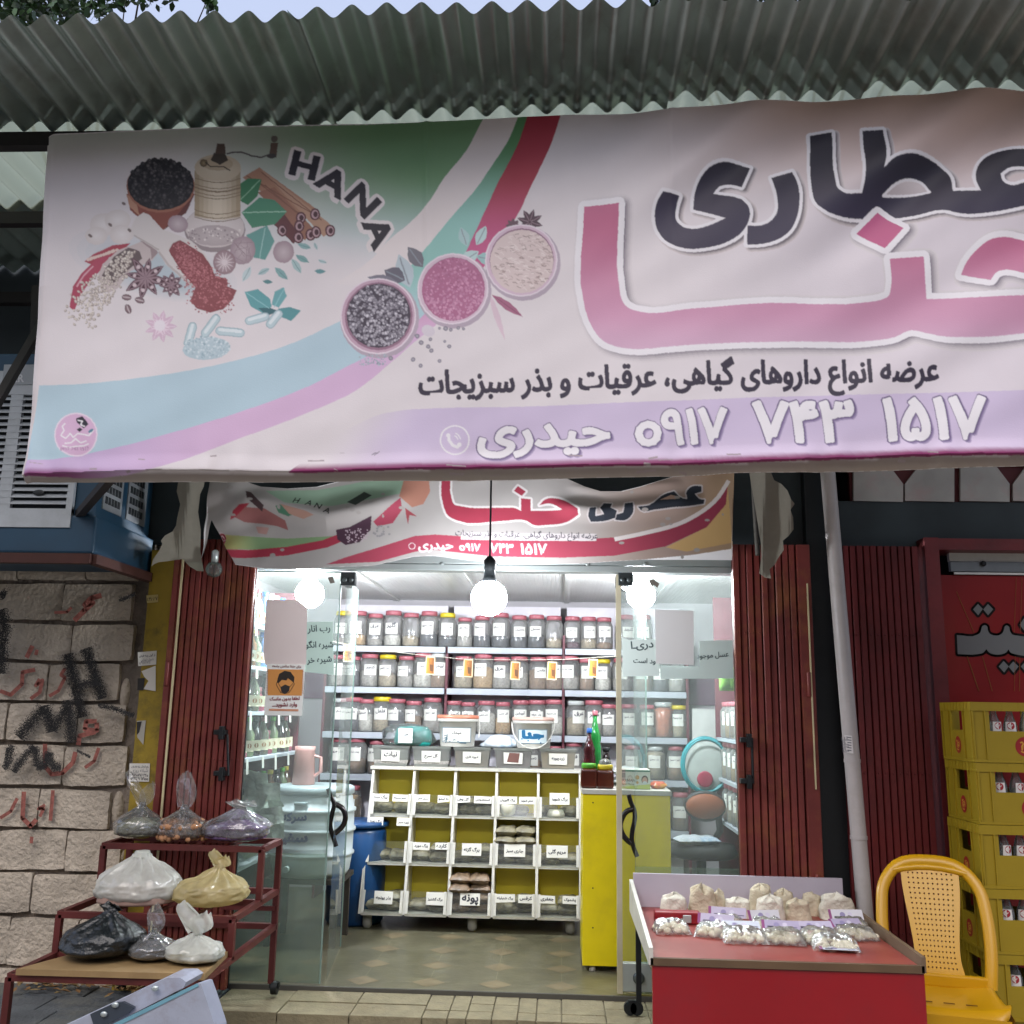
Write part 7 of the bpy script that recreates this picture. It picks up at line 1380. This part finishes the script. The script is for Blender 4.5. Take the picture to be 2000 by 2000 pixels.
for (x, y) in ((TX0 + .02, TY1 - .03), (TX1 - .02, TY1 - .03), (TX0 + .03, TY0 + .05), (TX1 - .03, TY0 + .05)):
    g = -.012 if y > 4.73 else -.15; b = MB(); b.bar((x, y, g + .06), (x, y, TZ - .06), .024); o = b.build('leg', m_bk, tb, True); b = MB(); b.tube([(x - .04, y - .012, g + .032), (x - .04, y + .012, g + .032)], .03, 14); b.tube([(x - .01, y - .012, g + .032), (x - .01, y + .012, g + .032)], .03, 14); b.box(x - .05, x + .012, y - .01, y + .01, g + .05, g + .066); c_ = b.build('castor', m_bk, o); 
    for v in c_.data.vertices: v.co -= tb.location
p = at(1516, 1891, TY0 - .013); b = MB(); b.sphere((p.x, TY0 - .013, p.z), .004, 8); b.build('screw', m_al, tb, True)
m_sk = M('cream cloth sack', 'c2b59c', .85, var=.12, vscale=9, bump=.5, bscale=60); m_sk2 = M('white flour sack', 'cfc8b8', .85, var=.08, vscale=9, bump=.6, bscale=50)
def sack(label, px, Y, w_, h_, seed, mat, dpt=.1):
    c = at(px, 1740, Y); t = thing('cloth_sack', label, 'sack', (c.x, Y, TZ + .001), 0, 'cream sacks on the display table'); o = Vector((seed * 2.1, seed, seed * 3.3)); b = MB()
    def fn(u, v):
        a = 2 * math.pi * u; ca, sa = math.cos(a), math.sin(a); q = (abs(ca) ** 3 + abs(sa) ** 3) ** (-1 / 3); pr = (1 - .22 * v) * (1 if v < .86 else 1 - (v - .86) / .14 * .96); n_ = NZ.noise(Vector((ca * 1.5, sa * 1.5, v * 2.4)) + o)
        return (w_ / 2 * ca * q * pr * (1 + .12 * n_), dpt / 2 * sa * q * pr * (1 + .15 * n_), h_ * v ** .9 * (1 + (.25 * n_ + .12 * NZ.noise(Vector((ca * 4, sa * 4, v)) + o)) * v) + .0)
    b.grid(fn, 32, 18); b.build('sack', mat, t)
for i, (px, Y, w_, h_, m_, lb) in enumerate(((1316, 4.72, .125, .088, m_sk2, 'low cream sack at the left end of the back board'), (1371, 4.74, .125, .115, m_sk, 'tall cream sack with an upright fold, second from the left end'), (1402, 4.78, .07, .09, m_sk, 'narrow cream sack squeezed behind the tall one'), (1440, 4.70, .12, .08, m_sk2, 'white sack behind the lilac cards in the middle'), (1484, 4.78, .11, .12, m_sk, 'tallest cream sack at the middle of the back board'), (1502, 4.64, .13, .1, m_sk2, 'white sack standing in front of the tallest sack'), (1530, 4.78, .1, .1, m_sk, 'cream sack right of the tallest sack by the back board'), (1556, 4.66, .12, .085, m_sk, 'wide cream sack in front of its neighbours, right of the middle'), (1585, 4.80, .09, .09, m_sk, 'small cream sack half hidden near the right end'), (1632, 4.72, .16, .105, m_sk2, 'wide white sack at the right end of the back board'))):
    sack(lb, px, Y, w_, h_, i + 1, m_)
# red case
t = thing('red_case', 'flat red case with a metal buckle on the display table', 'case', (at(1320, 1785, 4.5).x, 4.5, TZ)); xa, xb = at(1279, 1790, 4.5).x, at(1368, 1790, 4.5).x; b = MB(); b.box(xa, xb, 4.5, 4.56, TZ + .001, TZ + .05, bev=.006); b.build('body', M('red leather', '8a1420', .4, var=.06), t, True); p = at(1342, 1795, 4.497); b = MB(); b.box(p.x - .018, p.x + .018, 4.492, 4.5, TZ + .008, TZ + .04, bev=.003); b.build('buckle', m_al, t, True)
# clear packets of white balls with printed cards
m_bl_ = M('white kashk balls', 'dcd6bf', .7, var=.08, vscale=20, bump=.3, bscale=60); m_pcl = glassM('packet film', 'fbfbf8', haze=.12, hazecol='f0efe8', haze_patch=.3, gscale=22, gloss=.9, rough=.15, bump=.8, bscale=30)
def kashk(label, px, Y, w_, d_, rot, seed, card):
    c = at(px, 1800, Y); t = thing('ball_packet', label, 'packet', (c.x, Y, TZ + .001), rot, 'clear packets of white balls on the table'); rs2 = random.Random(seed); b = MB()
    for k in range(34):
        x, y = rs2.uniform(-1, 1), rs2.uniform(-1, 1); e = max(abs(x), abs(y)); b.sphere((x * w_ * .42, y * d_ * .38, .014 + .022 * (1 - e) * (k % 2)), rs2.uniform(.011, .015), 8, 0, 1.15, 1, .95)
    b.build('balls', m_bl_, t); b = MB()
    def g(u, v):
        x, y = (u - .5) * 2, (v - .5) * 2; pr = max(0, (1 - x ** 4) * (1 - y ** 4)) ** .6; return (x * w_ / 2, y * d_ / 2, .002 + .05 * pr * (1 + .25 * NZ.noise(Vector((x * 3, y * 3, seed)))) + .006 * NZ.noise(Vector((x * 7, y * 7, seed + 9))))
    b.grid(g, 16, 16); b.build('film', m_pcl, t)
    if card:
        y0, tl, wc = card; cv = Canvas(False); cv.poly([(-wc / 2, 0), (wc / 2, 0), (wc / 2, .045), (-wc / 2, .045)], hx(('b9b0c4', 'c6cad4', 'aaa0b8', 'cfcdd2')[seed % 4])); cv.up(.0004); cv.poly([(-wc / 2, 0), (-wc / 2 + .012, 0), (-wc / 2 + .012, .045), (-wc / 2, .045)], hx('8a4a78')); cv.disc(-wc * .1, .022, .012, hx('8f86a8'), 12); cv.disc(wc * .12, .024, .01, hx('c9c2d2'), 12); cv.poly([(-wc * .35, .006), (-wc * .15, .006), (-wc * .15, .016), (-wc * .35, .016)], hx('3f3a4c')); cv.stroke([(wc * .25, .012), (wc * .44, .012)], .004, hx('6a6278'))
        cv.build('card', flat((0, y0, .012 if tl < .2 else .035), (1, .0, 0), (0, math.cos(tl), math.sin(tl))), t)
for i, (px, Y, w_, d_, rot, card, lb) in enumerate(((1311, 4.34, .15, .12, .1, None, 'clear packet of white balls without a card at the table\'s left'), (1395, 4.30, .16, .13, -.25, (.05, .9, .15), 'clear packet of white balls under a raised lilac card, left of the middle'), (1452, 4.22, .18, .14, .05, (.06, .5, .17), 'large clear packet of white balls beside the flat white card'), (1528, 4.22, .17, .14, -.1, (.06, .7, .15), 'clear packet of white balls below a pale blue card at the middle'), (1500, 4.42, .15, .11, .2, (.03, 1.0, .14), 'clear packet of white balls behind the pale blue card'), (1600, 4.25, .17, .13, .12, (.05, .6, .16), 'clear packet of white balls right of the middle packet'), (1628, 4.14, .18, .13, -.08, (-.085, .05, .14), 'clear packet of white balls with a white card at its front edge'), (1668, 4.32, .16, .13, .25, (.05, .6, .14), 'clear packet of white balls at the table\'s right end'), (1660, 4.48, .15, .11, .1, (.03, 1.0, .15), 'clear packet with a tilted lilac card near the right end sacks'), (1420, 4.46, .15, .1, -.2, (.03, 1.0, .16), 'clear packet with an upright lilac card before the white sack'))): kashk(lb, px, Y, w_, d_, rot, i + 3, card)
# ================================================================ yellow plastic chair
m_cy = M('yellow chair plastic', 'c08f0c', .32, var=.05, vscale=4, spec=.5)
cc = at(1850, 1930, 4.2); chair = thing('plastic_chair', 'yellow armless plastic chair with a perforated back beside the red table', 'chair', (cc.x, 4.22, -.15), R(-14))
SW_, SD_, SH_ = .21, .20, .425
b = MB()
def seat(u, v):
    x, y = (u - .5) * 2, (v - .5) * 2; q = max(abs(x), abs(y)); rr = 1 / max(1, (abs(x) ** 5 + abs(y) ** 5) ** .2); return (x * rr * SW_ * (1 + .06 * (y < 0) * -y), y * rr * SD_, SH_ + .012 * x * x - .008 * (1 - x * x) - .03 * sm((-y - .78) / .22) ** 1 * 1.0 - .035 * sm((q - .93) / .07) * (y > -.5))
b.grid(seat, 24, 24); b.grid(lambda u, v: tuple(Vector(seat(u, v)) - Vector((0, 0, .006))), 24, 24)
for k in (-.08, 0, .08): b.box(k - .02, k + .02, -.1, -.094, SH_ - .004, SH_ - .002, 1)
b.build('seat', [m_cy, M('slot', '5a3a08', .7)], chair)
for (sx_, sy_) in ((-1, -1), (1, -1), (-1, 1), (1, 1)):
    b = MB(); n_ = 8
    for k in range(n_):
        f0, f1 = k / n_, (k + 1) / n_
        def cs(f): return (sx_ * (SW_ * .86 + .05 * f), sy_ * (SD_ * .86 + .05 * f), SH_ - .012 - (SH_ - .012) * f, .034 - .012 * f)
        x0_, y0_, zz0, w0 = cs(f0); x1_, y1_, zz1, w1 = cs(f1); vs = []
        for (x, y, z, w_) in ((x0_, y0_, zz0, w0), (x1_, y1_, zz1, w1)): vs += [(x - sx_ * w_ * 1.2, y + sy_ * .004, z), (x + sx_ * .004, y + sy_ * .004, z), (x + sx_ * .004, y - sy_ * w_ * 1.2, z), (x - sx_ * .004, y - sy_ * w_ * 1.2, z), (x - sx_ * .004, y - sy_ * .004, z), (x - sx_ * w_ * 1.2, y - sy_ * .004, z)]
        b.add(vs, [(i, (i + 1) % 6, (i + 1) % 6 + 6, i + 6) for i in range(6)])
    b.build('leg', m_cy, chair)
b = MB()
for s_ in (-1, 1):      # arched apron under the front and sides
    pass
for k in range(16):
    f0, f1 = -1 + 2 * k / 16, -1 + 2 * (k + 1) / 16; h0, h1 = .05 + .09 * abs(f0) ** 4, .05 + .09 * abs(f1) ** 4
    for (pa, pb, nrm) in (((f0 * SW_ * .95, -SD_ - .006), (f1 * SW_ * .95, -SD_ - .006), 0), ((-SW_ - .003, f0 * SD_ * .95), (-SW_ - .003, f1 * SD_ * .95), 1), ((SW_ + .003, f0 * SD_ * .95), (SW_ + .003, f1 * SD_ * .95), 1)): b.add([(*pa, SH_ - .02), (*pb, SH_ - .02), (*pb, SH_ - .02 - h1), (*pa, SH_ - .02 - h0)], [(0, 1, 2, 3)])
b.build('apron', m_cy, chair, False, False)
def bk(x, z): return (x, SD_ - .02 + .17 * (max(0, z - SH_) / .46) ** 1.1 - .05 * (1 - (x / .22) ** 2) * 0 + .35 * x * x * -1, z)
hoop = curve([(-.19, SH_ + .0), (-.205, SH_ + .12), (-.205, SH_ + .27), (-.19, SH_ + .36), (-.13, SH_ + .435), (0, SH_ + .46), (.13, SH_ + .435), (.19, SH_ + .36), (.205, SH_ + .27), (.205, SH_ + .12), (.19, SH_ + .0)], False, 120, 4)
b = MB(); vs = []; fs = []
for i, (x, z) in enumerate(hoop):
    a = hoop[max(0, i - 1)]; c = hoop[min(len(hoop) - 1, i + 1)]; tx, tz_ = c[0] - a[0], c[1] - a[1]; l = math.hypot(tx, tz_); nx, nz = -tz_ / l, tx / l; w_ = .024
    for (o_, d_) in ((w_, -.004), (w_ * .5, -.014), (-w_ * .5, -.014), (-w_, -.002), (-w_, .008), (w_, .008)): q = bk(x - nx * o_ * -1, z - nz * o_ * -1); vs.append((q[0], q[1] + d_, q[2]))
for i in range(len(hoop) - 1):
    for j in range(6): fs.append((i * 6 + j, i * 6 + (j + 1) % 6, i * 6 + 6 + (j + 1) % 6, i * 6 + 6 + j))
b.add(vs, fs, 0, True); b.build('back_frame', m_cy, chair)
b = MB(); nu, nv = 12, 21
for i in range(nu):
    for j in range(nv):
        z0_, z1_ = SH_ + .03 + .41 * j / nv, SH_ + .03 + .41 * (j + 1) / nv
        hw = lambda z: .088 + .028 * sm((z - SH_ - .1) / .3) + .012 * sm((SH_ + .1 - z) / .08); P_ = lambda u, z: Vector(bk((u * 2 - 1) * hw(z), z)) + Vector((0, -.006, 0)); u0, u1 = i / nu, (i + 1) / nu; hole_ = 1 <= j < nv - 1 and 0 < i < nu - 1
        o4 = [P_(u0, z0_), P_(u1, z0_), P_(u1, z1_), P_(u0, z1_)]
        if hole_:
            cx_ = sum(o4, Vector()) / 4; i4 = [cx_ + (q - cx_) * .34 for q in o4]; i5 = [q + Vector((0, .006, 0)) for q in i4]; b.add(o4 + i4 + i5, [(0, 1, 5, 4), (1, 2, 6, 5), (2, 3, 7, 6), (3, 0, 4, 7), (4, 5, 9, 8), (5, 6, 10, 9), (6, 7, 11, 10), (7, 4, 8, 11)])
        else: b.add(o4, [(0, 1, 2, 3)])
b.build('back_panel', m_cy, chair, False, False)
# side slats joining the panel and the hoop at the top and bottom
b = MB(); b.box(-.2, .2, SD_ - .035, SD_ - .005, SH_ - .01, SH_ + .04, bev=.008)
top = [bk(x, SH_ + .40 + .035 * (1 - (x / .2) ** 2)) for x in (-.15, -.1, -.05, 0, .05, .1, .15)]; b.tube([Vector(q) + Vector((0, .0, .0)) for q in top], .016, 8); b.build('back_rail', m_cy, chair)
# ================================================================ yellow bottle crates
m_cr = M('crate yellow', '99821a', .45, var=.1, vscale=4, dirt='7a6414', dscale=4, damt=.35); m_lg = M('crate emblem', attr=True, rough=.5)
CX, CY, CW_, CD_, CH_ = at(1906, 1500, 4.5).x, 4.5, .44, .34, .262
m_bt = glassM('bottle glass', 'eef4f2', haze=.22, hazecol='d0d8d6', gloss=1.2, rough=.05); cr0 = thing('bottle_crate', '', 'crate')
def wall_open(b, ax, l, y0, y1, t0, t1, op):    # wall in the plane of axis ax with an opening op = (a0, a1, z0, z1)
    a0, a1, z0_, z1_ = op
    for (p, q, r, s_) in ((0, l, 0, z0_), (0, l, z1_, CH_ - .002), (0, a0, z0_, z1_), (a1, l, z0_, z1_)):
        (b.box(p, q, t0, t1, r, s_) if ax == 0 else b.box(t0, t1, p, q, r, s_))
b = MB(); wall_open(b, 0, CW_, 0, 0, 0, .012, (.075, CW_ - .075, .135, .225)); b.build('long_wall', m_cr, cr0); b = MB(); wall_open(b, 0, CW_, 0, 0, CD_ - .012, CD_, (.075, CW_ - .075, .135, .225)); b.build('long_wall', m_cr, cr0)
b = MB(); wall_open(b, 1, CD_, 0, 0, 0, .012, (.11, .23, .135, .225)); b.build('short_wall', m_cr, cr0); b = MB(); wall_open(b, 1, CD_, 0, 0, CW_ - .012, CW_, (.11, .23, .135, .225)); b.build('short_wall', m_cr, cr0)
b = MB(); b.box(.012, CW_ - .012, .012, CD_ - .012, 0, .01); b.build('bottom', m_cr, cr0)
b = MB(); b.box(-.006, CW_ + .006, -.006, .0, CH_ - .04, CH_ - .002); b.box(-.006, 0, 0, CD_ + .006, CH_ - .04, CH_ - .002); b.box(-.006, CW_ + .006, -.006, 0, 0, .012); b.box(-.006, 0, 0, CD_, 0, .012)
for x in (.0, .052, CW_ - .058, CW_ - .006): b.box(x, x + .006, -.007, 0, .012, CH_ - .04)
for x in (.13, .2, .27): b.box(x, x + .005, -.007, 0, CH_ - .04 + .001, CH_ - .004)
for y in (.0, .085, .25, CD_ - .006): b.box(-.007, 0, y, y + .006, .012, CH_ - .04)
for k in range(8): b.box(-.008, -.006, .03 + k * .037, .034 + k * .037, CH_ - .038, CH_ - .004)
b.build('ribbed_rim', m_cr, cr0)
def emblem(surf, k):
    cv = Canvas(False); cv.disc(0, 0, .042, hx('8f1a1c'), 24); cv.up(.0006)
    for pts in ([(-.02, .016), (-.012, .02), (-.006, .012), (-.014, .002), (-.014, -.016)], [(.0, .02), (.006, .022)], [(.0, .008), (.012, .012), (.012, -.004), (.002, -.002), (.004, -.018)], [(.018, .018), (.022, .006), (.018, -.012)], [(-.02, -.02), (-.004, -.026), (.012, -.024)], [(-.004, .004), (-.004, -.012)]): cv.stroke(pts, .0055, hx('c9963a'))
    return cv.build('emblem', surf, cr0, False, m_lg)
emblem(lambda x, y, h: Vector((CW_ / 2 + x, -.001 - h, .07 + y)), 1); emblem(lambda x, y, h: Vector((-.001 - h, CD_ / 2 - x * .75, .07 + y * .9)), 1)
b = MB(); b.lathe([(.026, .001), (.029, .008), (.029, .15), (.014, .2), (.0115, .225), (.0135, .23), (.0135, .238)], (0, 0, 0), 12); bt = thing('glass_bottle', '', 'bottle'); b.build('body', m_bt, bt); cv = Canvas(False); cv.poly([(-.026, .11), (0, .11), (.026, .11), (.022, .165), (0, .165), (-.022, .165)], hx('dddad6')); cv.up(.0005); cv.disc(0, .148, .016, hx('9a2430'), 14); cv.up(.0004); cv.stroke([(-.008, .152), (0, .145), (.008, .153)], .004, hx('d9c9c4'))
cv.build('print', lambda x, y, h: Vector(((.0298 + h) * math.sin(x / .0298), -(.0298 + h) * math.cos(x / .0298), y)), bt, cell=.015)
OR2 = ['lowest', 'second lowest', 'third lowest', 'third highest', 'second highest', 'topmost']; rq = random.Random(2); firstb = True
for k in range(6):
    dx = rq.uniform(-.012, .012) + .0; z = -.149 + k * CH_; o = cr0 if k == 0 else copy_tree(cr0); o.location = (CX + dx, CY + rq.uniform(-.008, .008), z); o['label'] = 'yellow plastic crate of empty bottles, %s of the stack by the neighbouring shop' % OR2[k]; o['group'] = 'stacked yellow bottle crates'
    for r in range(2):
        for q in range(6):
            if r == 1 and q > 1: continue
            if (k == 4 and q < 1): continue
            bo = bt if firstb else copy_tree(bt); firstb = False; bo.location = (o.location.x + .045 + q * .07, o.location.y + .05 + r * .085, z + .0105); bo.rotation_euler = (0, 0, rq.uniform(-.7, .5) - .2); bo['label'] = 'empty printed glass bottle, %s from left in the %s row of the %s crate' % (ORD[q], ('front', 'second')[r], OR2[k]); bo['group'] = 'empty bottles in the crates'
# ================================================================ pale folded case in the foreground
m_fc = M('pale blue grey sheet', 'a3a9b8', .5, var=.08, vscale=5, dirt='7d6a62', dscale=6, damt=.5, bump=.2, bscale=15)
t = thing('sheet_case', 'pale blue grey lid with a dark strap, cut off at the bottom left', 'lid', tuple(atz(260, 2000, -.15))); Yf = 3.35
def slabp(pts, Y, d, name, mat): b = MB(); b.prism([at(x, y, Y) for x, y in pts], d); return b.build(name, mat, t, True)
slabp([(60, 2035), (176, 1981), (325, 1910), (352, 1910), (364, 1918), (358, 1930), (345, 1936), (215, 2003), (150, 2040)], Yf, (.02, .10, .005), 'upper_flap', m_fc)
slabp([(205, 2010), (386, 1920), (392, 1921), (404, 1955), (420, 2005), (432, 2160), (190, 2160)], Yf - .06, (.02, .05, .0), 'front_sheet', m_fc)
slabp([(208, 2006), (300, 1962), (384, 1921), (388, 1926), (300, 1970), (214, 2012)], Yf - .063, (0, .003, 0), 'blue_edge', M('blue edge', '6fa0b0', .5))
slabp([(176, 1981), (222, 1960), (240, 1957), (262, 1968), (250, 1980), (205, 2003), (185, 2010)], Yf - .012, (0, .012, 0), 'strap', M('strap grey', '3a424c', .4))
for (x, y) in ((225, 1963), (203, 1981), (303, 1931)): p = at(x, y, Yf - .016); b = MB(); b.sphere(tuple(p), .009, 8, 0, 1.4, .5, 1); b.build('clasp', m_al, t, True)
# ================================================================ fallen leaves, trees
rv = random.Random(13); b = MB()
for k in range(150):
    px, py = rv.uniform(40, 330), 0; x = at(px, 1930, 4.95).x; y = 5.0 - abs(rv.gauss(0, .07)); z = -.008 + max(0, .05 - (5.0 - y) * .35) * rv.random() + .006; a = rv.random() * 6.28; l = rv.uniform(.018, .034); tl = rv.uniform(-.5, .5); w_ = l * .45
    if 180 < px < 210: continue
    P = [Vector((l * math.cos(a), l * math.sin(a), l * tl)), Vector((-w_ * math.sin(a), w_ * math.cos(a), .004)), Vector((-l * math.cos(a), -l * math.sin(a), -l * tl * .3)), Vector((w_ * math.sin(a), -w_ * math.cos(a), .004))]
    b.add([Vector((x, y, z + .01)) + q for q in P], [(0, 1, 2, 3)], k % 2)
tag(b.build('fallen_leaves', [M('dry leaf', '7a5a34', .8, var=.3), M('pale dry leaf', '8f7a50', .8, var=.3)]), 'dry brown fallen leaves along the foot of the block wall', 'leaves', kind='stuff')
m_lf = M('leaf', '2c4a1c', .5, var=.35, vscale=3); m_lf2 = M('dark leaf', '1f3615', .5, var=.3, vscale=3); m_tr = M('bark', '4a3c30', .9, var=.25, bump=.6, bscale=25)
def tree(label, base, crownpts, n_, seed, ls):
    t = thing('tree', label, 'tree', tuple(base)); rt = random.Random(seed); c0 = sum((Vector(c[:3]) for c in crownpts), Vector()) / len(crownpts); B = Vector(base); top = B + Vector((0, .3, c0.z - B.z - 1.2)); b = MB(); b.tube([B, B + (top - B) * .5 + Vector((.12, 0, 0)), top], [.2, .15, .09], 10)
    for c in crownpts: q = Vector(c[:3]); b.tube([top - Vector((0, 0, .4)), (top + q) / 2 + Vector((0, .25, -.25)), q + Vector((0, .1, .0))], [.035, .018, .004], 5)
    b.build('trunk', m_tr, t, True); b = MB()
    for c in crownpts:
        R_ = c[3]
        for k in range(int(n_ * R_ * R_ + 14)):
            d = Vector((rt.gauss(0, 1), rt.gauss(0, 1), rt.gauss(0, 1))).normalized() * R_ * rt.random() ** .45; q = Vector(c[:3]) + d; a = Vector((rt.gauss(0, 1), rt.gauss(0, 1), rt.gauss(0, .6) - .5)).normalized(); s_ = a.cross(Vector((rt.gauss(0, 1), rt.gauss(0, 1), rt.gauss(0, 1)))).normalized(); l = ls * rt.uniform(.7, 1.2)
            b.add([q, q + a * l * .35 + s_ * l * .3, q + a * l * .75 + s_ * l * .2, q + a * l, q + a * l * .75 - s_ * l * .2, q + a * l * .35 - s_ * l * .3], [(0, 1, 2, 3, 4, 5)], k % 2)
    b.build('crown', [m_lf, m_lf2], t, True, False)
def Q(x, y, Y, r): p = at(x, y, Y); return (p.x, p.y, p.z, r)
tree('leafy tree rising behind the awning at the top left', (at(40, 500, 7.5).x - .3, 8.6, -.15), [Q(20, -30, 7.6, .42), (*Q(75, -20, 7.4, .4)[:3], .30), Q(150, -35, 7.4, .26), Q(185, 5, 7.2, .13), Q(120, 20, 7.1, .13), Q(30, 25, 7.2, .16), Q(235, -15, 7.2, .15), Q(90, -90, 7.8, .6), Q(280, -120, 7.8, .6), Q(-80, -60, 8, .8), Q(410, 8, 6.9, .055), Q(400, -25, 7, .09), Q(205, 25, 7.1, .07)], 2600, 3, .085)
tree('dark dense tree rising behind the awning at the top right', (at(1650, 500, 8).x, 8.9, -.15), [Q(1310, -8, 7.6, .14), Q(1350, -30, 7.6, .25), Q(1430, -30, 7.6, .3), Q(1520, -30, 7.6, .34), Q(1620, -40, 7.6, .36), Q(1720, -50, 7.6, .4), Q(1850, -60, 7.6, .5), Q(2000, -80, 7.8, .6), Q(1280, -4, 7.4, .06), Q(1500, -130, 8, .7), Q(1750, -160, 8, .8)], 2600, 5, .085)
